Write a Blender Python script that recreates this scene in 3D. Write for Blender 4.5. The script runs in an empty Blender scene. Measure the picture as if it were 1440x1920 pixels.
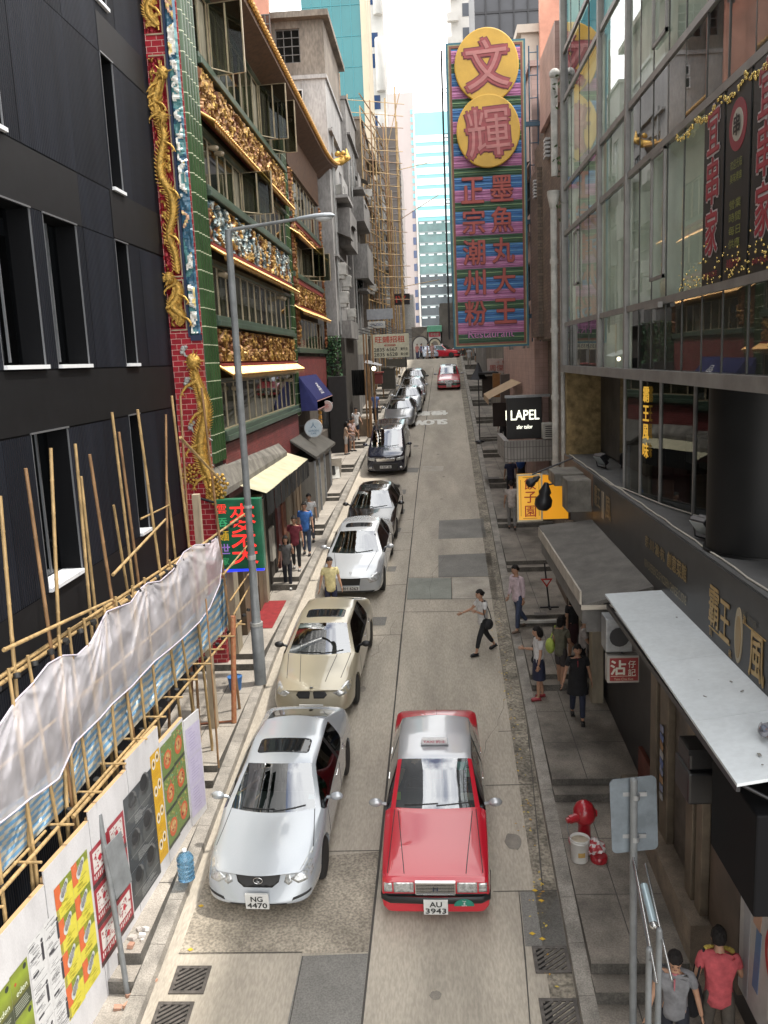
import bpy, bmesh, math, random
from mathutils import Vector, Matrix, Euler, noise
from mathutils.bvhtree import BVHTree
R = math.radians
rnd = random.Random(7)
scene = bpy.context.scene
COL = scene.collection

# ------------------------------------------------------------------ camera
F_PX = 1600.0
CAM = ((0.99771249, -0.03304651, -0.05897221), (0.05220782, -0.17749804, 0.98273536), (-0.04294343, -0.98356615, -0.17536673))
cam_data = bpy.data.cameras.new('camera')
cam = bpy.data.objects.new('camera', cam_data)
COL.objects.link(cam)
cam.matrix_world = Matrix([[CAM[i][0], -CAM[i][1], -CAM[i][2], 0] for i in range(3)] + [[0, 0, 0, 1]])
cam_data.sensor_fit = 'VERTICAL'
cam_data.sensor_height = 24
cam_data.lens = F_PX / 1920 * 24
cam_data.clip_start = 0.1
cam_data.clip_end = 3000
scene.camera = cam

# ------------------------------------------------------------------ light and exposure
SUN_ELEV, SUN_AZ = 68.0, 78.0          # azimuth measured clockwise from +Y (street axis) towards +X
scene.view_settings.view_transform = 'Standard'
scene.view_settings.look = 'None'
scene.view_settings.exposure = 0.58
scene.view_settings.gamma = 1
world = bpy.data.worlds.new('World')
scene.world = world
world.use_nodes = True
_n = world.node_tree.nodes
_l = world.node_tree.links
_n.clear()
_out = _n.new('ShaderNodeOutputWorld')
_bg = _n.new('ShaderNodeBackground')
_bg.inputs['Strength'].default_value = 0.15
_sky = _n.new('ShaderNodeTexSky')
_sky.sky_type = 'NISHITA'
_sky.sun_disc = False
_sky.sun_elevation = R(SUN_ELEV)
_sky.sun_rotation = R(SUN_AZ)
_sky.air_density = 1.0
_sky.dust_density = 1.5
_tc = _n.new('ShaderNodeTexCoord')
_mp = _n.new('ShaderNodeMapping')
_mp.inputs['Scale'].default_value = (1, 1, 1.6)
_mp.inputs['Location'].default_value = (0.35, 0.1, 0.0)
_nz = _n.new('ShaderNodeTexNoise')
_nz.inputs['Scale'].default_value = 2.6
_nz.inputs['Detail'].default_value = 7
_nz.inputs['Roughness'].default_value = 0.55
_cr = _n.new('ShaderNodeValToRGB')
_cr.color_ramp.elements[0].position = 0.36
_cr.color_ramp.elements[1].position = 0.50
_mx = _n.new('ShaderNodeMix')
_mx.data_type = 'RGBA'
_mx.inputs['B'].default_value = (15, 14.9, 14.7, 1)
_l.new(_tc.outputs['Generated'], _mp.inputs['Vector'])
_l.new(_mp.outputs['Vector'], _nz.inputs['Vector'])
_l.new(_nz.outputs['Fac'], _cr.inputs['Fac'])
_sx = _n.new('ShaderNodeSeparateXYZ'); _hz = _n.new('ShaderNodeMapRange'); _ad = _n.new('ShaderNodeMath'); _ad.operation = 'ADD'; _ad.use_clamp = True
_hz.inputs['From Min'].default_value = 0.5; _hz.inputs['From Max'].default_value = 0.3      # haze and cloud close up towards the horizon
_l.new(_tc.outputs['Generated'], _sx.inputs['Vector']); _l.new(_sx.outputs['Z'], _hz.inputs['Value'])
_l.new(_hz.outputs['Result'], _ad.inputs[0]); _l.new(_cr.outputs['Color'], _ad.inputs[1]); _l.new(_ad.outputs['Value'], _mx.inputs['Factor'])
_l.new(_sky.outputs['Color'], _mx.inputs['A'])
_l.new(_mx.outputs['Result'], _bg.inputs['Color'])
_l.new(_bg.outputs['Background'], _out.inputs['Surface'])
sun_d = bpy.data.lights.new('sun', 'SUN')
sun_d.energy = 3.2
sun_d.angle = R(2.5)
sun_d.color = (1.0, 0.95, 0.87)
sun = bpy.data.objects.new('sun', sun_d)
COL.objects.link(sun)
_e, _a = R(SUN_ELEV), R(SUN_AZ)
SUNV = Vector((math.cos(_e) * math.sin(_a), math.cos(_e) * math.cos(_a), math.sin(_e)))
sun.rotation_euler = SUNV.to_track_quat('Z', 'Y').to_euler()

# ------------------------------------------------------------------ surveying helpers: where a sight line meets a plane of the street
def ray(px, py):
    c = ((px - 720) / F_PX, (py - 960) / F_PX, 1.0)
    return Vector([sum(CAM[i][j] * c[j] for j in range(3)) for i in range(3)])
def atX(px, py, X):
    v = ray(px, py); return v * (X / v.x)
def atY(px, py, Y):
    v = ray(px, py); return v * (Y / v.y)
def atZ(px, py, Z):
    v = ray(px, py); return v * (Z / v.z)
G0, GS, CREST = -9.707, 0.117, 82.0
def G(Y):
    return G0 + GS * min(Y, CREST)
def atG(px, py, dz=0.0):
    v = ray(px, py); t = (G0 + dz) / (v.z - GS * v.y); return v * t
def lerp(a, b, t): return a + (b - a) * t
def pw(tab, y):
    if y <= tab[0][0]: return tab[0][1]
    for (a, va), (b, vb) in zip(tab, tab[1:]):
        if y <= b: return lerp(va, vb, (y - a) / (b - a))
    return tab[-1][1]
KL = [(-25, -4.15), (21, -4.12), (40, -3.42), (64, -2.55), (82, -2.1), (140, -2.1)]
def kerbL(y): return pw(KL, y)
def kerbR(y): return 1.5 + 0.017 * min(y, 82)
STEP_L = [-25, -2, 4.5, 10.6, 15.2, 20.0, 25.2, 30.4, 34.6, 39.5, 44.5, 49.5, 54.5, 60, 66, 72, 78, 84]
STEP_R = [-25, -2, 5.0, 10.4, 14.6, 18.6, 21.9, 26.0, 30.4, 36, 41.5, 44.5, 50, 56, 62, 68, 74, 80, 86]
def pad(y, steps):
    for a, b in zip(steps, steps[1:]):
        if a <= y < b: return min(G(a) + 0.34 + 0.058 * (y - a), G(200) + 0.15)
    return G(200) + 0.15
def padL(y): return pad(y, STEP_L)
def padR(y): return pad(y, STEP_R)

# ------------------------------------------------------------------ materials
MATS = {}
def _new(name):
    m = bpy.data.materials.new(name); m.use_nodes = True
    return m, m.node_tree.nodes, m.node_tree.links, m.node_tree.nodes['Principled BSDF']
def ramp(n, stops):
    r = n.new('ShaderNodeValToRGB')
    while len(r.color_ramp.elements) < len(stops): r.color_ramp.elements.new(0.5)
    for e, (p, c) in zip(r.color_ramp.elements, stops):
        e.position = p; e.color = (c[0], c[1], c[2], 1)
    return r
def mat(name, col=(0.5, 0.5, 0.5), rough=0.6, metal=0.0, var=0.0, vscale=3.0, stretch=(1, 1, 1), bump=0.0, bscale=40.0, coat=0.0, spec=0.5,
        col2=None, fine=0.0, fscale=90.0, emit=None, estr=0.0, trans=0.0, attr=False, rvar=0.0):
    """One general procedural surface: base colour broken up by two noises, with bump."""
    if name in MATS: return MATS[name]
    m, n, l, b = _new(name)
    b.inputs['Roughness'].default_value = rough
    b.inputs['Metallic'].default_value = metal
    b.inputs['Specular IOR Level'].default_value = spec
    b.inputs['Coat Weight'].default_value = coat
    b.inputs['Coat Roughness'].default_value = 0.03
    b.inputs['Base Color'].default_value = (*col, 1)
    if trans: b.inputs['Transmission Weight'].default_value = trans
    src = None
    if attr:
        a = n.new('ShaderNodeVertexColor'); a.layer_name = 'Col'; src = a.outputs['Color']
    tc = n.new('ShaderNodeTexCoord')
    mp = n.new('ShaderNodeMapping'); mp.inputs['Scale'].default_value = stretch
    l.new(tc.outputs['Object'], mp.inputs['Vector'])
    if var or col2:
        nz = n.new('ShaderNodeTexNoise'); nz.inputs['Scale'].default_value = vscale; nz.inputs['Detail'].default_value = 6; nz.inputs['Roughness'].default_value = 0.6
        l.new(mp.outputs['Vector'], nz.inputs['Vector'])
        if attr:
            r = ramp(n, [(0.3, (1 - var,) * 3), (0.7, (1 + var * 0.4,) * 3)])
            l.new(nz.outputs['Fac'], r.inputs['Fac'])
            mx = n.new('ShaderNodeMix'); mx.data_type = 'RGBA'; mx.blend_type = 'MULTIPLY'; mx.inputs['Factor'].default_value = 1
            l.new(src, mx.inputs['A']); l.new(r.outputs['Color'], mx.inputs['B']); src = mx.outputs['Result']
        else:
            c2 = col2 or tuple(max(0, c * (1 - var)) for c in col)
            c1 = col if col2 else tuple(min(1, c * (1 + var * 0.6)) for c in col)
            r = ramp(n, [(0.32, c2), (0.68, c1)])
            l.new(nz.outputs['Fac'], r.inputs['Fac']); src = r.outputs['Color']
        if rvar:
            mr = n.new('ShaderNodeMapRange'); mr.inputs['To Min'].default_value = rough - rvar; mr.inputs['To Max'].default_value = rough + rvar
            l.new(nz.outputs['Fac'], mr.inputs['Value']); l.new(mr.outputs['Result'], b.inputs['Roughness'])
    if fine:
        nf = n.new('ShaderNodeTexNoise'); nf.inputs['Scale'].default_value = fscale; nf.inputs['Detail'].default_value = 2
        l.new(mp.outputs['Vector'], nf.inputs['Vector'])
        rf = ramp(n, [(0.35, (1 - fine,) * 3), (0.65, (1 + fine * 0.3,) * 3)])
        l.new(nf.outputs['Fac'], rf.inputs['Fac'])
        mx = n.new('ShaderNodeMix'); mx.data_type = 'RGBA'; mx.blend_type = 'MULTIPLY'; mx.inputs['Factor'].default_value = 1
        if src is None: mx.inputs['A'].default_value = (*col, 1)
        else: l.new(src, mx.inputs['A'])
        l.new(rf.outputs['Color'], mx.inputs['B']); src = mx.outputs['Result']
    if src is not None: l.new(src, b.inputs['Base Color'])
    if emit is not None:
        b.inputs['Emission Color'].default_value = (*emit, 1); b.inputs['Emission Strength'].default_value = estr
    if bump:
        nb = n.new('ShaderNodeTexNoise'); nb.inputs['Scale'].default_value = bscale; nb.inputs['Detail'].default_value = 4
        l.new(mp.outputs['Vector'], nb.inputs['Vector'])
        bp = n.new('ShaderNodeBump'); bp.inputs['Strength'].default_value = bump; bp.inputs['Distance'].default_value = 0.02
        l.new(nb.outputs['Fac'], bp.inputs['Height']); l.new(bp.outputs['Normal'], b.inputs['Normal'])
    MATS[name] = m
    return m
def glass(name, tint, ior=1.5, rough=0.0, clear=0.8, boost=0.0):
    """Pane you can partly see through: tinted transparency under a Fresnel reflection."""
    if name in MATS: return MATS[name]
    m, n, l, b = _new(name)
    n.remove(b)
    out = n['Material Output']
    t = n.new('ShaderNodeBsdfTransparent'); t.inputs['Color'].default_value = (*[c * clear for c in tint], 1)
    g = n.new('ShaderNodeBsdfGlossy'); g.inputs['Roughness'].default_value = rough; g.inputs['Color'].default_value = (0.95, 0.97, 1, 1)
    ge = n.new('ShaderNodeNewGeometry'); vm = n.new('ShaderNodeVectorMath'); vm.operation = 'DOT_PRODUCT'
    l.new(ge.outputs['Incoming'], vm.inputs[0]); l.new(ge.outputs['Normal'], vm.inputs[1])
    def mth(op, a, b=None, c=None):
        k = n.new('ShaderNodeMath'); k.operation = op
        for i, x in enumerate((a, b, c)):
            if x is None: continue
            if isinstance(x, (int, float)): k.inputs[i].default_value = x
            else: l.new(x, k.inputs[i])
        return k.outputs['Value']
    f0 = ((ior - 1) / (ior + 1)) ** 2 + boost
    fac = mth('MULTIPLY_ADD', mth('POWER', mth('SUBTRACT', 1.0, mth('ABSOLUTE', vm.outputs['Value'])), 5.0), 1 - f0, f0)
    mx = n.new('ShaderNodeMixShader'); l.new(fac, mx.inputs['Fac'])
    l.new(t.outputs['BSDF'], mx.inputs[1]); l.new(g.outputs['BSDF'], mx.inputs[2]); l.new(mx.outputs['Shader'], out.inputs['Surface'])
    MATS[name] = m
    return m
def grid_mat(name, axes, size, gap, col, line, rough=0.5, offset=0.0, var=0.15, bump=0.4, metal=0.0):
    """Brick / tile surface: axes names which object coordinates run along and up the wall."""
    if name in MATS: return MATS[name]
    m, n, l, b = _new(name)
    tc = n.new('ShaderNodeTexCoord'); sp = n.new('ShaderNodeSeparateXYZ'); cb = n.new('ShaderNodeCombineXYZ')
    l.new(tc.outputs['Object'], sp.inputs['Vector'])
    if axes[0] == 'S':
        ad = n.new('ShaderNodeMath'); l.new(sp.outputs['X'], ad.inputs[0]); l.new(sp.outputs['Y'], ad.inputs[1]); l.new(ad.outputs['Value'], cb.inputs['X'])
    else: l.new(sp.outputs[axes[0]], cb.inputs['X'])
    l.new(sp.outputs[axes[1]], cb.inputs['Y'])
    br = n.new('ShaderNodeTexBrick')
    br.offset = offset
    br.inputs['Scale'].default_value = 1
    br.inputs['Brick Width'].default_value = size[0]; br.inputs['Row Height'].default_value = size[1]
    br.inputs['Mortar Size'].default_value = gap; br.inputs['Mortar Smooth'].default_value = 0.2
    br.inputs['Color1'].default_value = (*[c * (1 - var) for c in col], 1); br.inputs['Color2'].default_value = (*[min(1, c * (1 + var)) for c in col], 1)
    br.inputs['Mortar'].default_value = (*line, 1)
    l.new(cb.outputs['Vector'], br.inputs['Vector'])
    nz = n.new('ShaderNodeTexNoise'); nz.inputs['Scale'].default_value = 1.3; nz.inputs['Detail'].default_value = 6
    l.new(tc.outputs['Object'], nz.inputs['Vector'])
    r = ramp(n, [(0.3, (0.72,) * 3), (0.7, (1.1,) * 3)]); l.new(nz.outputs['Fac'], r.inputs['Fac'])
    mx = n.new('ShaderNodeMix'); mx.data_type = 'RGBA'; mx.blend_type = 'MULTIPLY'; mx.inputs['Factor'].default_value = 1
    l.new(br.outputs['Color'], mx.inputs['A']); l.new(r.outputs['Color'], mx.inputs['B']); l.new(mx.outputs['Result'], b.inputs['Base Color'])
    b.inputs['Roughness'].default_value = rough; b.inputs['Metallic'].default_value = metal
    if bump:
        bp = n.new('ShaderNodeBump'); bp.inputs['Strength'].default_value = bump; bp.inputs['Distance'].default_value = 0.01; bp.invert = True
        l.new(br.outputs['Fac'], bp.inputs['Height']); l.new(bp.outputs['Normal'], b.inputs['Normal'])
    MATS[name] = m
    return m

# ------------------------------------------------------------------ mesh builder
class MB:
    """Collects shapes; build() links them as ONE mesh object."""
    def __init__(s): s.v = []; s.f = []; s.c = []; s.mi = []; s.sm = []; s.col = (0.8, 0.8, 0.8); s.m = 0
    def add(s, verts, faces, smooth=False, col=None):
        o = len(s.v); s.v += [tuple(v) for v in verts]
        for f in faces:
            s.f.append([i + o for i in f]); s.c.append(col or s.col); s.mi.append(s.m); s.sm.append(smooth)
        return s
    def box(s, x0, x1, y0, y1, z0, z1, M=None, col=None):
        v = [(x, y, z) for z in (z0, z1) for y in (y0, y1) for x in (x0, x1)]
        if M is not None: v = [M @ Vector(p) for p in v]
        return s.add(v, [(0, 2, 3, 1), (4, 5, 7, 6), (0, 1, 5, 4), (2, 6, 7, 3), (0, 4, 6, 2), (1, 3, 7, 5)], False, col)
    def cbox(s, c, sz, rz=0.0, rx=0.0, ry=0.0, col=None):
        M = Matrix.Translation(c) @ Euler((rx, ry, rz)).to_matrix().to_4x4()
        a, b, d = sz[0] / 2, sz[1] / 2, sz[2] / 2
        return s.box(-a, a, -b, b, -d, d, M, col)
    def bbox(s, x0, x1, y0, y1, z0, z1, r=0.02, M=None, col=None):
        """box with chamfered edges"""
        r = min(r, (x1 - x0) / 2.01, (y1 - y0) / 2.01, (z1 - z0) / 2.01)
        bm = bmesh.new(); bmesh.ops.create_cube(bm, size=1)
        for v in bm.verts: v.co = Vector((lerp(x0, x1, v.co.x + .5), lerp(y0, y1, v.co.y + .5), lerp(z0, z1, v.co.z + .5)))
        bmesh.ops.bevel(bm, geom=list(bm.edges), offset=r, segments=2, profile=0.6, affect='EDGES')
        return s.bm(bm, M, col=col)
    def bm(s, bm, M=None, smooth=False, col=None):
        bm.verts.index_update()
        v = [(M @ x.co) if M is not None else x.co.copy() for x in bm.verts]
        f = [[x.index for x in q.verts] for q in bm.faces]
        bm.free()
        return s.add(v, f, smooth, col)
    def quad(s, a, b, c, d, col=None): return s.add([a, b, c, d], [(0, 1, 2, 3)], False, col)
    def tube(s, p, q, r0, r1=None, n=8, caps=True, col=None, smooth=True):
        return s.path([p, q], [r0, r0 if r1 is None else r1], n, caps, col, smooth)
    def path(s, pts, rad, n=8, caps=True, col=None, smooth=True):
        pts = [Vector(p) for p in pts]
        if not isinstance(rad, (list, tuple)): rad = [rad] * len(pts)
        verts = []; up = None
        for i, p in enumerate(pts):
            t = (pts[min(i + 1, len(pts) - 1)] - pts[max(i - 1, 0)]).normalized()
            if up is None: up = Vector((0, 0, 1)) if abs(t.z) < 0.9 else Vector((1, 0, 0))
            a = t.cross(up).normalized(); b = t.cross(a).normalized(); up = -b if b.dot(up) < 0 else b
            a = t.cross(up).normalized(); b = t.cross(a)
            for k in range(n):
                w = 2 * math.pi * k / n
                verts.append(p + (a * math.cos(w) + b * math.sin(w)) * rad[i])
        faces = []
        for i in range(len(pts) - 1):
            for k in range(n):
                faces.append((i * n + k, i * n + (k + 1) % n, (i + 1) * n + (k + 1) % n, (i + 1) * n + k))
        s.add(verts, faces, smooth, col)
        if caps:
            e = len(pts) - 1
            s.add(verts[:n], [list(range(n))], False, col); s.add(verts[e * n:], [list(range(n))[::-1]], False, col)
        return s
    def prism(s, poly, h, M=None, col=None, both=True):
        """2-D polygon in XY extruded from z=0 to h"""
        n = len(poly); v = [(x, y, 0) for x, y in poly] + [(x, y, h) for x, y in poly]
        if M is not None: v = [M @ Vector(p) for p in v]
        f = [(i, (i + 1) % n, n + (i + 1) % n, n + i) for i in range(n)] + [list(range(n, 2 * n))]
        if both: f.append(list(range(n))[::-1])
        return s.add(v, f, False, col)
    def lathe(s, prof, n=16, M=None, col=None, smooth=True):
        """profile of (radius, z) turned about Z"""
        v = []; k = len(prof)
        for r, z in prof:
            for i in range(n):
                w = 2 * math.pi * i / n; v.append((r * math.cos(w), r * math.sin(w), z))
        if M is not None: v = [M @ Vector(p) for p in v]
        f = [(i * n + j, i * n + (j + 1) % n, (i + 1) * n + (j + 1) % n, (i + 1) * n + j) for i in range(k - 1) for j in range(n)]
        s.add(v, f, smooth, col)
        s.add(v[:n], [list(range(n))[::-1]], False, col); s.add(v[-n:], [list(range(n))], False, col)
        return s
    def ball(s, c, r, n=10, col=None, M=None):
        c = Vector(c); r = (r, r, r) if not isinstance(r, (tuple, list)) else r
        v = [c + Vector((0, 0, -r[2]))]; h = n // 2 + 1
        for i in range(1, h):
            a = -math.pi / 2 + math.pi * i / h
            for j in range(n):
                w = 2 * math.pi * j / n
                v.append(c + Vector((r[0] * math.cos(a) * math.cos(w), r[1] * math.cos(a) * math.sin(w), r[2] * math.sin(a))))
        v.append(c + Vector((0, 0, r[2])))
        f = [(0, 1 + (j + 1) % n, 1 + j) for j in range(n)]
        for i in range(h - 2):
            for j in range(n):
                f.append((1 + i * n + j, 1 + i * n + (j + 1) % n, 1 + (i + 1) * n + (j + 1) % n, 1 + (i + 1) * n + j))
        e = len(v) - 1; b0 = 1 + (h - 2) * n
        f += [(b0 + j, b0 + (j + 1) % n, e) for j in range(n)]
        if M is not None: v = [M @ p for p in v]
        return s.add(v, f, True, col)
    def mesh(s, me, M=None, col=None):
        v = [(M @ x.co) if M is not None else x.co.copy() for x in me.vertices]
        return s.add(v, [list(p.vertices) for p in me.polygons], False, col)
    def build(s, name, mats, parent=None, colours=True):
        me = bpy.data.meshes.new(name)
        me.from_pydata(s.v, [], s.f); me.validate(clean_customdata=False)
        if not isinstance(mats, (list, tuple)): mats = [mats]
        for m in mats: me.materials.append(m)
        if len(me.polygons) == len(s.f):
            me.polygons.foreach_set('material_index', s.mi); me.polygons.foreach_set('use_smooth', s.sm)
            if len(set(s.c)) >= 1:
                a = me.color_attributes.new('Col', 'FLOAT_COLOR', 'CORNER')
                buf = []
                for p, c in zip(me.polygons, s.c): buf += [c[0], c[1], c[2], 1.0] * p.loop_total
                a.data.foreach_set('color', buf)
        me.update()
        o = bpy.data.objects.new(name, me); COL.objects.link(o)
        if parent is not None: o.parent = parent
        return o
def tag(o, label=None, cat=None, group=None, kind=None):
    for k, v in (('label', label), ('category', cat), ('group', group), ('kind', kind)):
        if v: o[k] = v
    return o
def thing(name, label, cat, loc=(0, 0, 0), rz=0.0, group=None, rot=None):
    o = bpy.data.objects.new(name, None); COL.objects.link(o)
    o.location = loc; o.rotation_euler = rot or (0, 0, rz)
    return tag(o, label, cat, group)
def copy_tree(o, parent=None):
    c = o.copy(); COL.objects.link(c)
    if parent is not None: c.parent = parent
    for ch in o.children: copy_tree(ch, c)
    return c

# ------------------------------------------------------------------ writing
_TXT = {}
def text_mesh(body, weight=0.0, depth=0.0):
    key = (body, weight, depth)
    if key in _TXT: return _TXT[key]
    cu = bpy.data.curves.new('writing', 'FONT')
    cu.body = body; cu.size = 1; cu.align_x = 'CENTER'; cu.align_y = 'CENTER'; cu.resolution_u = 3
    cu.offset = weight; cu.extrude = depth / 2
    ob = bpy.data.objects.new('writing', cu); COL.objects.link(ob)
    dg = bpy.context.evaluated_depsgraph_get(); dg.update()
    me = bpy.data.meshes.new_from_object(ob.evaluated_get(dg))
    bpy.data.objects.remove(ob); bpy.data.curves.remove(cu)
    if len(me.vertices):
        xs = [v.co.x for v in me.vertices]; ys = [v.co.y for v in me.vertices]
        cx, cy = (min(xs) + max(xs)) / 2, (min(ys) + max(ys)) / 2
        for v in me.vertices: v.co.x -= cx; v.co.y -= cy
        me['w'] = max(xs) - min(xs); me['h'] = max(ys) - min(ys)
    else: me['w'] = me['h'] = 1.0
    _TXT[key] = me
    return me
def frame_matrix(o, right, up):
    r = Vector(right).normalized(); u = Vector(up).normalized(); n = r.cross(u).normalized(); u = n.cross(r)
    M = Matrix((r, u, n)).transposed().to_4x4(); M.translation = Vector(o); return M
def write(mb, body, o, right, up, h, w=None, col=(0, 0, 0), weight=0.0, depth=0.01, lift=0.006):
    """lettering of cap height h (and width w) centred at o, facing right x up"""
    me = text_mesh(body)
    if not len(me.vertices): return
    sy = h / me['h']; sx = (w / me['w']) if w else sy
    F = frame_matrix(o, right, up); D = Matrix.Diagonal((sx, sy, 1, 1)); w_ = weight * sy
    for k in range(7 if weight > .008 else 1):            # brush weight: strokes thickened all round
        dx, dy = (w_ * math.cos(k), w_ * math.sin(k)) if k else (0, 0)
        mb.mesh(me, F @ Matrix.Translation((dx, dy, lift + .0007 * (7 - k if k else 8))) @ D, col)
# ================================================================== ground, road, pavements
Xp, Zp, Yp = (1, 0, 0), (0, 0, 1), (0, 1, 0)
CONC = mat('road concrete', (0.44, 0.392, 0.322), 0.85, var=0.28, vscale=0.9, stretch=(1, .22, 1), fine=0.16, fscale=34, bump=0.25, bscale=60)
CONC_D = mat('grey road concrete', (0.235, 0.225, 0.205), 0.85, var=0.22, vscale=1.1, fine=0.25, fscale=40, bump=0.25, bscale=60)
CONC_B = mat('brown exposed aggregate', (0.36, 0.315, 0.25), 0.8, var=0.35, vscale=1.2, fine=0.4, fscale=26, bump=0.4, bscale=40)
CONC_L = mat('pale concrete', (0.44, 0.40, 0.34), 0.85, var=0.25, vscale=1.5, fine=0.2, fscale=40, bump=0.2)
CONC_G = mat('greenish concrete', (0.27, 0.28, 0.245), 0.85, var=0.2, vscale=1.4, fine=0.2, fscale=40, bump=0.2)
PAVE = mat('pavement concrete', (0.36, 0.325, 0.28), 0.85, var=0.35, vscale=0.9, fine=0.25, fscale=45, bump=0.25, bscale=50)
PAVE_R = mat('dirty shaded pavement', (0.25, 0.22, 0.185), 0.8, var=0.55, vscale=1.0, fine=0.25, fscale=45, bump=0.25, bscale=50)  # dirt mottling over a base darkened for the shade on the right side
RISER = mat('dark step riser', (0.13, 0.12, 0.105), 0.85, var=0.4, vscale=4, fine=0.3, fscale=40, bump=0.3)
KERB = mat('kerbstone', (0.30, 0.275, 0.24), 0.85, var=0.4, vscale=2.5, fine=0.3, fscale=50, bump=0.3)
GUTTER = mat('rough gutter', (0.30, 0.265, 0.21), 0.9, var=0.5, vscale=2.2, fine=0.5, fscale=18, bump=0.6, bscale=25)
JOINT = mat('tar joint', (0.075, 0.068, 0.06), 0.9)
TERR = mat('ground concrete', (0.34, 0.32, 0.28), 0.9, var=0.3, vscale=0.5)

g = MB()
ys = [-60, -25, 0, 20, 40, 60, 78, 82, 86, 100, 140, 240, 900]
for a, b in zip(ys, ys[1:]):
    g.quad((-700, a, G(a) - 0.25), (700, a, G(a) - 0.25), (700, b, G(b) - 0.25), (-700, b, G(b) - 0.25))
tag(g.build('ground', TERR), kind='structure')
g = MB()
ys = [-25 + i * 3 for i in range(36)] + [82.5, 84, 86]
ys = sorted(set(ys))
for a, b in zip(ys, ys[1:]):
    g.quad((kerbL(a) - 0.02, a, G(a)), (kerbR(a) + 0.02, a, G(a)), (kerbR(b) + 0.02, b, G(b)), (kerbL(b) - 0.02, b, G(b)))
tag(g.build('road', CONC), kind='structure')
g = MB()
g.quad((-80, 86, G(90)), (80, 86, G(90)), (80, 101, G(90)), (-80, 101, G(90)))
tag(g.build('cross_road', mat('sunlit cross road', (0.42, 0.385, 0.33), 0.85, var=0.2, vscale=0.6, fine=0.2)), kind='structure')

def ground_poly(mb, pts, dz):
    mb.add([Vector((p.x, p.y, G(p.y) + dz)) for p in pts], [list(range(len(pts)))[::-1] if sum(a.x * b.y - b.x * a.y for a, b in zip(pts, pts[1:] + pts[:1])) < 0 else list(range(len(pts)))])
def patch_quad(name, px, m, dz=0.004):
    mb = MB(); ground_poly(mb, [atG(*q) for q in px], dz)
    return tag(mb.build(name, m), kind='structure')
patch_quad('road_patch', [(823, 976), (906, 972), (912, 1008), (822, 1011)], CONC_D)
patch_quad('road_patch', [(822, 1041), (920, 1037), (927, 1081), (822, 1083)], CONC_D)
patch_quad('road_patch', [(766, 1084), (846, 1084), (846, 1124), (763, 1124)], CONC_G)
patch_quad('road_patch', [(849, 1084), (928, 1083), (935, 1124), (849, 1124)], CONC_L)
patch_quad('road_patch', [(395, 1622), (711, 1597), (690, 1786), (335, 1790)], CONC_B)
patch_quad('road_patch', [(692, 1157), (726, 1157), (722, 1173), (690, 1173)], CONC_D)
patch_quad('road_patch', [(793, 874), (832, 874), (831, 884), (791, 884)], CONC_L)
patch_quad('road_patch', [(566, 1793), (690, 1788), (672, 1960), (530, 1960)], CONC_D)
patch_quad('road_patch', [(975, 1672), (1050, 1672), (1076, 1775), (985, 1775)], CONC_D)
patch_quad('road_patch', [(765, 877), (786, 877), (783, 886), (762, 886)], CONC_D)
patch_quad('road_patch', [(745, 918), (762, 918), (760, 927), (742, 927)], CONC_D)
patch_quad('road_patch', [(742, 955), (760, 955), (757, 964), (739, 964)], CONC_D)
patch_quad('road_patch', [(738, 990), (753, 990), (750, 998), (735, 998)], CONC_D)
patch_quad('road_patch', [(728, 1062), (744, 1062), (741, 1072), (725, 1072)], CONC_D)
# tar joints between the slabs
g = MB()
def joint(px, w=0.022, dz=0.006):
    pts = [atG(*q) for q in px]
    for a, b in zip(pts, pts[1:]):
        d = (b - a); d.z = 0; n = Vector((-d.y, d.x, 0)).normalized() * w / 2
        k = max(1, int(d.length / 2.5))
        for i in range(k):
            p, q = a.lerp(b, i / k), a.lerp(b, (i + 1) / k)
            j1, j2 = rnd.uniform(0.6, 1.2), rnd.uniform(0.6, 1.2)
            ground_poly(g, [p + n * j1, p - n * j1, q - n * j2, q + n * j2], dz)
joint([(813, 690), (784, 900), (753, 1190), (713, 1597), (677, 1935)], 0.04)
joint([(905, 720), (930, 870), (966, 1124), (1008, 1560), (1018, 1672)])
for y0, x0, x1 in [(1124, 763, 935), (1083, 765, 928), (1148, 745, 936), (1192, 690, 752), (1597, 600, 713), (1473, 910, 1000), (1372, 935, 980), (1672, 925, 1050), (1788, 335, 566), (1000, 742, 777), (976, 745, 778), (1033, 735, 770), (1098, 722, 762), (843, 765, 788), (905, 770, 782), (778, 770, 790), (748, 785, 806), (930, 884, 918), (1040, 905, 922)]:
    joint([(x0, y0), (x1, y0 - 2)])
joint([(568, 1793), (540, 1935)]); joint([(846, 1083), (847, 1124)], 0.03); joint([(1083 - 110, 1672), (985, 1800), (995, 1935)])
for x, y, dx, dy, n_ in ((760, 1500, 26, -42, 9), (800, 1130, 8, -26, 8), (900, 1420, 14, -30, 9), (770, 1000, 12, -12, 8), (880, 830, -6, -12, 8), (700, 1230, 14, -22, 7)):
    pts = [(x + dx * i / 2 + rnd.uniform(-6, 6), y + dy * i / 2 + rnd.uniform(-5, 5)) for i in range(n_)]; joint(pts, .007)
tag(g.build('road_joint', JOINT), kind='structure')
STAIN = mat('oil stained concrete', (0.25, 0.225, 0.19), 0.7, var=0.35, vscale=2.5, fine=0.2)
g = MB()
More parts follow.
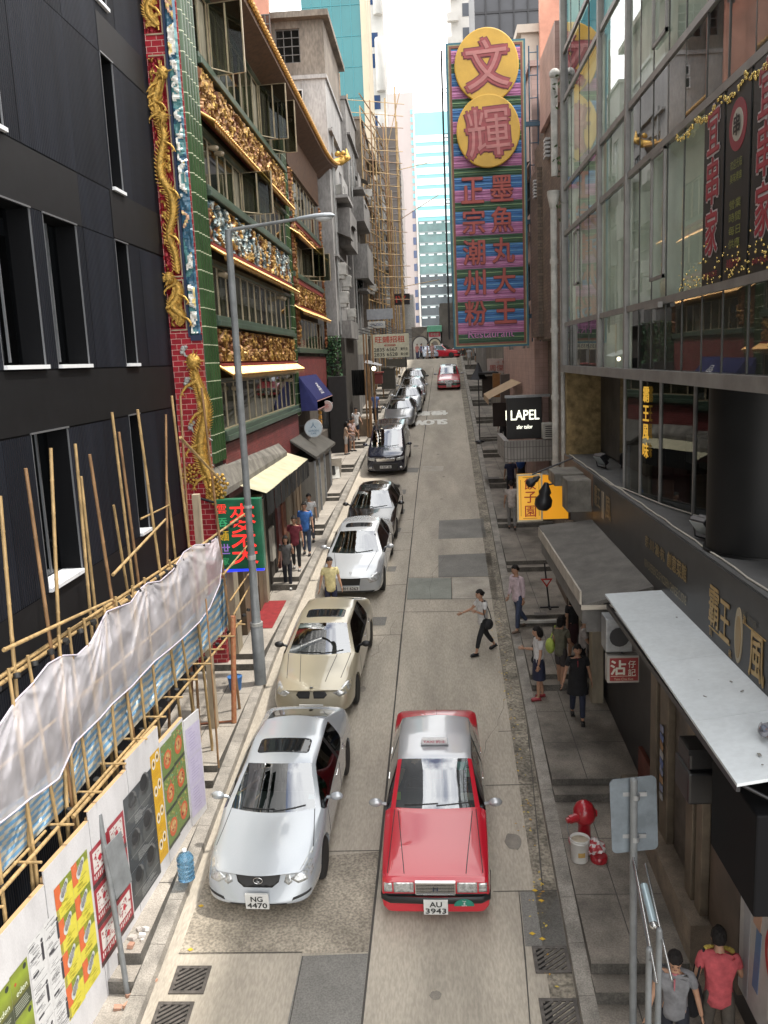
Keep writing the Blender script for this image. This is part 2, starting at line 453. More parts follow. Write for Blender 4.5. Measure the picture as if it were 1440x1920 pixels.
for i in range(16):
    cx, cy = rnd.uniform(-1.0, 1.3) if i % 2 else rnd.uniform(-3.6, -1.4), rnd.uniform(9.6, 45); r0 = rnd.uniform(.05, .16); k_ = rnd.uniform(1, 2.2)
    ground_poly(g, [Vector((cx + r0 * (1 + .35 * noise.noise(Vector((j * .7, i, 0)))) * math.cos(6.283 * j / 18), cy + k_ * r0 * (1 + .35 * noise.noise(Vector((j * .7, i, 3)))) * math.sin(6.283 * j / 18), 0)) for j in range(18)], .0055 + i * .00005)
tag(g.build('road_stain', STAIN), kind='structure')
# painted SLOW in both scripts, to be read by uphill traffic, so upside down from here
g = MB()
def road_word(body, px, h, w):
    c = atG(*px); t = Vector((0, 1, GS)).normalized()
    write(g, body, (c.x, c.y, G(c.y)), (-1, 0, 0), -t, h, w, (0.8, 0.78, 0.72), 0.035, lift=0.007)
road_word('SLOW', (802, 792), 1.5, 2.2)
road_word('慢駛', (807, 775), 1.5, 2.1)
WHITE = mat('worn white road paint', (0.62, 0.6, 0.55), 0.7, attr=True, var=0.25, vscale=6)
tag(g.build('road_marking', WHITE), kind='structure')
# gutter strips and kerbs
for nm, m, off0, off1, dz in (('gutter', GUTTER, 0.0, 0.34, 0.004),):
    g = MB()
    for a, b in zip(ys, ys[1:]):
        g.quad((kerbR(a) - off1, a, G(a) + dz), (kerbR(a) + off0, a, G(a) + dz), (kerbR(b) + off0, b, G(b) + dz), (kerbR(b) - off1, b, G(b) + dz))
    tag(g.build(nm, m), kind='structure')
for side in (-1, 1):
    g = MB(); kf = kerbL if side < 0 else kerbR
    y = -25.0
    while y < 84:
        a, b = y + 0.004, min(y + 0.9, 84) - 0.004
        xa, xb = kf(a), kf(b); w = 0.24 * side; h = 0.13
        v = [(xa, a, G(a) - 0.05), (xa + w, a, G(a) - 0.05), (xb + w, b, G(b) - 0.05), (xb, b, G(b) - 0.05),
             (xa + 0.02 * side, a, G(a) + h), (xa + w, a, G(a) + h + .01), (xb + w, b, G(b) + h + .01), (xb + 0.02 * side, b, G(b) + h)]
        f = [(4, 5, 6, 7), (0, 1, 5, 4), (3, 7, 6, 2), (0, 4, 7, 3), (1, 2, 6, 5)]
        g.add(v, f if side > 0 else [q[::-1] for q in f]); y += 0.9
    tag(g.build('kerb', KERB), kind='structure')
    # stepped pavement terraces
    g = MB(); steps = STEP_L if side < 0 else STEP_R; pf = padL if side < 0 else padR
    xo = -9.0 if side < 0 else 9.0
    for a, b in zip(steps, steps[1:]):
        za, zb = pf(a), pf(b - 1e-4); xa, xb = kf(a) + 0.24 * side, kf(b) + 0.24 * side
        v = [(xa, a, za), (xo, a, za), (xo, b, zb), (xb, b, zb), (xa, a, za - 0.9), (xo, a, za - 0.9), (xo, b, zb - 0.9), (xb, b, zb - 0.9)]
        for fs, mi in (([(0, 1, 2, 3)], 0), ([(4, 5, 1, 0), (4, 0, 3, 7), (3, 2, 6, 7)], 1)):
            g.m = mi; g.add(v, fs if side > 0 else [q[::-1] for q in fs])
        if b < 84:                                  # half-height tread below the next terrace
            zn = pf(b + 1e-4)
            g.m = 0; zt = (zb + zn) / 2; x1 = kf(b - 0.34) + 0.24 * side
            p0, p1 = min(x1, xo), max(x1, xo)
            g.add([(p0, b - 0.34, zt), (p1, b - 0.34, zt), (p1, b - .002, zt), (p0, b - .002, zt)], [(0, 1, 2, 3)])
            g.m = 1; g.add([(p0, b - 0.34, zb - .05), (p1, b - 0.34, zb - .05), (p1, b - 0.34, zt), (p0, b - 0.34, zt)], [(0, 1, 2, 3)])
            g.add([(x1, b - 0.34, zb - .05), (x1, b - .002, zb - .05), (x1, b - .002, zt), (x1, b - 0.34, zt)], [(0, 1, 2, 3)] if side < 0 else [(3, 2, 1, 0)])
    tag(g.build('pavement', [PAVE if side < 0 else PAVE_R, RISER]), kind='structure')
    # joints and grubby service covers set in the terraces
    g = MB()
    for a, b in zip(steps, steps[1:]):
        if a < 3 or a > 60: continue
        xk = kf(a) + 0.24 * side
        for yy in [a + (b - a) * t for t in (0.33, 0.66)]:
            z = pf(yy) + 0.004
            g.add([(xk, yy, z), (xk + 2.2 * side, yy, z), (xk + 2.2 * side, yy + .016, z), (xk, yy + .016, z)], [(0, 1, 2, 3) if side > 0 else (3, 2, 1, 0)])
        xm = xk + 0.62 * side; z0, z1 = pf(a) + .004, pf(b - .36) + .004
        g.add([(xm, a, z0), (xm + .016, a, z0), (xm + .016, b - .36, z1), (xm, b - .36, z1)], [(0, 1, 2, 3)])
    tag(g.build('pavement_joint', JOINT), kind='structure')
DARKIRON = mat('cast iron', (0.10, 0.088, 0.078), 0.6, 0.2, var=0.4, vscale=12, bump=0.2)
# drain gratings: iron frame and slanted bars over a black sheet standing for the pit's shade
def drain(c, w, d, label, rz=0.0):
    z = G(c[1])
    t = thing('drain_grate', label, 'drain grate', (c[0], c[1], z), group='drain gratings in the gutters', rot=(math.atan(GS), 0, rz))
    a = MB(); b = 0.05
    for x0, x1, y0, y1 in ((-w, w, -d, -d + b), (-w, w, d - b, d), (-w, -w + b, -d + b, d - b), (w - b, w, -d + b, d - b)):
        a.bbox(x0, x1, y0, y1, 0.003, 0.022, 0.004)
    a.build('frame', DARKIRON, t)
    a = MB()
    n = 4
    for i in range(-n, n + 1):
        cx = i * 2 * w / n * 0.85
        p0, p1 = Vector((cx - 0.25, -d + b, 0)), Vector((cx + 0.25, d - b, 0))
        def clip(p, q, lo, hi):
            dx = q.x - p.x; t0, t1 = 0.0, 1.0
            ta, tb = (lo - p.x) / dx, (hi - p.x) / dx
            t0, t1 = max(t0, min(ta, tb)), min(t1, max(ta, tb))
            return (p.lerp(q, t0), p.lerp(q, t1)) if t1 - t0 > 0.05 else None
        r = clip(p0, p1, -w + b, w - b)
        if r:
            dd = (r[1] - r[0]).normalized(); nn = Vector((-dd.y, dd.x, 0)) * 0.018
            a.prism([(r[0] + nn).xy, (r[0] - nn).xy, (r[1] - nn).xy, (r[1] + nn).xy], 0.014, Matrix.Translation((0, 0, 0.004)))
    a.build('grating', DARKIRON, t)
    a = MB(); a.box(-w + b, w - b, -d + b, d - b, 0.0005, 0.0025); a.build('pit', mat('black pit shade', (0.006, 0.006, 0.006), 0.9), t)  # flat black sheet, the dark of the hole put in as colour
for q, lab in (((357, 1838), 'square iron drain grate by the left kerb in front of the silver sedan'), ((322, 1908), 'nearest iron drain grate by the left kerb at the bottom of the picture'),
               ((1034, 1800), 'square iron drain grate in the right gutter ahead of the red taxi'), ((1050, 1902), 'nearest iron drain grate in the right gutter by the bottom steps')):
    p = atG(*q); drain((p.x, p.y), 0.25, 0.24, lab)

# ================================================================== wall builder with openings
def wall_holes(mb, M, W, H, holes, depth=0.2, u0=0.0, v0=0.0, back=None):
    """Wall in the frame M (x right, y up, z outward), W x H from (u0, v0), with rectangular openings and reveals."""
    us = sorted({u0, u0 + W} | {min(max(h[i], u0), u0 + W) for h in holes for i in (0, 1)})
    vs = sorted({v0, v0 + H} | {min(max(h[i], v0), v0 + H) for h in holes for i in (2, 3)})
    for a, b in zip(us, us[1:]):
        for c, d in zip(vs, vs[1:]):
            m, n = (a + b) / 2, (c + d) / 2
            if any(h[0] < m < h[1] and h[2] < n < h[3] for h in holes): continue
            mb.add([M @ Vector(p) for p in ((a, c, 0), (b, c, 0), (b, d, 0), (a, d, 0))], [(0, 1, 2, 3)])
    for a, b, c, d in [h[:4] for h in holes]:
        P = [M @ Vector(p) for p in ((a, c, 0), (b, c, 0), (b, d, 0), (a, d, 0), (a, c, -depth), (b, c, -depth), (b, d, -depth), (a, d, -depth))]
        mb.add(P, [(0, 4, 5, 1), (1, 5, 6, 2), (2, 6, 7, 3), (3, 7, 4, 0)])
        if back is not None:
            mb.m, k = back, mb.m; mb.add(P[4:], [(0, 1, 2, 3)]); mb.m = k
def M_left(X, Y0=0.0, Z0=0.0): return frame_matrix((X, Y0, Z0), Yp, Zp)            # faces +X, u = Y
def M_right(X, Y0=0.0, Z0=0.0): return frame_matrix((X, Y0, Z0), (0, -1, 0), Zp)   # faces -X, u = -Y
def M_front(Y, X0=0.0, Z0=0.0): return frame_matrix((X0, Y, Z0), Xp, Zp)           # faces the camera, u = X
def Mbox(mb, M, u0, u1, v0, v1, n0, n1, col=None): mb.box(u0, u1, v0, v1, n0, n1, M, col)

# ================================================================== dark panelled building, near left
def ribbed(name, col, rough):
    m, n, l, b = _new(name)
    tc = n.new('ShaderNodeTexCoord'); w = n.new('ShaderNodeTexWave'); w.wave_type = 'BANDS'; w.bands_direction = 'Y'
    w.inputs['Scale'].default_value = 5.0; w.inputs['Distortion'].default_value = 0.0
    l.new(tc.outputs['Object'], w.inputs['Vector'])
    nz = n.new('ShaderNodeTexNoise'); nz.inputs['Scale'].default_value = 1.0; nz.inputs['Detail'].default_value = 5
    mp = n.new('ShaderNodeMapping'); mp.inputs['Scale'].default_value = (1, 2.5, 0.25)
    l.new(tc.outputs['Object'], mp.inputs['Vector']); l.new(mp.outputs['Vector'], nz.inputs['Vector'])
    r = ramp(n, [(0.3, [c * 0.72 for c in col]), (0.7, [c * 1.3 for c in col])]); l.new(nz.outputs['Fac'], r.inputs['Fac'])
    l.new(r.outputs['Color'], b.inputs['Base Color']); b.inputs['Roughness'].default_value = rough; b.inputs['Specular IOR Level'].default_value = .3
    bp = n.new('ShaderNodeBump'); bp.inputs['Strength'].default_value = 0.5; bp.inputs['Distance'].default_value = 0.02; b.inputs['Specular IOR Level'].default_value = .12
    l.new(w.outputs['Fac'], bp.inputs['Height']); l.new(bp.outputs['Normal'], b.inputs['Normal'])
    return m
NAVY = ribbed('navy ribbed cladding', (0.0095, 0.011, 0.0155), 0.6)
NAVY2 = ribbed('slate ribbed cladding', (0.0125, 0.0145, 0.0205), 0.6)
BLACK = mat('black cladding', (0.006, 0.006, 0.007), 0.6, var=0.3, spec=.3)
REVEAL = mat('dark window reveal', (0.004, 0.0042, 0.005), 0.7, spec=.12)
DARKGLASS = glass('dark window glass', (0.25, 0.28, 0.3), 1.5, 0.01, 0.9, 0.03)
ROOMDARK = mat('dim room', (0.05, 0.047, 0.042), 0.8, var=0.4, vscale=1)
WHITEM = mat('white metal sill', (0.72, 0.73, 0.75), 0.4)
CURT = mat('grey blind', (0.22, 0.215, 0.2), 0.8, var=0.3, vscale=4)
DX = -5.95
dark = thing('office_building', 'dark navy ribbed metal building with black bands and slit windows', 'building', (DX, 6, G(6)))
holes = []
for z0, z1 in ((0.1, 2.48), (3.43, 5.87), (-3.28, -0.87), (6.78, 9.2), (10.1, 12.5)):
    holes += [(16.86 if z0 > 3 else 16.73 if z0 > 0 else 16.58, 17.5 if z0 > 3 else 17.42 if z0 > 0 else 17.22, z0, z1)]
holes += [(11.8, 13.17, 0.1, 2.48), (13.6, 14.9, 0.1, 2.48), (12.38, 13.7, -3.28, -0.87), (11.3, 12.64, 3.43, 5.87), (7.0, 9.5, 0.1, 2.48), (7.5, 8.8, -3.28, -.87)]
inv = dark.matrix_world.inverted() if False else Matrix.Translation((-DX, -6, -G(6)))
ML = inv @ M_left(DX)
a = MB(); a.m = 0
wall_holes(a, ML, 36, 36, holes, 0.42, -16.2, G(19.8) - 0.5)
# end wall, roof, and back so the building is solid
a.add([inv @ Vector(p) for p in ((DX, 19.8, -9), (-20, 19.8, -9), (-20, 19.8, 28), (DX, 19.8, 28))], [(0, 1, 2, 3)])
a.add([inv @ Vector(p) for p in ((DX, -16.2, 28), (DX, 19.8, 28), (-20, 19.8, 28), (-20, -16.2, 28))], [(0, 1, 2, 3)])
a.add([inv @ Vector(p) for p in ((DX, -16.2, -12), (DX, -16.2, 28), (-20, -16.2, 28), (-20, -16.2, -12))], [(0, 1, 2, 3)])
a.build('wall', [REVEAL], dark)
def clad(rects, name, m, off):
    """cladding sheets laid on the wall, cut round the openings"""
    a = MB()
    for (u0, u1, v0, v1) in rects:
        us = sorted({u0, u1} | {x for h in holes for x in h[:2] if u0 < x < u1}); vs = sorted({v0, v1} | {x for h in holes for x in h[2:4] if v0 < x < v1})
        for p, q in zip(us, us[1:]):
            for r_, s_ in zip(vs, vs[1:]):
                m_, n_ = (p + q) / 2, (r_ + s_) / 2
                if any(h[0] < m_ < h[1] and h[2] < n_ < h[3] for h in holes): continue
                a.add([ML @ Vector(x) for x in ((p, r_, off), (q, r_, off), (q, s_, off), (p, s_, off))], [(0, 1, 2, 3)])
    a.build(name, m, dark)
blacks = [(-16, 15.17, 2.5, 3.38), (-16, 19.8, -0.85, 0.06), (16.7, 19.8, 2.53, 3.42), (16.84, 19.45, 5.89, 6.6), (-16, 19.8, -4.2, -3.3), (16.0, 19.8, 9.2, 10.0), (-16, 13.0, 9.2, 10.0)]
clad(blacks, 'black_band', BLACK, 0.012)
rects = []
for z0, z1 in ((-9.5, -6.5), (-6.5, -4.22), (-3.3, -0.87), (0.08, 2.5), (3.4, 5.87), (5.87, 7.9), (7.9, 9.2), (10.0, 12.5), (12.5, 15), (15, 18), (18, 27.9)):
    us = [-16, -9, -4, 2, 6.5, 9.5, 11.5] + [rnd.uniform(12.7, 13.3), 15.2, 16.6 if z0 < 3 else 16.8, rnd.uniform(17.7, 18.2), 19.8]
    for p, q in zip(us, us[1:]): rects.append((p + .006, q - .006, z0 + .008, z1 - .008))
rects += [(15.18, 16.68, 2.51, 3.38)]
clad(rects[::2], 'ribbed_cladding', NAVY, 0.006); clad(rects[1::2], 'ribbed_cladding', NAVY2, 0.008)
for u0, u1, v0, v1 in holes:
    wf = MB()
    for x in ((u0 + (u1 - u0) * 0.62,) if u1 - u0 > 1 else ()): Mbox(wf, ML, x, x + .035, v0 + .1, v1 - .02, -.33, -.30)
    for p in ((u0, u0 + .012, v0, v1), (u1 - .012, u1, v0, v1)): Mbox(wf, ML, *p, -.012, .014)
    Mbox(wf, ML, u0 - .01, u1 + .01, v1, v1 + .025, -.03, .03)
    wf = wf.build('window', mat('grey window trim', (0.20, 0.205, 0.215), 0.4, 0.5), dark)
    p = MB(); p.add([ML @ Vector(x) for x in ((u0, v0, -.36), (u1, v0, -.36), (u1, v1, -.36), (u0, v1, -.36))], [(0, 1, 2, 3)]); p.build('pane', DARKGLASS, wf)
    p = MB(); Mbox(p, ML, u0, u1, v0 - 0.01, v0 + 0.05, -.34, .07); p.build('sill', WHITEM, wf)
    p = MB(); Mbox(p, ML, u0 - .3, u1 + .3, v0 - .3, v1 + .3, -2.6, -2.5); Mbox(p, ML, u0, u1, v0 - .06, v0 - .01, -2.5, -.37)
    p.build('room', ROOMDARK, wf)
    p = MB()
    for k in range(7):
        x = u0 + (u1 - u0) * (.05 + .05 * k); Mbox(p, ML, x, x + .05, v0 + .1, v1 - .1, -.52 - .02 * (k % 2), -.5)
    if u1 - u0 > 1: p.build('blind', CURT, wf)

# ================================================================== ornate restaurant building
OX = -5.2
BRICK = grid_mat('red glazed brick', 'SZ', (0.235, 0.125), 0.006, (0.36, 0.018, 0.03), (0.62, 0.42, 0.36), 0.3, 0.5, 0.25)
BRICK_D = grid_mat('dull red brick', 'SZ', (0.2, 0.072), 0.005, (0.17, 0.028, 0.03), (0.24, 0.12, 0.10), 0.5, 0.5, 0.25)
GREENT = grid_mat('green bamboo tile', 'SZ', (50.0, 0.42), 0.012, (0.038, 0.075, 0.03), (0.45, 0.48, 0.33), 0.22, 0.0, 0.1)
GREENB = mat('green glazed beam', (0.060, 0.092, 0.065), 0.3, var=0.35, vscale=5, stretch=(1, .3, 1))
GOLD = mat('gilded relief', (0.60, 0.365, 0.085), 0.42, 0.55, var=0.5, vscale=14, bump=.9, bscale=45)
GILD = mat('gilded carving', (0.8, 0.5, 0.13), 0.42, 0.5, attr=True, var=0.3, vscale=7)
GOLDT = mat('gold roof tile', (0.52, 0.28, 0.075), 0.32, 0.4, var=0.35, vscale=14)
ENAMEL = mat('glazed figures', (0.5, 0.5, 0.5), 0.25, attr=True, var=0.15, vscale=10)
SOFFIT = mat('brown timber soffit', (0.10, 0.05, 0.025), 0.6, var=0.4, vscale=6)
FRAMEB = mat('beige window frame', (0.40, 0.33, 0.22), 0.4, 0.2, var=0.3, vscale=5)
PANEG = glass('greenish window glass', (0.5, 0.55, 0.45), 1.5, 0.02, 0.75, 0.05)
CURTB = mat('drab curtain', (0.36, 0.32, 0.235), 0.85, var=0.45, vscale=5, stretch=(1, 6, .3))
TRIMR = mat('dull red moulding', (0.25, 0.045, 0.035), 0.45, var=0.3, vscale=6)
orn = thing('restaurant_building', 'ornate restaurant with gold carved friezes, green tiled piers and red brick', 'building', (OX, 30, G(30)))
oi = Matrix.Translation((-OX, -30, -G(30)))
OL = oi @ M_left(OX); OF = oi @ M_front(19.8)
def relief(mb, M, u0, u1, v0, v1, res, amp, pal, seed=0, sc=2.2, base=0.0):
    """carved relief: displaced grid whose raised parts carry the gilding"""
    nu, nv = max(2, int((u1 - u0) / res)), max(2, int((v1 - v0) / res))
    P = []; C = []
    for j in range(nv + 1):
        for i in range(nu + 1):
            u, v = lerp(u0, u1, i / nu), lerp(v0, v1, j / nv)
            w = Vector((u * sc, v * sc, seed * 7.3))
            wq = w + noise.noise_vector(w * 0.9) * 0.9
            h = 1 - abs(noise.noise(wq)) * 2.2
            h = 0.62 * h + 0.38 * (1 - abs(noise.noise(wq * 2.7 + Vector((5, 1, 2)))) * 2.2)
            h = max(0, h)
            if i in (0, nu) or j in (0, nv): h = 0
            P.append(M @ Vector((u, v, base + h * amp))); C.append((h, noise.noise(w * 0.8 + Vector((9, 9, 9)))))
    for j in range(nv):
        for i in range(nu):
            q = [j * (nu + 1) + i, j * (nu + 1) + i + 1, (j + 1) * (nu + 1) + i + 1, (j + 1) * (nu + 1) + i]
            h = sum(C[k][0] for k in q) / 4; t = C[q[0]][1]
            mb.add([P[k] for k in q], [(0, 1, 2, 3)], True, pal(h, t))
def pal_gold(h, t):
    if h > 0.70: return (0.54, 0.33, 0.085) if t > -.05 else (.34, .18, .05)
    if h > 0.5: return (0.27, 0.14, 0.04)
    return (0.16, 0.055, 0.02) if t < 0.1 else (0.20, 0.09, 0.03)
def pal_mix(h, t):
    if h > 0.68: return (0.60, 0.38, 0.12) if t > 0.05 else (0.5, 0.5, 0.42)
    if h > 0.48: return (0.40, 0.22, 0.06) if t > 0 else (0.25, 0.3, 0.3)
    return (0.15, 0.06, 0.03) if t > -.1 else (0.06, 0.10, 0.11)
def pal_blue(h, t):
    if h > 0.66: return (0.82, 0.62, 0.24) if t > 0.02 else (0.84, 0.84, 0.78)
    if h > 0.52: return (0.78, 0.76, 0.70) if t < 0.15 else (0.7, 0.42, 0.28)
    return (0.05, 0.13, 0.20) if t > -.2 else (0.10, 0.25, 0.26)
# core volume
a = MB()
a.box(-22, OX - .28, 20.1, 43.4, -9, 9.3, oi); a.box(-22, OX - .03, 20.05, 43.45, -9, -3.3, oi)
a.box(-22, OX - .06, 20.03, 21.05, -3.3, 9.3, oi); a.box(-22, OX - .06, 33.2, 34.0, -3.3, 9.3, oi)
a.build('wall', mat('dark masonry', (0.10, 0.085, 0.07), 0.85, var=0.3), orn)
a = MB()                                             # brick pier facing down the street
a.box(DX - .2, OX + 0.0, 19.80, 20.02, -9, 13, oi); a.build('brick_pier', BRICK, orn)
a = MB(); a.box(OX - .06, OX + .02, 21.1, 33.15, -3.35, -1.92, oi); a.build('brick_band', BRICK_D, orn)
a = MB(); a.box(OX - .06, OX + .02, 34.0, 43.3, -1.2, 0.28, oi); a.build('brick_band', BRICK_D, orn)
for y0, y1, z0, z1 in ((19.83, 21.05, -2.25, 13), (33.2, 34.0, -2.0, 9.0)):
    a = MB(); n = 5; w = (y1 - y0) / n
    for i in range(n):
        c = y0 + w * (i + .5); pts = []
        for k in range(9):
            an = -math.pi / 2 + math.pi * k / 8; pts.append((c + math.sin(an) * w * .5, OX - .05 + math.cos(an) * w * .55))
        V = [oi @ Vector((x, y, z)) for z in (z0, z1) for y, x in pts]
        a.add(V, [(k, k + 1, 10 + k, 9 + k) for k in range(8)], True); a.add(V[:9], [list(range(9))])
    a.build('tiled_pier', GREENT, orn)
# blue band of glazed figures and gilded dragons on the brick pier
XB0 = atY(358, 640, 19.8).x
a = MB(); relief(a, OF, XB0 + .02, OX - .02, 0.75, 12.5, 0.035, 0.11, pal_blue, 3, 3.2, 0.03); a.build('figure_band', ENAMEL, orn)
a = MB(); a.box(XB0 - .03, XB0 + .02, 19.72, 19.8, .7, 12.5, oi); a.box(XB0 + .02, OX, 19.72, 19.8, .62, .75, oi); a.build('figure_band_frame', mat('dark blue moulding', (0.02, 0.03, 0.07), 0.4), orn)
def dragon(name, pts, r, spikes=True, seed=1):
    a = MB(); rr = random.Random(seed)
    n = 60; P = []
    for i in range(n + 1):
        t = i / n * (len(pts) - 1); k = min(int(t), len(pts) - 2); f = t - k
        p0, p1, p2, p3 = [Vector(pts[min(max(k + d, 0), len(pts) - 1)]) for d in (-1, 0, 1, 2)]
        P.append(0.5 * ((2 * p1) + (p2 - p0) * f + (2 * p0 - 5 * p1 + 4 * p2 - p3) * f * f + (-p0 + 3 * p1 - 3 * p2 + p3) * f ** 3))
    rad = [r * (0.45 + 0.75 * math.sin(math.pi * min(1, .12 + i / n * .86))) for i in range(n + 1)]
    a.path([oi @ Vector((p.x, 19.74 - p.z * .0, p.y)) for p in P], rad, 8)
    if spikes:
        for i in range(1, n, 1):
            d = (P[i + 1] - P[i - 1]).normalized(); nn = Vector((-d.y, d.x, 0))
            for s in (1, -1):
                b0 = P[i] + nn * s * rad[i] * .8; tip = P[i] + nn * s * (rad[i] * 1.75) + d * r * .9
                a.tube(oi @ Vector((b0.x, 19.72, b0.y)), oi @ Vector((tip.x, 19.68, tip.y)), r * .34, 0.004, 5)
        h = P[-1]
        a.ball(oi @ Vector((h.x, 19.68, h.y)), (r * 1.7, r * 1.3, r * 1.9), 10)
        for k in range(14):
            an = rr.uniform(0, 6.3); L = r * rr.uniform(1.6, 3.4)
            a.tube(oi @ Vector((h.x, 19.64, h.y)), oi @ Vector((h.x + math.cos(an) * L, 19.6, h.y + math.sin(an) * L)), r * .42, .005, 5)
        for i in (12, 26, 40, 52):
            p = P[i]; s = rr.choice((-1, 1))
            q = p + Vector((s * r * 2.3, -r * 1.2, 0)); a.path([oi @ Vector((p.x, 19.7, p.y)), oi @ Vector((q.x, 19.64, q.y)), oi @ Vector((q.x + s * r, 19.6, q.y - r * 1.3))], [r * .5, r * .42, r * .3], 6)
            for c in (-1, 0, 1): a.tube(oi @ Vector((q.x + s * r, 19.6, q.y - r * 1.3)), oi @ Vector((q.x + s * r + c * r * .6, 19.57, q.y - r * 2.3)), r * .2, .004, 5)
    return a.build(name, GOLD, orn)
xa, xb = -5.86, XB0 - .1
xm = (xa + xb) / 2
dragon('gold_dragon', [(xm + .1 * math.sin(i * 1.9 + 1) + .06 * math.sin(i * .7), 2.15 + i * .42, 0) for i in range(11)], .075, True, 3)
dragon('gold_dragon', [(xm + .12 * math.cos(i * 1.7), 5.95 - i * .0 + i * -.0 + .5 * i * 0 + .0 + (i * .30) * -1 + .4, 0) for i in range(4)], .07, True, 5)
dragon('gold_dragon', [(xm + .11 * math.sin(i * 2.2), .98 + i * .21, 0) for i in range(6)], .075, True, 9)
dragon('gold_dragon', [(xm + .11 * math.sin(i * 2.2 + 2), 7.3 + i * .3, 0) for i in range(8)], .08, True, 11)
xc = (XB0 + OX) / 2
dragon('gold_dragon', [(xc + .1 * math.sin(i * 1.1 + .5), -3.15 + i * .33, 0) for i in range(11)], .10, True, 21)
for u, z, s in ((-5.7, -2.45, .2), (-5.05, -2.75, .24), (-5.1, -3.0, .2)):
    a = MB()
    for k in range(26):
        an = k * 2.4; q = s * math.sqrt(k / 26)
        a.ball(oi @ Vector((u + math.cos(an) * q, 19.68 - rnd.uniform(0, .06), z + math.sin(an) * q * 1.25)), s * .2, 6)
    a.build('gold_cloud', GOLD, orn)
a = MB(); RED_ = (.24, .012, .02)                      # scrollwork filling the panels round the dragons
for z0, z1 in ((.92, 1.95), (2.1, 6.7), (7.2, 9.75)): relief(a, OF, xa - .05, xb + .01, z0, z1, .026, .085, lambda h, t: (.62, .38, .09) if h > .66 else (.30, .15, .03) if h > .57 else RED_, z0, 4.5, .016)
a.build('carved_panel', GILD, orn)
a = MB()                                             # panel frames
for z0, z1 in ((.86, 2.0), (2.05, 6.75), (7.15, 9.8)):
    for u0, u1, v0, v1 in ((xa - .04, xb + .05, z0, z0 + .03), (xa - .04, xb + .05, z1 - .03, z1), (xb + .02, xb + .05, z0 + .03, z1 - .03)):
        a.box(u0, u1, 19.77, 19.8, v0, v1, oi)
a.build('panel_frame', FRAMEB, orn)
a = MB(); a.box(xa - .06, xb + .02, 19.785, 19.799, .89, 1.97, oi); a.box(xa - .06, xb + .02, 19.785, 19.799, 2.08, 6.72, oi); a.box(xa - .06, xb + .02, 19.785, 19.799, 7.18, 9.77, oi)
a.build('red_panel', mat('smooth red panel', (0.27, 0.012, 0.022), 0.35), orn)
for (u, z) in ((-5.66, .42), (-5.64, -.3), (-5.62, -1.32), (-5.3, -2.1), (-5.45, -.05), (-5.28, -1.5)):
    a = MB(); s = .11
    for k in range(7): a.ball(oi @ Vector((u + math.cos(k) * s * .7 * (k / 7), 19.76, z + math.sin(k * 1.3) * s * .6)), (s * .5, .05, s * .38), 8)
    a.path([oi @ Vector((u, 19.76, z - s * .3)), oi @ Vector((u + s * .4, 19.75, z - s * 1.2)), oi @ Vector((u + s * 1.3, 19.76, z - s * 1.7))], [s * .3, s * .24, s * .1], 6)
    a.build('cloud_ornament', mat('grey ceramic', (0.42, 0.42, 0.40), 0.35, var=.2), orn)
# storeys
def gold_eave(y0, y1, z, name='tile_eave'):
    a = MB(); n = int((y1 - y0) / .17)
    a.add([oi @ Vector(p) for p in ((OX + .02, y0, z + .28), (OX + .02, y1, z + .28), (OX + .33, y1, z + .06), (OX + .33, y0, z + .06))], [(3, 2, 1, 0)])
    for i in range(n + 1):
        y = lerp(y0, y1, i / n)
        a.tube(oi @ Vector((OX + .0, y, z + .31)), oi @ Vector((OX + .37, y, z + .07)), .042, .042, 6)
        a.add([oi @ Vector(p) for p in ((OX + .345, y + .03, z + .04), (OX + .345, y + .14, z + .04), (OX + .345, y + .085, z - .07))], [(0, 1, 2)])
    return a.build(name, GOLDT, orn)
winp = {}
def orn_window(y0, y1, z0, z1, openw=0, cur=True):
    key = (round(y1 - y0, 2), round(z1 - z0, 2), openw, cur); w, h = y1 - y0, z1 - z0
    loc = oi @ Vector((OX, y0, z0))
    if key in winp:
        o = copy_tree(winp[key], orn); o.location = loc; return
    f = MB(); t = .032; Ml = M_left(0)
    for p in ((0, t, 0, h), (w - t, w, 0, h), (t, w - t, 0, t), (t, w - t, h - t, h)): Mbox(f, Ml, *p, -.10, -.07)
    if openw:
        Mo = Matrix.Translation((-.06, w, 0)) @ Euler((0, 0, R(openw))).to_matrix().to_4x4() @ Matrix.Translation((0, -w, 0))
        for p in ((t * .3, t * 1.3, 0, h), (w - t * 1.3, w - t * .3, 0, h), (t, w - t, 0, t), (t, w - t, h - t, h), (w * .48, w * .52, t, h - t)):
            f.box(.0, .05, p[0], p[1], p[2] + .02, p[3] - .02, Mo)
        f.tube((-.06, w * .2, .02), Mo @ Vector((.03, w * .4, .03)), .014, .014, 6)
    f = f.build('window', FRAMEB, orn); f.location = loc
    p = MB()
    if openw: p.box(.02, .03, t, w - t, t, h - t, Mo)
    else: p.add([Ml @ Vector(q) for q in ((t, t, -.09), (w - t, t, -.09), (w - t, h - t, -.09), (t, h - t, -.09))], [(0, 1, 2, 3)])
    p.build('pane', PANEG, f)
    if cur:
        p = MB(); n = 10
        for k in range(n): p.add([(-.14 - .02 * (k % 2), lerp(t, w - t, k / n), .02), (-.14 - .02 * ((k + 1) % 2), lerp(t, w - t, (k + 1) / n), .02), (-.14 - .02 * ((k + 1) % 2), lerp(t, w - t, (k + 1) / n), h), (-.14 - .02 * (k % 2), lerp(t, w - t, k / n), h)], [(0, 1, 2, 3)])
        p.build('curtain', CURTB, f)
    winp[key] = f
sills = [7.23, 4.29, 1.25, -1.58]
tops = [8.95, 5.50, 2.48, -0.38]
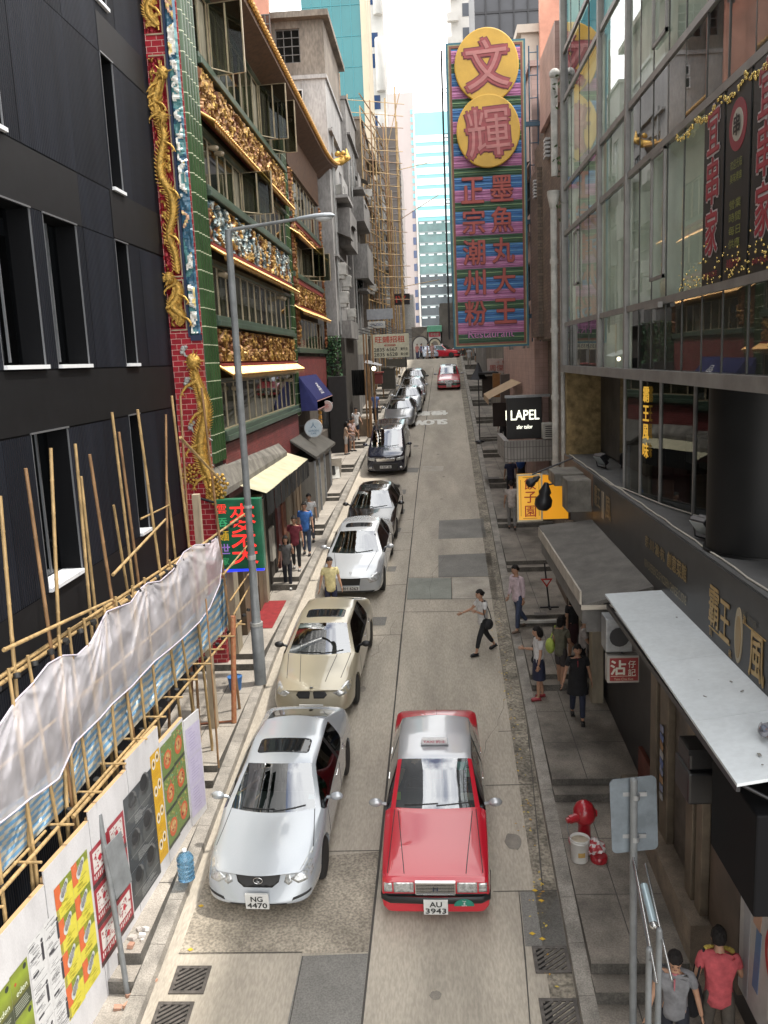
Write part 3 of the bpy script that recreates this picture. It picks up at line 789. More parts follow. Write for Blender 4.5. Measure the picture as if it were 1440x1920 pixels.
opened = {(0, 1): 80, (0, 8): 85, (0, 10): 85, (1, 4): 82}
for fi, (s, tz) in enumerate(zip(sills, tops)):
    a = MB(); a.bbox(OX - .1, OX + .16, 21.1, 33.15, s - .26, s - .12, .02, oi); a.bbox(OX - .1, OX + .10, 21.1, 33.15, s - .12, s, .015, oi); a.build('sill_beam', GREENB, orn)
    a = MB(); a.box(OX - .08, OX + .05, 21.1, 33.15, tz, tz + .1, oi); a.build('lintel', GREENB, orn)
    n = 13; w = 12.05 / n
    for k in range(n):
        ow = opened.get((fi, k), 0)
        orn_window(21.1 + k * w, 21.1 + (k + 1) * w - .004, s, tz, ow, (k * 7 + fi * 3) % 5 != 0)
    if fi:
        gold_eave(21.1, 33.2, tz + .1)
        z0, z1 = tz + .42, sills[fi - 1] - .28
        a = MB(); relief(a, OL, 21.1, 33.15, z0 + .05, z1, .042, .15, pal_mix if fi == 2 else pal_gold, fi, 3.0, -.02); a.build('carved_frieze', GILD, orn)
        a = MB(); a.box(OX - .05, OX + .1, 21.1, 33.15, z0 - .06, z0 + .05, oi); a.build('moulding', TRIMR, orn)
for y, fi in ((22.0, 2), (22.5, 2), (30.4, 2), (31, 2), (22.6, 3), (31, 3), (31.5, 3), (22.0, 1), (22.6, 1), (29.6, 0)):
    a = MB(); z = tops[fi] - .18; a.tube(oi @ Vector((OX - .05, y, z)), oi @ Vector((OX + .12, y, z - .02)), .05, .075, 10); a.ball(oi @ Vector((OX + .13, y, z - .02)), .07, 8); a.build('spotlight', mat('lamp housing', (.30, .24, .16), .4), orn)
# second, lower-set bay beyond the middle pier
for s, tz, zf in ((5.78, 7.5, None), (3.55, 4.75, 5.55), (0.62, 1.85, 3.05)):
    a = MB(); a.bbox(OX - .1, OX + .12, 34.0, 43.3, s - .2, s, .015, oi); a.build('sill_beam', GREENB, orn)
    n = 9; w = 9.3 / n
    for k in range(n): orn_window(34.0 + k * w, 34.0 + (k + 1) * w - .004, s, tz, 80 if (k in (2, 4) and 2 < s < 5) else 0, k % 3 != 1)
    if zf:
        gold_eave(34.0, 43.3, tz + .08)
        a = MB(); relief(a, OL, 34.05, 43.25, tz + .46, zf - .1 + (.0 if s > 1 else .2), .042, .15, pal_gold, 7 + s, 3.0, -.02); a.build('carved_frieze', GILD, orn)
        a = MB(); a.box(OX - .05, OX + .08, 34.0, 43.3, tz + .36, tz + .46, oi); a.box(OX - .05, OX + .08, 34.0, 43.3, zf - .1 + (.0 if s > 1 else .2), zf + (.03 if s > 1 else .3), oi); a.build('moulding', TRIMR, orn)
a = MB(); relief(a, OL, 34.02, 34.6, .7, 7.4, .05, .14, pal_gold, 31, 4, .05); relief(a, OL, 43.0, 43.4, .7, 7.4, .05, .14, pal_gold, 33, 4, .05); a.build('carved_post', GILD, orn)
# great eaves
a = MB()
E0, E1 = 20.6, 47.0
zr = lambda y: 9.25 + (0.0 if y < 40 else (y - 40) ** 2 * .016)
for k in range(20):
    p, q = lerp(E0, E1, k / 20), lerp(E0, E1, (k + 1) / 20)
    a.add([oi @ Vector(v) for v in ((OX + .02, p, 8.95), (OX + .02, q, 8.95), (OX + .75, q, zr(q)), (OX + .75, p, zr(p)))], [(0, 3, 2, 1)])
    a.add([oi @ Vector(v) for v in ((OX + .75, p, zr(p)), (OX + .75, q, zr(q)), (OX + .75, q, zr(q) + .14), (OX + .75, p, zr(p) + .14))], [(0, 1, 2, 3), (3, 2, 1, 0)])
a.box(OX - 2, OX + .06, 34, 43.4, 7.5, 9.0, oi)
a.build('eave_soffit', SOFFIT, orn)
a = MB(); n = 96
for k in range(20):
    p, q = lerp(E0, E1, k / 20), lerp(E0, E1, (k + 1) / 20)
    a.add([oi @ Vector(v) for v in ((OX + .8, p, zr(p) + .15), (OX + .8, q, zr(q) + .15), (OX - 2.4, q, zr(q) + 1.5), (OX - 2.4, p, zr(p) + 1.5))], [(0, 1, 2, 3), (3, 2, 1, 0)])
for i in range(n + 1):
    y = lerp(E0, E1, i / n); a.tube(oi @ Vector((OX + .82, y, zr(y) + .17)), oi @ Vector((OX - 2.4, y, zr(y) + 1.55)), .07, .07, 6); a.ball(oi @ Vector((OX + .83, y, zr(y) + .16)), .085, 6)
a.build('tiled_roof', GOLDT, orn)
a = MB(); c = Vector((OX + .9, E1 + .1, zr(E1) + .3))
a.path([oi @ (c + Vector((-.5, -.5, -.15))), oi @ c, oi @ (c + Vector((.35, .5, .25))), oi @ (c + Vector((.25, .9, .8)))], [.12, .22, .15, .03], 8)
for k in range(9): a.ball(oi @ (c + Vector((rnd.uniform(-.2, .3), rnd.uniform(-.3, .5), rnd.uniform(0, .5)))), .13, 6)
a.build('roof_finial', GOLD, orn)
# ================================================================== shopfronts under the restaurant
PAINT = mat('painted print', (0.5, 0.5, 0.5), 0.5, attr=True, var=0.12, vscale=8)
MATTE = mat('matte colours', (0.5, 0.5, 0.5), 0.8, attr=True, var=0.2, vscale=5)
STEEL = mat('galvanised steel', (0.30, 0.31, 0.32), 0.42, 0.55, var=0.25, vscale=6)
GREYP = mat('grey street paint', (0.19, 0.20, 0.205), 0.5, 0.1, var=0.25, vscale=4)
DARKM = mat('dark metal', (0.03, 0.03, 0.033), 0.4, 0.4)
WOOD = mat('brown shutter', (0.15, 0.105, 0.065), 0.6, var=0.4, vscale=3, stretch=(1, 4, .4))
BEIGEW = mat('beige panel', (0.34, 0.29, 0.21), 0.6, var=0.3, vscale=3, stretch=(2, 2, .4))
CANOPYC = mat('weathered canopy', (0.20, 0.185, 0.16), 0.85, var=0.5, vscale=2.5, fine=0.3)
CREAM = mat('cream canvas', (0.47, 0.44, 0.30), 0.8, var=0.2, vscale=2)
SHADOWY = mat('painted shade', (0.045, 0.038, 0.031), 0.8, var=0.5, vscale=3)  # one dark tone painting in the shade of shop depths and recesses
def tbox(name, label, cat, x0, x1, y0, y1, z0, z1, m, r=0.01, group=None):
    a = MB(); a.bbox(x0, x1, y0, y1, z0, z1, r); return tag(a.build(name, m), label, cat, group)
shop = thing('noodle_shop', 'brown shuttered noodle shop front beneath the cream awning', 'shop', (-5.1, 25, padL(25)))
si = Matrix.Translation((5.1, -25, -padL(25)))
XS = lambda y: -5.05 + 0.028 * (y - 21)
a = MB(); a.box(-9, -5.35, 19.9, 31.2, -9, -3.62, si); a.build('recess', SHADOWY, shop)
for y0, y1, nm, m, dx in ((20.0, 20.5, 'pillar', BEIGEW, .12), (20.55, 21.2, 'door', SHADOWY, -.12), (21.25, 21.7, 'pillar', WOOD, .05), (21.75, 23.7, 'shutter', WOOD, 0), (23.75, 24.1, 'pillar', BEIGEW, .06),
                          (24.15, 26.0, 'shutter', SHADOWY, -.05), (26.1, 27.6, 'door', mat('oxblood door', (.11, .025, .02), .4), 0.0), (27.7, 28.1, 'pillar', BEIGEW, .06), (28.15, 30.4, 'shutter', WOOD, 0)):
    a = MB(); n = max(1, int((y1 - y0) / .32))
    for k in range(n):
        p, q = lerp(y0, y1, k / n), lerp(y0, y1, (k + 1) / n)
        a.box(XS(p) - .25, XS(p) + dx - (.02 if k % 2 else 0), p + .006, q - .006, padL(p) - .3, -3.66, si)
    a.build(nm, m, shop)
for x, y, c in ((-4.98, 22.2, (.35, .3, .25)), (-4.95, 24.9, (.4, .38, .33)), (-4.9, 26.8, (.25, .1, .06))):
    a = MB(); a.box(x - .2, x + .04, y, y + .5, padL(y) + .9, padL(y) + 1.9, si, c); a.build('menu_board', MATTE, shop)
a = MB()                                              # ledge above the shops
a.add([Vector(p) for p in ((-5.2, 19.7, -2.35), (-4.98, 19.7, -2.9), (-4.92, 28.6, -2.92), (-5.2, 28.6, -2.6), (-5.2, 19.7, -3.0), (-4.98, 19.7, -3.05), (-4.92, 28.6, -3.07), (-5.2, 28.6, -3.0))],
      [(0, 1, 2, 3), (1, 5, 6, 2), (0, 4, 5, 1), (3, 2, 6, 7)])
tag(a.build('concrete_ledge', CANOPYC), 'stained sloping concrete ledge along the red brick above the cream awning', 'ledge')
aw = thing('awning', 'cream canvas awning with leaf printed valance over the noodle shop', 'awning', (-5.1, 25, -3.1))
ai = Matrix.Translation((5.1, -25, 3.1))
a = MB(); n = 14
for k in range(n):
    p, q = lerp(21.5, 29.2, k / n), lerp(21.5, 29.2, (k + 1) / n); sg = lambda u: -.03 * (u - 21.5) / 7.7 + .012 * math.sin(u * 1.6); s1, s2 = sg(p), sg(q)
    a.add([ai @ Vector(v) for v in ((-5.15, p, -2.97), (-4.3, p, -3.24 + s1), (-4.3, q, -3.24 + s2), (-5.15, q, -2.97))], [(0, 1, 2, 3)])
    a.add([ai @ Vector(v) for v in ((-5.15, p, -2.98), (-4.3, p, -3.25 + s1), (-4.3, q, -3.25 + s2), (-5.15, q, -2.98))], [(3, 2, 1, 0)])
a.build('canvas', CREAM, aw)
a = MB(); a.col = (.36, .36, .22)
for k in range(30):
    p, q = lerp(21.5, 29.2, k / 30), lerp(21.5, 29.2, (k + 1) / 30)
    x = -4.285 + .015 * math.sin(k * 1.7)
    a.add([ai @ Vector(v) for v in ((x, p, -3.25), (x, q, -3.27), (x, q, -3.85), (x, p, -3.83))], [(3, 2, 1, 0), (0, 1, 2, 3)])
for k in range(90):
    y = rnd.uniform(21.6, 29.1); z = rnd.uniform(-3.75, -3.3); s = rnd.uniform(.04, .11); an = rnd.uniform(0, 3.1)
    c, d = math.cos(an) * s, math.sin(an) * s
    a.add([ai @ Vector((-4.255, y - c, z - d)), ai @ Vector((-4.255, y + d * .3, z - c * .3)), ai @ Vector((-4.255, y + c, z + d)), ai @ Vector((-4.255, y - d * .3, z + c * .3))], [(0, 1, 2, 3)], col=(.05, .09, .04))
a.build('valance', MATTE, aw)
a = MB()
for y in (21.55, 25.3, 29.15): a.tube(ai @ Vector((-5.1, y, -3.9)), ai @ Vector((-4.32, y, -3.3)), .02, .02, 6)
a.build('bracket', DARKM, aw)
# grey metal booth
bt = thing('kiosk', 'grey metal kiosk with flat sheet roof beside the noodle shop', 'kiosk', (-4.75, 34, padL(34)))
bi = Matrix.Translation((4.75, -34, -padL(34)))
a = MB(); a.box(-5.2, -4.42, 31.4, 37.0, padL(31.4) - .2, -3.62, bi); a.build('wall', mat('grey kiosk wall', (.20, .185, .16), .6, var=.3, stretch=(1, 3, .3), vscale=3), bt)
a = MB(); a.add([bi @ Vector(p) for p in ((-5.2, 30.9, -2.72), (-4.28, 31.2, -3.42), (-4.28, 37.6, -3.5), (-5.2, 36.5, -2.75), (-5.2, 30.9, -2.8), (-4.28, 31.2, -3.52), (-4.28, 37.6, -3.6), (-5.2, 36.5, -2.83))],
                 [(0, 1, 2, 3), (7, 6, 5, 4), (0, 4, 5, 1), (1, 5, 6, 2), (2, 6, 7, 3)]); a.build('roof', mat('dull sheet roof', (.075, .07, .06), .6, var=.35, vscale=2.5, fine=.3), bt)
for y in (31.5, 32.7, 34.3, 36.2): a = MB(); a.box(-4.44, -4.36, y, y + .1, padL(y), -3.6, bi); a.build('post', STEEL, bt)
a = MB(); a.box(-4.43, -4.39, 34.5, 36.0, padL(35), padL(35) + 1.5, bi); a.build('door', SHADOWY, bt)
# blue awning and round signs beyond it
a = MB(); a.col = (.035, .04, .17)
P = [Vector(p) for p in ((-5.1, 33.4, -.5), (-5.1, 38.6, -.5), (-4.45, 38.9, -1.45), (-4.45, 33.6, -1.45), (-4.45, 33.6, -1.85), (-4.45, 38.9, -1.85), (-5.1, 33.6, -1.85))]
a.add(P, [(0, 3, 2, 1), (3, 4, 5, 2), (0, 6, 4, 3)]); a.add(P, [(1, 2, 3, 0), (2, 5, 4, 3)])
nv = (P[1] - P[0]).cross(P[3] - P[0]) * -1
write(a, '品', (-4.75, 36.4, -.99), Yp, (P[0] - P[3]).normalized(), .34, .7, (.6, .6, .65), .01); write(a, '口口', (-4.62, 36.4, -1.2), Yp, (P[0] - P[3]).normalized(), .22, .9, (.6, .6, .65), .01)
for k in range(2): a.box(-4.452, -4.44, 33.6, 38.9, -1.5 - .33 * k, -1.47 - .33 * k, col=(.5, .3, .3))
tag(a.build('awning', MATTE), 'dark blue sloping awning with pale emblem under the brick band', 'awning')
def round_sign(c, r, face, txt, label, tcol, rz=0.0):
    t = thing('round_sign', label, 'sign', c, rz)
    a = MB(); Mr = Euler((R(90), 0, 0)).to_matrix().to_4x4()
    a.lathe([(r, -.06), (r, .06)], 24, Mr, (.45, .45, .45)); a.lathe([(r * .93, .055), (r * .93, .066)], 24, Mr, face)
    for i, (s, z, h) in enumerate(txt): write(a, s, (0, -.07, z * r), Xp, Zp, h * r, None, tcol, .01)
    a.build('face', PAINT, t)
    a = MB(); a.tube((-r, 0, r * .3), (-r - .45, 0, r * .3), .02, .02, 6); a.build('bracket', DARKM, t)
p = atY(588, 803, 33.5); round_sign(p, .36, (.55, .64, .70), (('人', .35, .6), ('GARDEN', -.25, .2), ('CAFE', -.55, .18)), 'round pale blue sign with small figure above the kiosk roof', (.10, .22, .35))
p = atY(613, 762, 36.0); round_sign(p, .24, (.58, .42, .38), (('茶', .05, .8),), 'small round pink sign on bracket below the blue awning', (.5, .15, .13))
p = atY(600, 775, 35.2)
a = MB(); a.col = (.62, .30, .06)
for k in range(5): a.bbox(p.x - .07, p.x + .07, p.y - .04, p.y + .04, p.z + .35 - k * .2, p.z + .52 - k * .2, .03)
tag(a.build('gold_pendant', MATTE), 'orange and gold hanging banner beside the round pink sign', 'banner')
# red carpet and easels
a = MB(); q = [atG(490, 1165, .2), atG(532, 1165, .2), atG(557, 1135, .2), atG(497, 1135, .2)]
zc = padL(22.5) + .012
a.add([Vector((x, y, padL(y) + .012)) for x, y in ((-5.3, 21.7), (-4.43, 21.7), (-4.4, 23.9), (-5.3, 23.9))], [(0, 1, 2, 3)])
a.add([Vector((x, y, padL(y) + .002)) for x, y in ((-5.3, 21.7), (-4.43, 21.7), (-4.4, 23.9), (-5.3, 23.9))], [(3, 2, 1, 0)])
tag(a.build('door_mat', mat('red carpet', (.26, .022, .025), .95, var=.25, vscale=6, fine=.3)), 'flat red carpet laid on the pavement before the shop door', 'carpet')
def easel(x, y, h, label, board=False):
    t = thing('easel', label, 'easel', (x, y, padL(y)), R(20))
    for s in (-1, 1):
        a = MB(); a.tube((s * .32, -.22, 0), (s * .05, 0, h), .022, .02, 6); a.build('leg', mat('pale timber', (.35, .25, .14), .6, var=.3), t)
    a = MB(); a.tube((0, .35, 0), (0, 0, h), .022, .02, 6); a.build('leg', mat('pale timber'), t)
    a = MB(); a.tube((-.25, -.17, h * .25), (.25, -.17, h * .25), .018, .018, 6); a.build('stretcher', mat('pale timber'), t)
    return t
p = atG(590, 940, .2); easel(p.x, p.y, 1.55, 'bare wooden easel standing on the pavement below the kiosk')
p = atG(626, 897, .2)
a = MB(); M = Matrix.Translation((p.x, p.y, padL(p.y))) @ Euler((R(-14), 0, R(25))).to_matrix().to_4x4()
a.bbox(-.3, .3, -.02, .02, .02, .95, .01, M, (.72, .72, .68)); write(a, 'i', M @ Vector((0, -.03, .5)), M.to_3x3() @ Vector(Xp), M.to_3x3() @ Vector(Zp), .55, .16, (.03, .03, .03), .05)
M2 = Matrix.Translation((p.x, p.y + .3, padL(p.y))) @ Euler((R(14), 0, R(25))).to_matrix().to_4x4(); a.bbox(-.3, .3, -.02, .02, .02, .95, .01, M2, (.5, .46, .4))
tag(a.build('sandwich_board', MATTE), 'white folding board with black figure on the left pavement', 'board')

# hanging neon sign
ns = thing('neon_sign', 'green hanging neon noodle sign with big red characters and blue bottom tube', 'sign', atY(450, 1000, 20.2))
ns.location = Vector((-4.60, 19.62, -3.90)) 
a = MB(); a.bbox(-.52, .54, -.12, .12, -.84, .84, .02); a.build('board', mat('dark green enamel', (.015, .15, .075), .35, var=.3), ns)
NEONR = mat('red neon tube', (.9, .05, .04), .3, emit=(1, .035, .03), estr=.6)
a = MB()
for s, z, h, x in (('麥', .38, .72, .1), ('奀', -.36, .72, .1)):
    write(a, s, (x, -.125, z), Xp, Zp, h, .62, (.9, .05, .04), .0)
    write(a, s, (-x, .125, z), (-1, 0, 0), Zp, h, .62, (.9, .05, .04), .0)
write(a, '雲', (-.38, -.125, .62), Xp, Zp, .22, None, (.9, .05, .04), .0); a.build('lettering', NEONR, ns)
a = MB()
write(a, '吞', (-.38, -.125, .3), Xp, Zp, .2, None, (.1, .7, .3), .015); write(a, '麵', (-.38, -.125, -.02), Xp, Zp, .24, None, (.95, .6, .05), .015)
write(a, '世', (-.38, -.125, -.34), Xp, Zp, .24, None, (.55, .3, .95), .015); write(a, '家', (-.38, -.125, -.64), Xp, Zp, .18, None, (.1, .6, .25), .015); a.build('small_lettering', mat('neon colours', (.5, .5, .5), .4, attr=True), ns)
a = MB(); a.tube((-.5, -.05, -.88), (.52, -.05, -.86), .05, .05, 8); a.build('tube', mat('blue neon tube', (.03, .05, .7), .3, emit=(.02, .05, .9), estr=.7), ns)
a = MB(); a.tube((-.52, 0, .75), (-1.0, 0, .9), .03, .03, 6); a.tube((-.52, 0, -.6), (-1.0, 0, -.6), .03, .03, 6); a.build('bracket', DARKM, ns)

# ================================================================== street lamp
lp = Vector((-4.22, 18.9, 0)); lp.z = padL(18.9)
sl = thing('street_lamp', 'tall tapered grey street lamp with curved cobra head over the left pavement', 'street lamp', lp)
top = atY(424, 432, 18.9) - lp
a = MB(); a.lathe([(.14, 0), (.145, 1.45), (.11, 1.5), (.082, 3.2), (.075, top.z)], 14); a.build('pole', GREYP, sl)
a = MB(); a.lathe([(.15, 1.42), (.15, 1.5)], 14); a.lathe([(.10, 3.0), (.10, 3.1)], 14); a.lathe([(.098, 4.2), (.098, 4.26)], 14); a.build('collar', mat('pale collar', (.42, .42, .40), .5, .3), sl)
e = atY(556, 411, 18.7) - lp
a = MB(); a.path([(0, 0, top.z - .02), (.12, 0, top.z + .01), e], [.045, .04, .034], 10); a.build('arm', GREYP, sl)
h1 = atY(628, 404, 18.6) - lp
d = (h1 - e).normalized(); Mh = frame_matrix((e + h1) / 2, d, Zp); L = (h1 - e).length
a = MB()
prof = [(-.5, .035, .03), (-.42, .06, .05), (-.25, .09, .06), (0, .14, .075), (.25, .15, .075), (.42, .11, .06), (.5, .02, .02)]
V = []; n = 14
for t, w, hh in prof:
    for k in range(n):
        an = 2 * math.pi * k / n; V.append(Mh @ Vector((t * L, (math.sin(an) if math.sin(an) > 0 else .45 * math.sin(an)) * hh, math.cos(an) * w)))
a.add(V, [(i * n + k, i * n + (k + 1) % n, (i + 1) * n + (k + 1) % n, (i + 1) * n + k) for i in range(len(prof) - 1) for k in range(n)], True)
a.build('lamp_head', mat('pale grey lamp housing', (.36, .39, .42), .35, .2), sl)
a = MB(); a.ball(Mh @ Vector((.2 * L, -.03, 0)), (.2, .11, .07), 12); a.build('lens', mat('frosted lens', (.55, .57, .58), .2, spec=.7), sl)

# ================================================================== bamboo scaffold, net, striped sheet and hoarding
def XB(y, off=0): return -4.95 + off + .052 * (y - 10)
def atS(px, py, off=0.0):
    v = ray(px, py); t = (-4.95 + off - .52) / (v.x - .052 * v.y); return v * t
BAMBOO = mat('dry bamboo', (0.43, 0.29, 0.13), 0.5, var=0.35, vscale=9, stretch=(1, 1, .25), fine=.2, fscale=30)
BAMBOO2 = mat('brown bamboo', (0.28, 0.16, 0.075), 0.5, var=0.4, vscale=9, stretch=(1, 1, .25))
TIE = mat('black nylon tie', (.02, .02, .02), .6)
sc = thing('bamboo_scaffold', 'bamboo pole scaffold lashed along the dark building behind the posters', 'scaffold', (-5.0, 13, padL(13)))
sci = Matrix.Translation((5.0, -13, -padL(13)))
def bamboo(p, q, r, nm='upright_pole', m=BAMBOO, seed=0):
    p, q = Vector(p), Vector(q); L = (q - p).length; n = max(2, int(L / .42)); rr = random.Random(seed)
    side = Vector((rr.uniform(-1, 1), rr.uniform(-1, 1), 0)) * .018 * min(L, 4) / 4
    pts, rad = [], []
    for i in range(n):
        for t, k in ((0, 1.0), (.04, 1.14), (.09, 1.0)):
            u = (i + t) / n; pts.append(p.lerp(q, u) + side * math.sin(u * 3.1)); rad.append(r * .62 * k * (1 - .22 * u))
    pts.append(q); rad.append(r * .48)
    a = MB(); a.path([sci @ v for v in pts], rad, 7); return a.build(nm, m, sc)
def down(t, b, z):
    t, b = Vector(t), Vector(b); f = (z - t.z) / (b.z - t.z); return t + (b - t) * f
up = [((48, 878), (97, 1240), 0), ((95, 840), (113, 1227), 0), ((141, 832), (170, 1193), -.35), ((168, 852), (213, 1137), 0), ((152, 893), (182, 1160), -.5), ((210, 773), (248, 1090), -.35),
      ((223, 810), (258, 1090), -.5), ((213, 947), (240, 1107), -.6), ((258, 768), (302, 1083), 0), ((311, 777), (314, 1040), -.5), ((313, 905), (330, 1057), -.4), ((322, 742), (355, 1027), 0), ((338, 742), (350, 950), -.3),
      ((0, 930), (30, 1280), 0)]
for i, (t, b, off) in enumerate(up):
    T, B = atS(*t, off), atS(*b, off); e = down(T, B, -8.2)
    e.x = max(min(e.x, T.x + .25), T.x - .2)
    bamboo(e, T, .048, seed=i, m=BAMBOO if i % 3 else BAMBOO2)
for i, (t, b) in enumerate([((50, 1507), (72, 1670)), ((90, 1467), (110, 1567)), ((133, 1420), (147, 1557)), ((157, 1393), (170, 1493)), ((185, 1360), (200, 1467)), ((212, 1337), (220, 1433)), ((238, 1310), (248, 1400)), ((265, 1280), (273, 1363)), ((290, 1280), (300, 1380)), ((0, 1610), (13, 1733)), ((338, 1215), (350, 1275)), ((373, 1160), (381, 1235))]):
    T, B = atS(*t, .06), atS(*b, .06); top_ = down(T, B, -3.3); e = down(T, B, -8.2); e.x = T.x
    top_.x = max(min(top_.x, T.x + .1), T.x - .1); top_.y = T.y + max(-.1, min(.1, top_.y - T.y)); bamboo(e, top_, .043, seed=40 + i)
T, B = atS(378, 727, .05), atS(437, 1150, .05); bamboo(Vector((T.x + .1, 17.6, padL(17.6))), T, .05, seed=61, m=BAMBOO2)
p = atG(410, 1440, .25); bamboo(p, Vector((p.x - .12, p.y + .5, -4.4)), .035, seed=62, m=BAMBOO2)
p = atG(367, 1365, .3); bamboo(p, p + Vector((-.05, .1, 2.2)), .035, seed=63, m=BAMBOO2)
rails = [((6.5, -3.45), (12.6, -3.45), .05, 0), ((9, -3.38), (15.5, -3.42), .045, -.02), ((11.8, -3.48), (19.6, -3.4), .05, .04), ((6.5, -5.62), (12.5, -5.62), .045, .1), ((10, -5.68), (18.2, -5.62), .045, .12), ((6, -5.55), (9.5, -5.58), .04, .02),
         ((10.5, -4.35), (18.5, -4.35), .035, -.02), ((7, -4.4), (11.5, -4.4), .035, -.03), ((17.2, -4.3), (19.4, -4.1), .036, .1), ((17.5, -4.95), (19.2, -4.75), .036, .12), ((17.6, -5.3), (19.3, -5.0), .036, .14),
         ((9.0, -3.05), (11.9, -3.3), .042, .08), ((12.0, -2.95), (14.3, -2.55), .042, .08), ((14.4, -2.55), (15.8, -2.55), .03, -.4)]
for i, ((y0, z0), (y1, z1), r, off) in enumerate(rails): bamboo((XB(y0, off), y0, z0), (XB(y1, off), y1, z1), r, 'rail_pole', seed=80 + i)
bamboo(atS(338, 820, .3), atS(413, 900, .35), .045, 'rail_pole', seed=99)
for i in range(14):                                  # short putlogs sticking out over the hoarding
    y = 7.2 + i * .82; bamboo((XB(y, -.75), y, -5.58), (XB(y, .30), y + .02, -5.60), .036, 'putlog', seed=120 + i)
a = MB()
for y in [7.2 + i * .41 for i in range(30)]:
    for z in (-3.45, -5.63):
        a.lathe([(.045, -.03), (.048, 0), (.045, .03)], 7, sci @ Matrix.Translation((XB(y, .05), y, z)) @ Euler((rnd.uniform(-.5, .5), rnd.uniform(-.4, .4), 0)).to_matrix().to_4x4())
a.build('lashing', TIE, sc)
a = MB(); a.bbox(-4.86, -4.72, 16.7, 16.86, padL(16.7), -2.5, .01, sci); a.build('timber_post', mat('weathered timber', (.42, .34, .24), .7, var=.3, stretch=(1, 1, .2), vscale=8), sc)
# red painted post with base rail
a = MB(); P0 = Vector((-4.42, 16.95, padL(16.95))); T0 = atY(437, 1155, 17.2)
a.tube(P0, T0, .055, .055, 10); tag(a.build('red_post', mat('flaking red post', (.36, .10, .05), .6, var=.55, vscale=14, col2=(.42, .22, .10))), 'tall flaking red and orange post by the end of the scaffold', 'post')
a = MB(); a.tube(P0 + Vector((-.05, 0, .04)), P0 + Vector((-.85, -.1, .02)), .022, .022, 6); a.tube(P0 + Vector((-.85, -.1, .02)), P0 + Vector((-.8, 0, 1.6)), .022, .022, 6)
tag(a.build('gate_frame', mat('rusty tube', (.28, .11, .06), .6, .2, var=.4)), 'thin rusty tube frame lying at the foot of the red post', 'frame')
# translucent net
def interp(pl, t):
    t *= len(pl) - 1; k = min(int(t), len(pl) - 2); f = t - k; return tuple(lerp(pl[k][i], pl[k + 1][i], f) for i in range(2))
def netmat():
    m, n, l, b = _new('lilac mesh net')
    b.inputs['Base Color'].default_value = (.95, .92, .97, 1); b.inputs['Roughness'].default_value = 1; b.inputs['Specular IOR Level'].default_value = 0
    t = n.new('ShaderNodeBsdfTransparent'); tl = n.new('ShaderNodeBsdfTranslucent'); tl.inputs['Color'].default_value = (.95, .92, .97, 1)
    m1 = n.new('ShaderNodeMixShader'); m1.inputs['Fac'].default_value = .4; m2 = n.new('ShaderNodeMixShader')
    tc = n.new('ShaderNodeTexCoord'); nz = n.new('ShaderNodeTexNoise'); nz.inputs['Scale'].default_value = 2.2; nz.inputs['Detail'].default_value = 2
    r = ramp(n, [(.35, (.42,) * 3), (.65, (.60,) * 3)])
    l.new(tc.outputs['Object'], nz.inputs['Vector']); l.new(nz.outputs['Fac'], r.inputs['Fac']); l.new(r.outputs['Color'], m2.inputs['Fac'])
    l.new(b.outputs['BSDF'], m1.inputs[1]); l.new(tl.outputs['BSDF'], m1.inputs[2])
    l.new(t.outputs['BSDF'], m2.inputs[1]); l.new(m1.outputs['Shader'], m2.inputs[2]); l.new(m2.outputs['Shader'], n['Material Output'].inputs['Surface'])
    return m
U = [(-60, 1450), (0, 1358), (30, 1313), (60, 1283), (90, 1245), (118, 1229), (145, 1228), (170, 1205), (188, 1170), (200, 1147), (218, 1140), (245, 1130), (262, 1105), (277, 1093), (300, 1090), (325, 1068), (345, 1035), (365, 1022), (390, 1020), (408, 1007)]
Lw = [(-60, 1590), (0, 1543), (30, 1520), (57, 1497), (80, 1482), (110, 1460), (127, 1423), (140, 1393), (165, 1368), (187, 1347), (210, 1320), (247, 1287), (262, 1270), (290, 1240), (320, 1216), (350, 1190), (375, 1165), (393, 1140), (412, 1095), (417, 1050)]
a = MB(); nu, nv = 170, 40; V = []
TIES = [.0, .12, .285, .475, .69, .84, 1.0]
for i in range(nu + 1):
    u = i / nu; pu, pl_ = interp(U, u), interp(Lw, u)
    for j in range(nv + 1):
        v = j / nv
        q = (lerp(pu[0], pl_[0], v), lerp(pu[1], pl_[1], v)); fold = 0.0
        for k_, ut in enumerate(TIES):                      # folds fan out from each tie
            du = (u - ut) * 6; r_ = math.hypot(du, v); an = math.atan2(du, v + .03)
            fold += (1.2 - 2.4 * abs(math.sin(an * 6.5 + k_ * 2)) ** .7) * math.exp(-r_ * 1.5) * min(1, r_ * 5)
        d = .08 + .10 * math.sin(v * 2.9) + .022 * fold + .012 * abs(noise.noise(Vector((u * 60, v * 9 + u * 30, 1)))) + .03 * noise.noise(Vector((u * 14 + v * 2, v * 3 - u * 5, 2)))
        V.append(atS(*q, d))
a.add(V, [(i * (nv + 1) + j, i * (nv + 1) + j + 1, (i + 1) * (nv + 1) + j + 1, (i + 1) * (nv + 1) + j) for i in range(nu) for j in range(nv)], True)
NETM = netmat()
net = tag(a.build('debris_net', NETM), 'sagging lilac debris net draped from the bamboo rail', 'net')
a = MB(); a.path([V[i * (nv + 1)] for i in range(nu + 1)], .012, 6); a.path([V[i * (nv + 1) + nv] for i in range(nu + 1)], .014, 6)
a.build('hem', mat('net hem', (.50, .46, .53), .9), net)
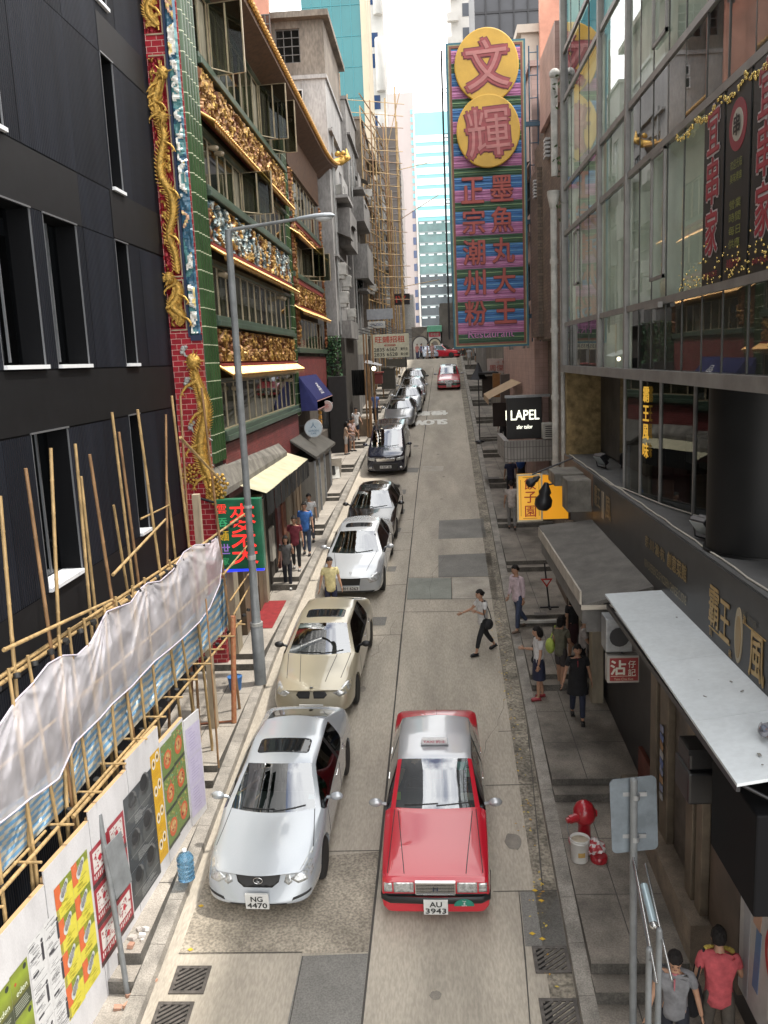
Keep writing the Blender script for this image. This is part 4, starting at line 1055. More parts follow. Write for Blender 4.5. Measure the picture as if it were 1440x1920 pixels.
# blue and cream striped sheet behind it
Us = [(-60, 1560), (0, 1520), (60, 1480), (127, 1410), (165, 1350), (210, 1300), (262, 1250), (320, 1195), (375, 1140), (415, 1085), (424, 1075)]
Ls = [(-60, 1700), (0, 1642), (60, 1577), (127, 1510), (165, 1460), (210, 1410), (262, 1352), (320, 1290), (375, 1232), (418, 1187), (428, 1170)]
def sheetmat():
    m, n, l, b = _new('striped tarpaulin')
    a_ = n.new('ShaderNodeVertexColor'); a_.layer_name = 'Col'; l.new(a_.outputs['Color'], b.inputs['Base Color']); b.inputs['Roughness'].default_value = .28
    tl = n.new('ShaderNodeBsdfTranslucent'); l.new(a_.outputs['Color'], tl.inputs['Color']); mx = n.new('ShaderNodeMixShader'); mx.inputs['Fac'].default_value = .3
    l.new(b.outputs['BSDF'], mx.inputs[1]); l.new(tl.outputs['BSDF'], mx.inputs[2]); l.new(mx.outputs['Shader'], n['Material Output'].inputs['Surface']); return m
a = MB(); nu, nv = 150, 40; V = []
for i in range(nu + 1):
    u = i / nu; pu, pl_ = interp(Us, u), interp(Ls, u)
    for j in range(nv + 1):
        v = j / nv; q = (lerp(pu[0], pl_[0], v), lerp(pu[1], pl_[1], v))
        d = -.03 + .035 * noise.noise(Vector((u * 34, v * 5 + u * 20, 0))) + .03 * math.sin(u * 75 + 2 * v)
        V.append(atS(*q, d))
for i in range(nu):
    for j in range(nv):
        s = (j / nv * 7 + .6 * noise.noise(Vector((i * .11, 3, 0)))) % 1
        c = (.16, .33, .52) if s < .5 else (.52, .50, .42)
        a.add([V[i * (nv + 1) + j], V[i * (nv + 1) + j + 1], V[(i + 1) * (nv + 1) + j + 1], V[(i + 1) * (nv + 1) + j]], [(0, 1, 2, 3)], True, c)
tag(a.build('striped_sheet', sheetmat()), 'blue and cream striped plastic sheet tied below the lilac net', 'tarpaulin')
# hoarding with posters
def XH(y): return -4.77 + .085 * (y - 9.8)
ho = thing('hoarding', 'white plywood hoarding stepped up the pavement and pasted with posters', 'hoarding', (XH(11.5), 11.5, padL(11.5)))
hi = Matrix.Translation((-XH(11.5), -11.5, -padL(11.5)))
hd = Vector((.085, 1, 0)).normalized(); 
def MH(y, z): return hi @ frame_matrix((XH(y), y, z), hd, Zp)
WHITEB = mat('white painted plywood', (.60, .59, .60), .55, var=.16, vscale=2, stretch=(1, 1, .4), fine=.08)
EDGEW = mat('raw plywood edge', (.50, .33, .17), .7)
panels = [(4.6, 6.9, -6.15), (6.92, 9.07, -6.03), (9.09, 10.22, -5.87), (10.24, 11.42, -5.75), (11.44, 12.6, -5.6), (12.62, 13.62, -5.9)]
for y0, y1, zt in panels:
    M = MH(y0, 0); L = (y1 - y0) / hd.y; zb = padL(y0 + .01) - .05
    a = MB(); a.m = 0; a.box(0, L, zb, zt, -.02, 0, M); a.m = 1; a.box(0.001, L - .001, zt, zt + .006, -.06, -.002, M)
    for k in range(3): a.box(L * k / 3 + .02, L * k / 3 + .07, zb, zt - .1, -.07, -.02, M)
    a.build('board', [WHITEB, EDGEW], ho)
a = MB(); M = hi @ frame_matrix((XH(13.62) + .01, 13.63, 0), (.22, 1, 0), Zp); a.box(0, .55, padL(13.7) - .05, -5.98, -.02, .0, M); a.build('board', WHITEB, ho)
MH2 = M
POSTER = mat('printed poster paper', (.5, .5, .5), .45, attr=True, var=.10, vscale=14)
def poster(M, u, v, w, h, kind, rs):
    a = MB(); rr = random.Random(rs); z = .003
    def rect(x0, x1, y0, y1, c, k=1): a.add([M @ Vector((u + w * x, v + h * y, z + .0008 * k)) for x, y in ((x0, y0), (x1, y0), (x1, y1), (x0, y1))], [(0, 1, 2, 3)], col=c)
    def disc(x, y, r, c, k=2, n=14, sx=1): a.add([M @ Vector((u + w * x + r * w * sx * math.cos(2 * math.pi * i / n), v + h * y + r * w * math.sin(2 * math.pi * i / n), z + .0008 * k)) for i in range(n)], [list(range(n))], col=c)
    def txt(s, x, y, hh, c, ww=None, k=3, up=(0, 1)): write(a, s, M @ Vector((u + w * x, v + h * y, z + .0008 * k)), M.to_3x3() @ Vector(Xp), M.to_3x3() @ Vector(Yp), hh * h, ww and ww * w, c, .0, lift=0)
    if kind == 'eden':
        for i in range(14):
            t = i / 14; g = .8 - 1.0 * abs(t - .62); rect(0, 1, t * .66 + .34, (t + 1) / 14 * .66 + .34 if False else (i + 1) / 14 * .66 + .34, (.22 * g + .08, .34 * g + .06, .03))
        rect(0, 1, 0, .34, (.05, .06, .035)); txt('eden', .52, .5, .13, (.75, .8, .65), .6); disc(.82, .88, .1, (.03, .04, .03)); disc(.25, .72, .06, (.45, .08, .03))
        for i in range(5): rect(.08, rr.uniform(.5, .92), .27 - i * .05, .285 - i * .05, (.42, .44, .36), 2)
    elif kind == 'mono':
        rect(0, 1, 0, 1, (.60, .60, .60))
        for i in range(24):
            y = rr.uniform(.02, .95); x = rr.uniform(0, .5); rect(x, x + rr.uniform(.2, .5), y, y + .012, (.12, .12, .13), 2)
        rect(.72, .86, .3, .72, (.04, .04, .05), 3); disc(.79, .78, .07, (.05, .05, .06), 3); rect(.1, .45, .18, .24, (.05, .05, .06), 3)
        txt('MUSIC', .35, .6, .07, (.08, .08, .09), .5)
    elif kind == 'shoe':
        rect(0, 1, 0, 1, (.62, .55, .06)); rect(0, 1, .72, 1, (.30, .42, .08)); rect(0, .33, .35, 1, (.60, .13, .04), 2); [disc(.38 + .06 * i, .58 + .05 * i, .17 - .012 * i, (.55, .57, .55), 3, 10, .8) for i in range(6)]; [disc(.42 + .05 * i, .60 + .045 * i, .09, (.12, .12, .13), 4, 8) for i in range(5)]; [rect(.36 + .06 * i, .39 + .06 * i, .56, .82, (.42, .42, .42), 5) for i in range(5)]
        for i in range(16): y = rr.uniform(.03, .4); x = rr.uniform(.2, .6); rect(x, x + rr.uniform(.1, .35), y, y + .016, (.35, .31, .03), 3)
    elif kind == 'red':
        rect(0, 1, 0, 1, (.30, .022, .035)); rect(.12, .88, .36, .88, (.62, .58, .55), 2)
        for i in range(26): x, y = rr.uniform(.15, .8), rr.uniform(.4, .82); rect(x, x + rr.uniform(.03, .1), y, y + rr.uniform(.01, .05), (.33, .03, .05), 3)
        disc(.5, .62, .1, (.45, .02, .04), 4, 5); rect(0, 1, 0, .13, (.06, .03, .03), 3)
        for i in range(8): x = .1 + i * .1; rect(x, x + .05, .17 + rr.uniform(0, .06), .31, (.6, .56, .54), 3)
    elif kind == 'dark':
        rect(0, 1, 0, 1, (.045, .05, .055))
        for x, y, r in ((.28, .72, .15), (.72, .8, .17)): disc(x, y, r, (.13, .13, .13), 2); disc(x - .03, y + .06, r * .75, (.02, .02, .022), 3); disc(x, y - .22, r * 1.3, (.075, .08, .08), 2)
        for i in range(6): rect(.3, rr.uniform(.5, .9), .28 - i * .04, .29 - i * .04, (.45, .46, .45), 4)
        rect(.05, .95, .36, .37, (.3, .3, .3), 3)
    elif kind == 'yellow':
        rect(0, 1, 0, 1, (.62, .36, .02))
        for x, y in ((.3, .62), (.72, .75)): disc(x, y, .25, (.68, .66, .6), 2, 18, .75); disc(x, y, .15, (.62, .36, .02), 3, 18, .75); disc(x, y, .09, (.05, .04, .03), 4, 12, .8)
        for i in range(4): rect(.1, rr.uniform(.5, .9), .3 - i * .06, .315 - i * .06, (.45, .22, .02), 2)
    elif kind == 'food':
        rect(0, 1, 0, 1, (.16, .22, .07))
        for i in range(30): disc(rr.uniform(.08, .92), rr.uniform(.55, .95), rr.uniform(.02, .06), rr.choice([(.5, .35, .1), (.15, .3, .18), (.4, .12, .08), (.35, .4, .12)]), 2, 7)
        disc(.5, .48, .33, (.55, .12, .05), 3, 12); disc(.5, .5, .22, (.5, .3, .12), 4, 10)
        for i in range(12): disc(rr.uniform(.3, .7), rr.uniform(.4, .58), .05, rr.choice([(.6, .2, .08), (.6, .45, .2), (.3, .05, .04)]), 5, 6)
        rect(0, 1, 0, .1, (.06, .07, .05), 3)
    else:
        rect(0, 1, 0, 1, (.50, .46, .60))
        for i in range(8): rect(.2, rr.uniform(.4, .8), .9 - i * .1, .915 - i * .1, (.30, .25, .45), 2)
    return a.build('poster', POSTER, ho)
rows = [('eden', 7.85, 2, .36, 4, .56, -6.62), ('mono', 8.6, 2, .36, 4, .56, -6.5), ('shoe', 9.25, 2, .43, 4, .46, -6.22), ('red', 10.16, 2, .52, 3, .58, -6.28), ('dark', 11.22, 1, 1.02, 3, .60, -6.12), ('yellow', 12.22, 1, .36, 4, .46, -5.94), ('food', 12.62, 2, .48, 3, .60, -5.98)]
k = 0
for kind, y, nx, w, ny, h, zt in rows:
    for i in range(nx):
        for j in range(ny):
            M = MH(y + i * w * hd.y, 0); k += 1
            poster(M, 0, zt - (j + 1) * h + i * w * .06, w - .004, h - .004, kind, k)
for j in range(3): poster(MH2, .02, -6.7 - j * .55, .5, .54, 'lilac', 90 + j)
p = Vector((-4.46, 10.25, padL(10.25)))
b1 = thing('sign_post', 'leaning grey post with thin sign plate seen edge on before the red posters', 'sign', p)
tp = atY(186, 1527, 10.55) - p
a = MB(); a.tube((0, 0, 0), tp, .038, .038, 10); a.build('post', GREYP, b1)
a = MB(); M = frame_matrix(tp * .70, Vector((.16, 1, 0)), tp); a.bbox(-.02, .42, -.45, .33, .03, .045, .008, M); a.build('plate', GREYP, b1)
# blue water bottle
p = atG(350, 1645, .28); p.z = padL(p.y)
wb = thing('water_bottle', 'large translucent blue water cooler bottle standing against the hoarding', 'bottle', p)
BLUEP = mat('blue bottle plastic', (.20, .42, .62), .12, trans=.75)
a = MB(); pr = [(.10, 0), (.135, .02)]
for k in range(4): pr += [(.135, .03 + k * .085), (.126, .045 + k * .085), (.126, .075 + k * .085), (.135, .09 + k * .085)]
pr += [(.135, .38), (.10, .44), (.035, .47), (.032, .50)]
a.lathe(pr, 20); a.build('body', BLUEP, wb)
a = MB(); a.lathe([(.036, .495), (.036, .53), (.02, .532)], 14); a.build('cap', WHITEM, wb)
# builders' rubble
RUB = mat('rubble', (.42, .39, .36), .9, attr=True, var=.3)
for i in range(10):
    y = rnd.uniform(9.9, 11.2); x = XH(y) + rnd.uniform(.06, .3); s = rnd.uniform(.02, .06); a = MB(); a.col = rnd.choice([(.6, .58, .55), (.5, .46, .42), (.42, .24, .17)])
    a.cbox((x, y, padL(y) + s * .4), (s * 2, s * 1.4, s), rnd.uniform(0, 3), rnd.uniform(-.3, .3), .2); tag(a.build('rubble_chunk', RUB), 'small chunk of builders rubble at the foot of the hoarding', 'rubble', 'rubble below the posters')
a = MB(); p = atG(260, 1830, .3); a.cbox((p.x, p.y, padL(p.y) + .03), (.04, .6, .05), R(-30)); tag(a.build('timber_offcut', mat('pinkish timber', (.45, .25, .17), .7)), 'reddish timber offcut lying on the pavement by the leaning post', 'timber')
a = MB(); p = Vector((-4.75, 18.6, padL(18.6))); a.lathe([(.13, 0), (.17, .3), (.175, .32)], 14, Matrix.Translation(p)); tag(a.build('bucket', mat('blue tub', (.05, .16, .40), .4)), 'blue plastic tub tucked behind the red post', 'bucket')
# ================================================================== tenements further up on the left
CONCW = mat('stained grey render', (.215, .205, .195), .9, var=.45, vscale=.7, stretch=(1, 1, .35), fine=.25, fscale=12)
CONCB = mat('brownish render', (.20, .17, .14), .9, var=.45, vscale=.7, stretch=(1, 1, .35), fine=.25, fscale=12)
CONCP = mat('pale render', (.32, .31, .30), .9, var=.35, vscale=.7, stretch=(1, 1, .35), fine=.2, fscale=12)
PINKW = mat('salmon render', (.50, .24, .17), .85, var=.25, vscale=.8)
ACW = mat('air conditioner casing', (.45, .44, .41), .6, var=.3, vscale=3)
WINF = mat('white window frame', (.50, .50, .50), .5, var=.2)
WINFD = mat('dark window frame', (.09, .085, .08), .5)
WGL = glass('old window glass', (.35, .38, .38), 1.5, .03, .6, .06)
def building(name, label, loc, cat='building', group=None):
    t = thing(name, label, cat, loc, group=group); return t, Matrix.Translation(-Vector(loc))
def win(parent, M, u0, u1, v0, v1, frame=WINF, nx=2, ny=2, pane=WGL, d=.14):
    a = MB(); t = .05
    for p in ((u0, u0 + t, v0, v1), (u1 - t, u1, v0, v1), (u0 + t, u1 - t, v0, v0 + t), (u0 + t, u1 - t, v1 - t, v1)): Mbox(a, M, *p, -d, -d + .06)
    for i in range(1, nx): x = lerp(u0, u1, i / nx); Mbox(a, M, x - .02, x + .02, v0 + t, v1 - t, -d, -d + .05)
    for i in range(1, ny): y = lerp(v0, v1, i / ny); Mbox(a, M, u0 + t, u1 - t, y - .02, y + .02, -d + .004, -d + .045)
    w = a.build('window', frame, parent)
    p = MB(); p.add([M @ Vector(q) for q in ((u0 + .01, v0 + .01, -d + .012), (u1 - .01, v0 + .01, -d + .012), (u1 - .01, v1 - .01, -d + .012), (u0 + .01, v1 - .01, -d + .012))], [(0, 1, 2, 3)]); p.build('pane', pane, w)
    return w
def aircon(parent, M, u, v, s=1.0):
    a = MB(); a.bbox(u, u + .8 * s, v, v + .55 * s, .02, .5, .03, M)
    a.m = 1
    for k in range(6): Mbox(a, M, u + .08 * s, u + .72 * s, v + (.08 + .07 * k) * s, v + (.11 + .07 * k) * s, .5, .506)
    a.m = 0; Mbox(a, M, u + .05, u + .09, v - .18, v, .02, .4); Mbox(a, M, u + .7 * s, u + .74 * s, v - .18, v, .02, .4)
    return a.build('air_conditioner', [ACW, DARKM], parent)
def tenement(name, label, side, X, y0, y1, z1, m, fh, seed, z0=1.5, depth=8, front=True):
    rr = random.Random(seed)
    t, inv = building(name, label, (X, (y0 + y1) / 2, G((y0 + y1) / 2)))
    M = inv @ (M_left(X) if side < 0 else M_right(X)); S = (lambda y: y) if side < 0 else (lambda y: -y)
    H = []; n = max(1, int((y1 - y0) / 2.6)); z = z0
    while z + fh < z1 + .1:
        for k in range(n):
            if rr.random() < .8:
                c = lerp(y0, y1, (k + .5) / n); w = rr.uniform(.6, 1.0)
                a, b = sorted((S(c - w), S(c + w))); H.append((a, b, z + .7, z + rr.uniform(1.9, 2.3)))
        z += fh
    a, b = sorted((S(y0), S(y1))); q = MB()
    wall_holes(q, M, b - a, z1 - G(y0) + 1, H, .18, a, G(y0) - 1, None)
    xo = X + depth * side
    F = [(X, y0), (X, y1), (xo, y1), (xo, y0)]
    V = [inv @ Vector((x, y, zz)) for zz in (G(y0) - 1, z1) for x, y in F]
    q.add(V, [(0, 3, 7, 4), (1, 5, 6, 2), (4, 7, 6, 5)] if side > 0 else [(0, 4, 7, 3), (1, 2, 6, 5), (4, 5, 6, 7)])
    q.box(min(X, xo) - .1, max(X, xo) + .1, y0 - .1, y1 + .1, z1, z1 + .18, inv)
    q.build('wall', m, t)
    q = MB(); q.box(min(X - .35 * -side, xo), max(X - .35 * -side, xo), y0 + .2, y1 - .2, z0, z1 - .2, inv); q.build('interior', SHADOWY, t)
    for i, h in enumerate(H):
        if i < 42: win(t, M, *h, rr.choice((WINF, WINFD, WINF)), rr.choice((2, 3)), 2)
        if rr.random() < .42: aircon(t, M, lerp(h[0], h[1], .25), h[2] - .62, rr.uniform(.8, 1))
    q = MB()
    for i in range(int((y1 - y0) / 3)):
        u = S(lerp(y0, y1, rr.random())); q.tube(M @ Vector((u, z0 - 1, .09)), M @ Vector((u, z1 - rr.uniform(0, 4), .09)), .05, .05, 6)
    q.build('drainpipe', mat('grey pipe', (.28, .28, .27), .6, var=.3), t)
    q = MB(); z = z0 + fh
    while z < z1 - 1:
        if rr.random() < .6:
            u0 = rr.uniform(0, .5); u1 = u0 + rr.uniform(.25, .45); a, b = sorted((S(lerp(y0, y1, u0)), S(lerp(y0, y1, min(1, u1)))))
            Mbox(q, M, a, b, z - .15, z, 0, rr.uniform(.5, .9)); Mbox(q, M, a, b, z, z + rr.uniform(.7, 1), .42, .48)
        else:
            a, b = sorted((S(y0 + .3), S(y1 - .3))); Mbox(q, M, a, b, z - .12, z, .0, .18)
        z += fh
    q.build('balcony', m, t)
    q = MB()
    for i in range(3):
        u = S(lerp(y0 + 1, y1 - 1, rr.random())); z = rr.uniform(z0 + 2, z1 - 2); V = [M @ Vector(p) for p in ((u - .8, z, .02), (u + .8, z, .02), (u + .8, z - .35, .8), (u - .8, z - .35, .8))]
        q.add(V, [(0, 1, 2, 3), (3, 2, 1, 0)])
    q.build('window_canopy', mat('rusty sheet canopy', (.12, .11, .10), .7, var=.4), t)
    return t, inv, M
# corner block whose flank looks down the street above the restaurant roof
t1, inv1, Ml1 = tenement('apartment_block', 'old grey concrete apartment block with wide steel window just past the restaurant', -1, -4.62, 44.4, 52, 13.6, CONCP, 3.0, 4, 2.4)
a = MB(); M = inv1 @ M_front(44.6); wall_holes(a, M, 4.6, 2.55, [(-6.98, -5.78, 14.45, 16.0)], .12, -9.2, 13.78)
V = [inv1 @ Vector(p) for p in ((-4.6, 44.6, 13.78), (-4.6, 52, 13.78), (-4.6, 52, 16.33), (-4.6, 44.6, 16.33))]; a.add(V, [(0, 1, 2, 3)]); a.build('upper_wall', CONCB, t1)
win(t1, M, -6.98, -5.78, 14.45, 16.0, WINFD, 3, 4)
a = MB(); a.box(-9.4, -4.3, 44.1, 52.4, 16.33, 16.6, inv1); a.build('roof', CONCB, t1)
a = MB(); M = inv1 @ M_front(44.38); Mbox(a, M, -5.75, -5.72, 2, 13.6, 0, .06); a.build('drainpipe', CONCP, t1)
for q in ((545, 168, 568, 188), (545, 190, 568, 212)):
    p, r = atY(q[0], q[3], 44.38), atY(q[2], q[1], 44.38); win(t1, M, p.x, r.x, p.z, r.z, WINF, 2, 1, d=-.02)
t2, inv2, _ = tenement('apartment_block', 'pale narrow apartment block with tapering stair wall behind the corner block', -1, -4.35, 52.2, 59, 14.8, CONCW, 2.9, 8)
t3, inv3, _ = tenement('apartment_block', 'weathered brown apartment block half wrapped in bamboo scaffolding', -1, -4.0, 59.2, 72, 15.5, CONCB, 3.1, 13)
t4, inv4, _ = tenement('apartment_block', 'grimy apartment block nearest the far crossing on the left', -1, -3.5, 72.2, 84.5, 14.0, CONCW, 3.0, 21)
# projecting concrete balcony boxes
for t_, i_, q in ((t1, inv1, (-4.6, -3.95, 47, 51.5, 6.1, 8.0)), (t1, inv1, (-4.6, -4.0, 45.2, 49.8, 1.2, 2.1)), (t2, inv2, (-4.34, -3.5, 53, 58.5, 4.9, 6.9)), (t2, inv2, (-4.34, -3.6, 53, 58.5, 8.2, 9.6))):
    a = MB(); a.box(*q, i_); a.build('balcony_box', CONCW, t_)
aircon(t1, Ml1, 45.2, 4.4, 1.1); aircon(t1, Ml1, 45.6, 3.0, 1.1); aircon(t1, Ml1, 47.6, 4.0, 1.1)
# salmon building behind the restaurant roof
t, inv = building('apartment_tower', 'salmon pink rendered tower rising behind the restaurant roof', (-9, 46, G(46)))
p, r = atY(438, 60, 43.8), atY(505, 60, 43.8)
a = MB(); a.box(p.x - 3, r.x, 43.9, 44.35, 5, 30, inv); a.box(r.x - .9, r.x + .12, 43.6, 43.9, 11, 15.2, inv); a.build('wall', PINKW, t)
q0, q1 = atY(490, 65, 43.6), atY(507, 40, 43.6); win(t, inv @ M_front(43.6), q0.x, q1.x, q0.z, q1.z + .3, WINFD, 2, 2, d=-.03)
# ------------------------------------------------------------------ skyline
def tower(name, label, Y, px0, px1, ytop, m, cat='tower', depth=20, ref=300, x1=None):
    p, r = atY(px0, ref, Y), atY(px1, ref, Y); tp = atY((px0 + px1) / 2, ytop, Y)
    t, inv = building(name, label, ((p.x + r.x) / 2, Y, 0), cat)
    a = MB(); a.box(p.x, r.x, Y, Y + depth, -2, tp.z, inv); a.build('wall', m, t)
    return t, inv, p.x, r.x, tp.z
TEAL = mat('teal curtain wall', (.012, .135, .15), .14, .2, var=.25, vscale=.12, spec=.8)
TEALF = mat('pale teal glazing', (.20, .50, .54), .15, .1, var=.12, vscale=.1, spec=.8)
TEALW = mat('pale glass band', (.62, .74, .77), .2, var=.1, vscale=.3, spec=.8)
BEIGE = mat('beige tower concrete', (.50, .43, .32), .85, var=.2, vscale=.5, stretch=(1, 1, .3))
WHITEC = mat('white tower concrete', (.62, .60, .57), .8, var=.12, vscale=.5)
MAUVE = mat('pale mauve render', (.46, .405, .395), .85, var=.12, vscale=.15, stretch=(1, 1, .3))
DTOWER = mat('grey brown tower cladding', (.17, .145, .135), .7, var=.25, vscale=.4)
BLUEG = mat('blue window strip', (.03, .06, .16), .1, spec=.9)
t, inv, x0, x1, zt = tower('glass_tower', 'teal mirror glass tower rising behind the left tenements', 86.5, 570, 679, -260, TEAL, depth=8, ref=100)
a = MB(); M = inv @ M_front(86.5)
for k in range(22): Mbox(a, M, x0, x1, 3 + k * 2.7, 3.05 + k * 2.7, 0, .05)
for k in range(7): u = lerp(x0, x1, k / 6); Mbox(a, M, u - .03, u + .03, 0, zt, 0, .04)
a.build('mullion', mat('teal mullion', (.03, .20, .23), .4), t)
a = MB(); a.box(x1, x1 + .55, 86.3, 94.5, -2, zt, inv); a.build('corner_pier', BEIGE, t)
t, inv, x0, x1, zt = tower('office_tower', 'white tower with rounded balconies and dark blue window strips', 104, 690, 719, -260, WHITEC, depth=6, ref=60)
a = MB(); M = inv @ M_front(104)
for k in range(26):
    z = 4 + k * 2.2
    if k % 3: Mbox(a, M, lerp(x0, x1, .12), lerp(x0, x1, .62), z, z + 1.5, 0, .03)
a.build('window', BLUEG, t)
a = MB()
for k in range(5): a.lathe([(.5, 0), (.55, .1), (.55, 5.5), (.5, 5.6)], 14, inv @ Matrix.Translation((x1 - .5, 103.7, 6 + k * 8)))
a.build('balcony', WHITEC, t)
t, inv, x0, x1, zt = tower('office_tower', 'tall pale mauve slab tower with blank wall and edge windows', 150, 706, 778, 175, MAUVE, ref=300)
a = MB(); M = inv @ M_front(150)
for k in range(9):
    z = 6 + k * 2.15; Mbox(a, M, x1 - .75, x1 - .2, z, z + 1.2, 0, .05)
a.build('window', BLUEG, t)
a = MB(); Mbox(a, M, x1 - .12, x1 + .12, -2, zt - 3, -.2, .3); a.build('edge_fin', WHITEC, t)
a = MB()
for k in range(14): Mbox(a, M, x1 - .5, x1 - .12, 24 + k * 1.2, 24.7 + k * 1.2, 0, .04)
a.build('tile_strip', TEALF, t)
t, inv, x0, x1, zt = tower('glass_tower', 'distant pale teal striped glass tower closing the street', 200, 776, 905, 208, TEALF, ref=300)
a = MB(); b = MB(); c = MB(); M = inv @ M_front(200); d_ = MB()
z = zt - 4.8; k = 0
while z > 31.5:
    Mbox(a, M, x0 + .2, x1, z - 1.45, z, 0, .25); z -= 2.25; k += 1
zlow = z
while z > 0:
    (d_ if z > 19.5 else c).add([M @ Vector(p) for p in ((x0, z - 2.3, .02), (x1, z - 2.3, .02), (x1, z, .02), (x0, z, .02))], [(0, 1, 2, 3)])
    Mbox(b, M, x0, x1, z - .22, z, .03, .2)
    for i in range(8): u = x0 + .7 + i * 1.9; Mbox(a, M, u, u + 1.15, z - .62, z - .25, .03, .12)
    z -= 2.3
a.build('pale_band', TEALW, t); b.build('spandrel', mat('grey spandrel', (.2, .24, .25), .5), t); c.build('dark_glazing', mat('dark slate glazing', (.035, .05, .06), .15, var=.4, vscale=.3, stretch=(1, 1, .3), spec=.8), t); d_.build('green_reflection', mat('painted green reflection', (.10, .19, .19), .15, var=.4, vscale=.3, spec=.8), t)  # greenish rows are a reflection painted into the glazing colour
# brown street-side slab tower
p, r = atX(722, 312, -2.95), atX(757, 343, -2.95)
t, inv = building('office_tower', 'grey brown slab tower with fine horizontal lines beyond the scaffold', (-6, p.y + 5, 0), 'tower')
y0, y1 = sorted((p.y, r.y)); y0 = max(y0, 102.5)
zt = max(p.z, r.z); a = MB(); a.box(-14, -2.95, y0, max(y1, y0 + 14), -2, zt, inv); a.build('wall', DTOWER, t)
a = MB(); M = inv @ M_left(-2.95)
for k in range(28): Mbox(a, M, y0, y0 + 14, 2 + k * .8, 2.07 + k * .8, 0, .08)
for k in range(28): a.box(-8, -2.95, y0 - .08, y0, 2 + k * .8, 2.07 + k * .8, inv)
a.build('cladding_rib', mat('tower rib', (.26, .23, .22), .7), t)
# towers over the big sign on the right
t, inv, x0, x1, zt = tower('office_tower', 'pale grey tower with stacked balconies left of the dark tower above the sign', 108, 846, 893, -260, WHITEC, depth=10, ref=40)
a = MB(); M = inv @ M_front(108)
for k in range(16): Mbox(a, M, x0 - .5, x0 + .8, 20 + k * 2.6, 20.9 + k * 2.6, 0, .7)
a.build('balcony', WHITEC, t)
a = MB()
for k in range(16): Mbox(a, M, lerp(x0, x1, .45), lerp(x0, x1, .9), 20.6 + k * 2.6, 22 + k * 2.6, 0, .04)
a.build('window', mat('grey glazing', (.12, .13, .15), .15), t)
t, inv, x0, x1, zt = tower('office_tower', 'dark slate tower standing above the top of the big sign', 90, 890, 1022, -260, mat('dark slate cladding', (.045, .047, .055), .45, var=.3, vscale=.3), depth=10, ref=40)
a = MB(); M = inv @ M_front(90)
for k in range(5): u = lerp(x0, x1, .15 + .2 * k); Mbox(a, M, u, u + .12, 5, zt, 0, .15)
for k in range(18): Mbox(a, M, x0, x1, 18 + k * 2.4, 18.2 + k * 2.4, 0, .1)
a.build('mullion', DARKM, t)
# ------------------------------------------------------------------ far scaffold of bamboo
fs = thing('bamboo_scaffold', 'tall bamboo scaffold climbing the far tenement on the left', 'scaffold', (-3.6, 62, padL(62)))
fi_ = Matrix.Translation((3.6, -62, -padL(62)))
k = 0
def fb(p, q, r=.045):
    global k
    a = MB(); a.path([fi_ @ Vector(p), fi_ @ ((Vector(p) + Vector(q)) / 2 + Vector((rnd.uniform(-.05, .05), 0, rnd.uniform(-.04, .04)))), fi_ @ Vector(q)], r, 5)
    a.build('pole', BAMBOO if k % 3 else BAMBOO2, fs); k += 1
for x, y, zb, zt in ((-5.2, 58.9, 6, 18.3), (-4.75, 58.9, 4, 17), (-3.95, 58.7, -2.5, 16.2), (-3.9, 61, -2, 15.4), (-3.75, 63.5, -1.8, 15.0), (-3.7, 66, -1.5, 16.4), (-3.3, 58.7, -2.5, 16.5), (-3.2, 61, -2, 15.2), (-3.1, 64, -2, 15.5), (-2.85, 67, -1.6, 17.2), (-2.75, 69.5, -1.5, 15.5),
                    (-2.45, 62, 2.5, 17.5), (-2.4, 62.2, 2.6, 15), (-1.75, 62, 1.6, 18.2), (-1.7, 62.15, 1.8, 16.0), (-3.0, 72, -1, 14), (-2.5, 75, -.8, 11), (-2.55, 70, -1.2, 13)): fb((x + .1 * (zb < 0), y, zb), (x, y, zt), .055 if x > -2.6 else .045)
for i in range(20):
    z = 2.5 + i * .76; fb((-3.95, 58.7, z), (-2.9, 69 - (i % 3), z + .08)); 
    if i > 1: fb((rnd.choice((-5.3, -4.1)), 60.4, z + .2), (-1.55 + rnd.uniform(-.2, .5), 62.05, z + .1), .026)
for i in range(12): fb((-3.3, 58.8, 2.8 + i * 1.2), (-2.7, 72, 2.9 + i * 1.1), .03)
fb((-2.5, 62, 14), (-1.2, 62, 18.6), .03); fb((-1.8, 62, 9.5), (1.0, 62.4, 11.1), .025); fb((-1.8, 62, 12.8), (.6, 62.4, 13.3), .025); fb((-1.8, 62, 5.0), (.9, 62.4, 5.4), .025)
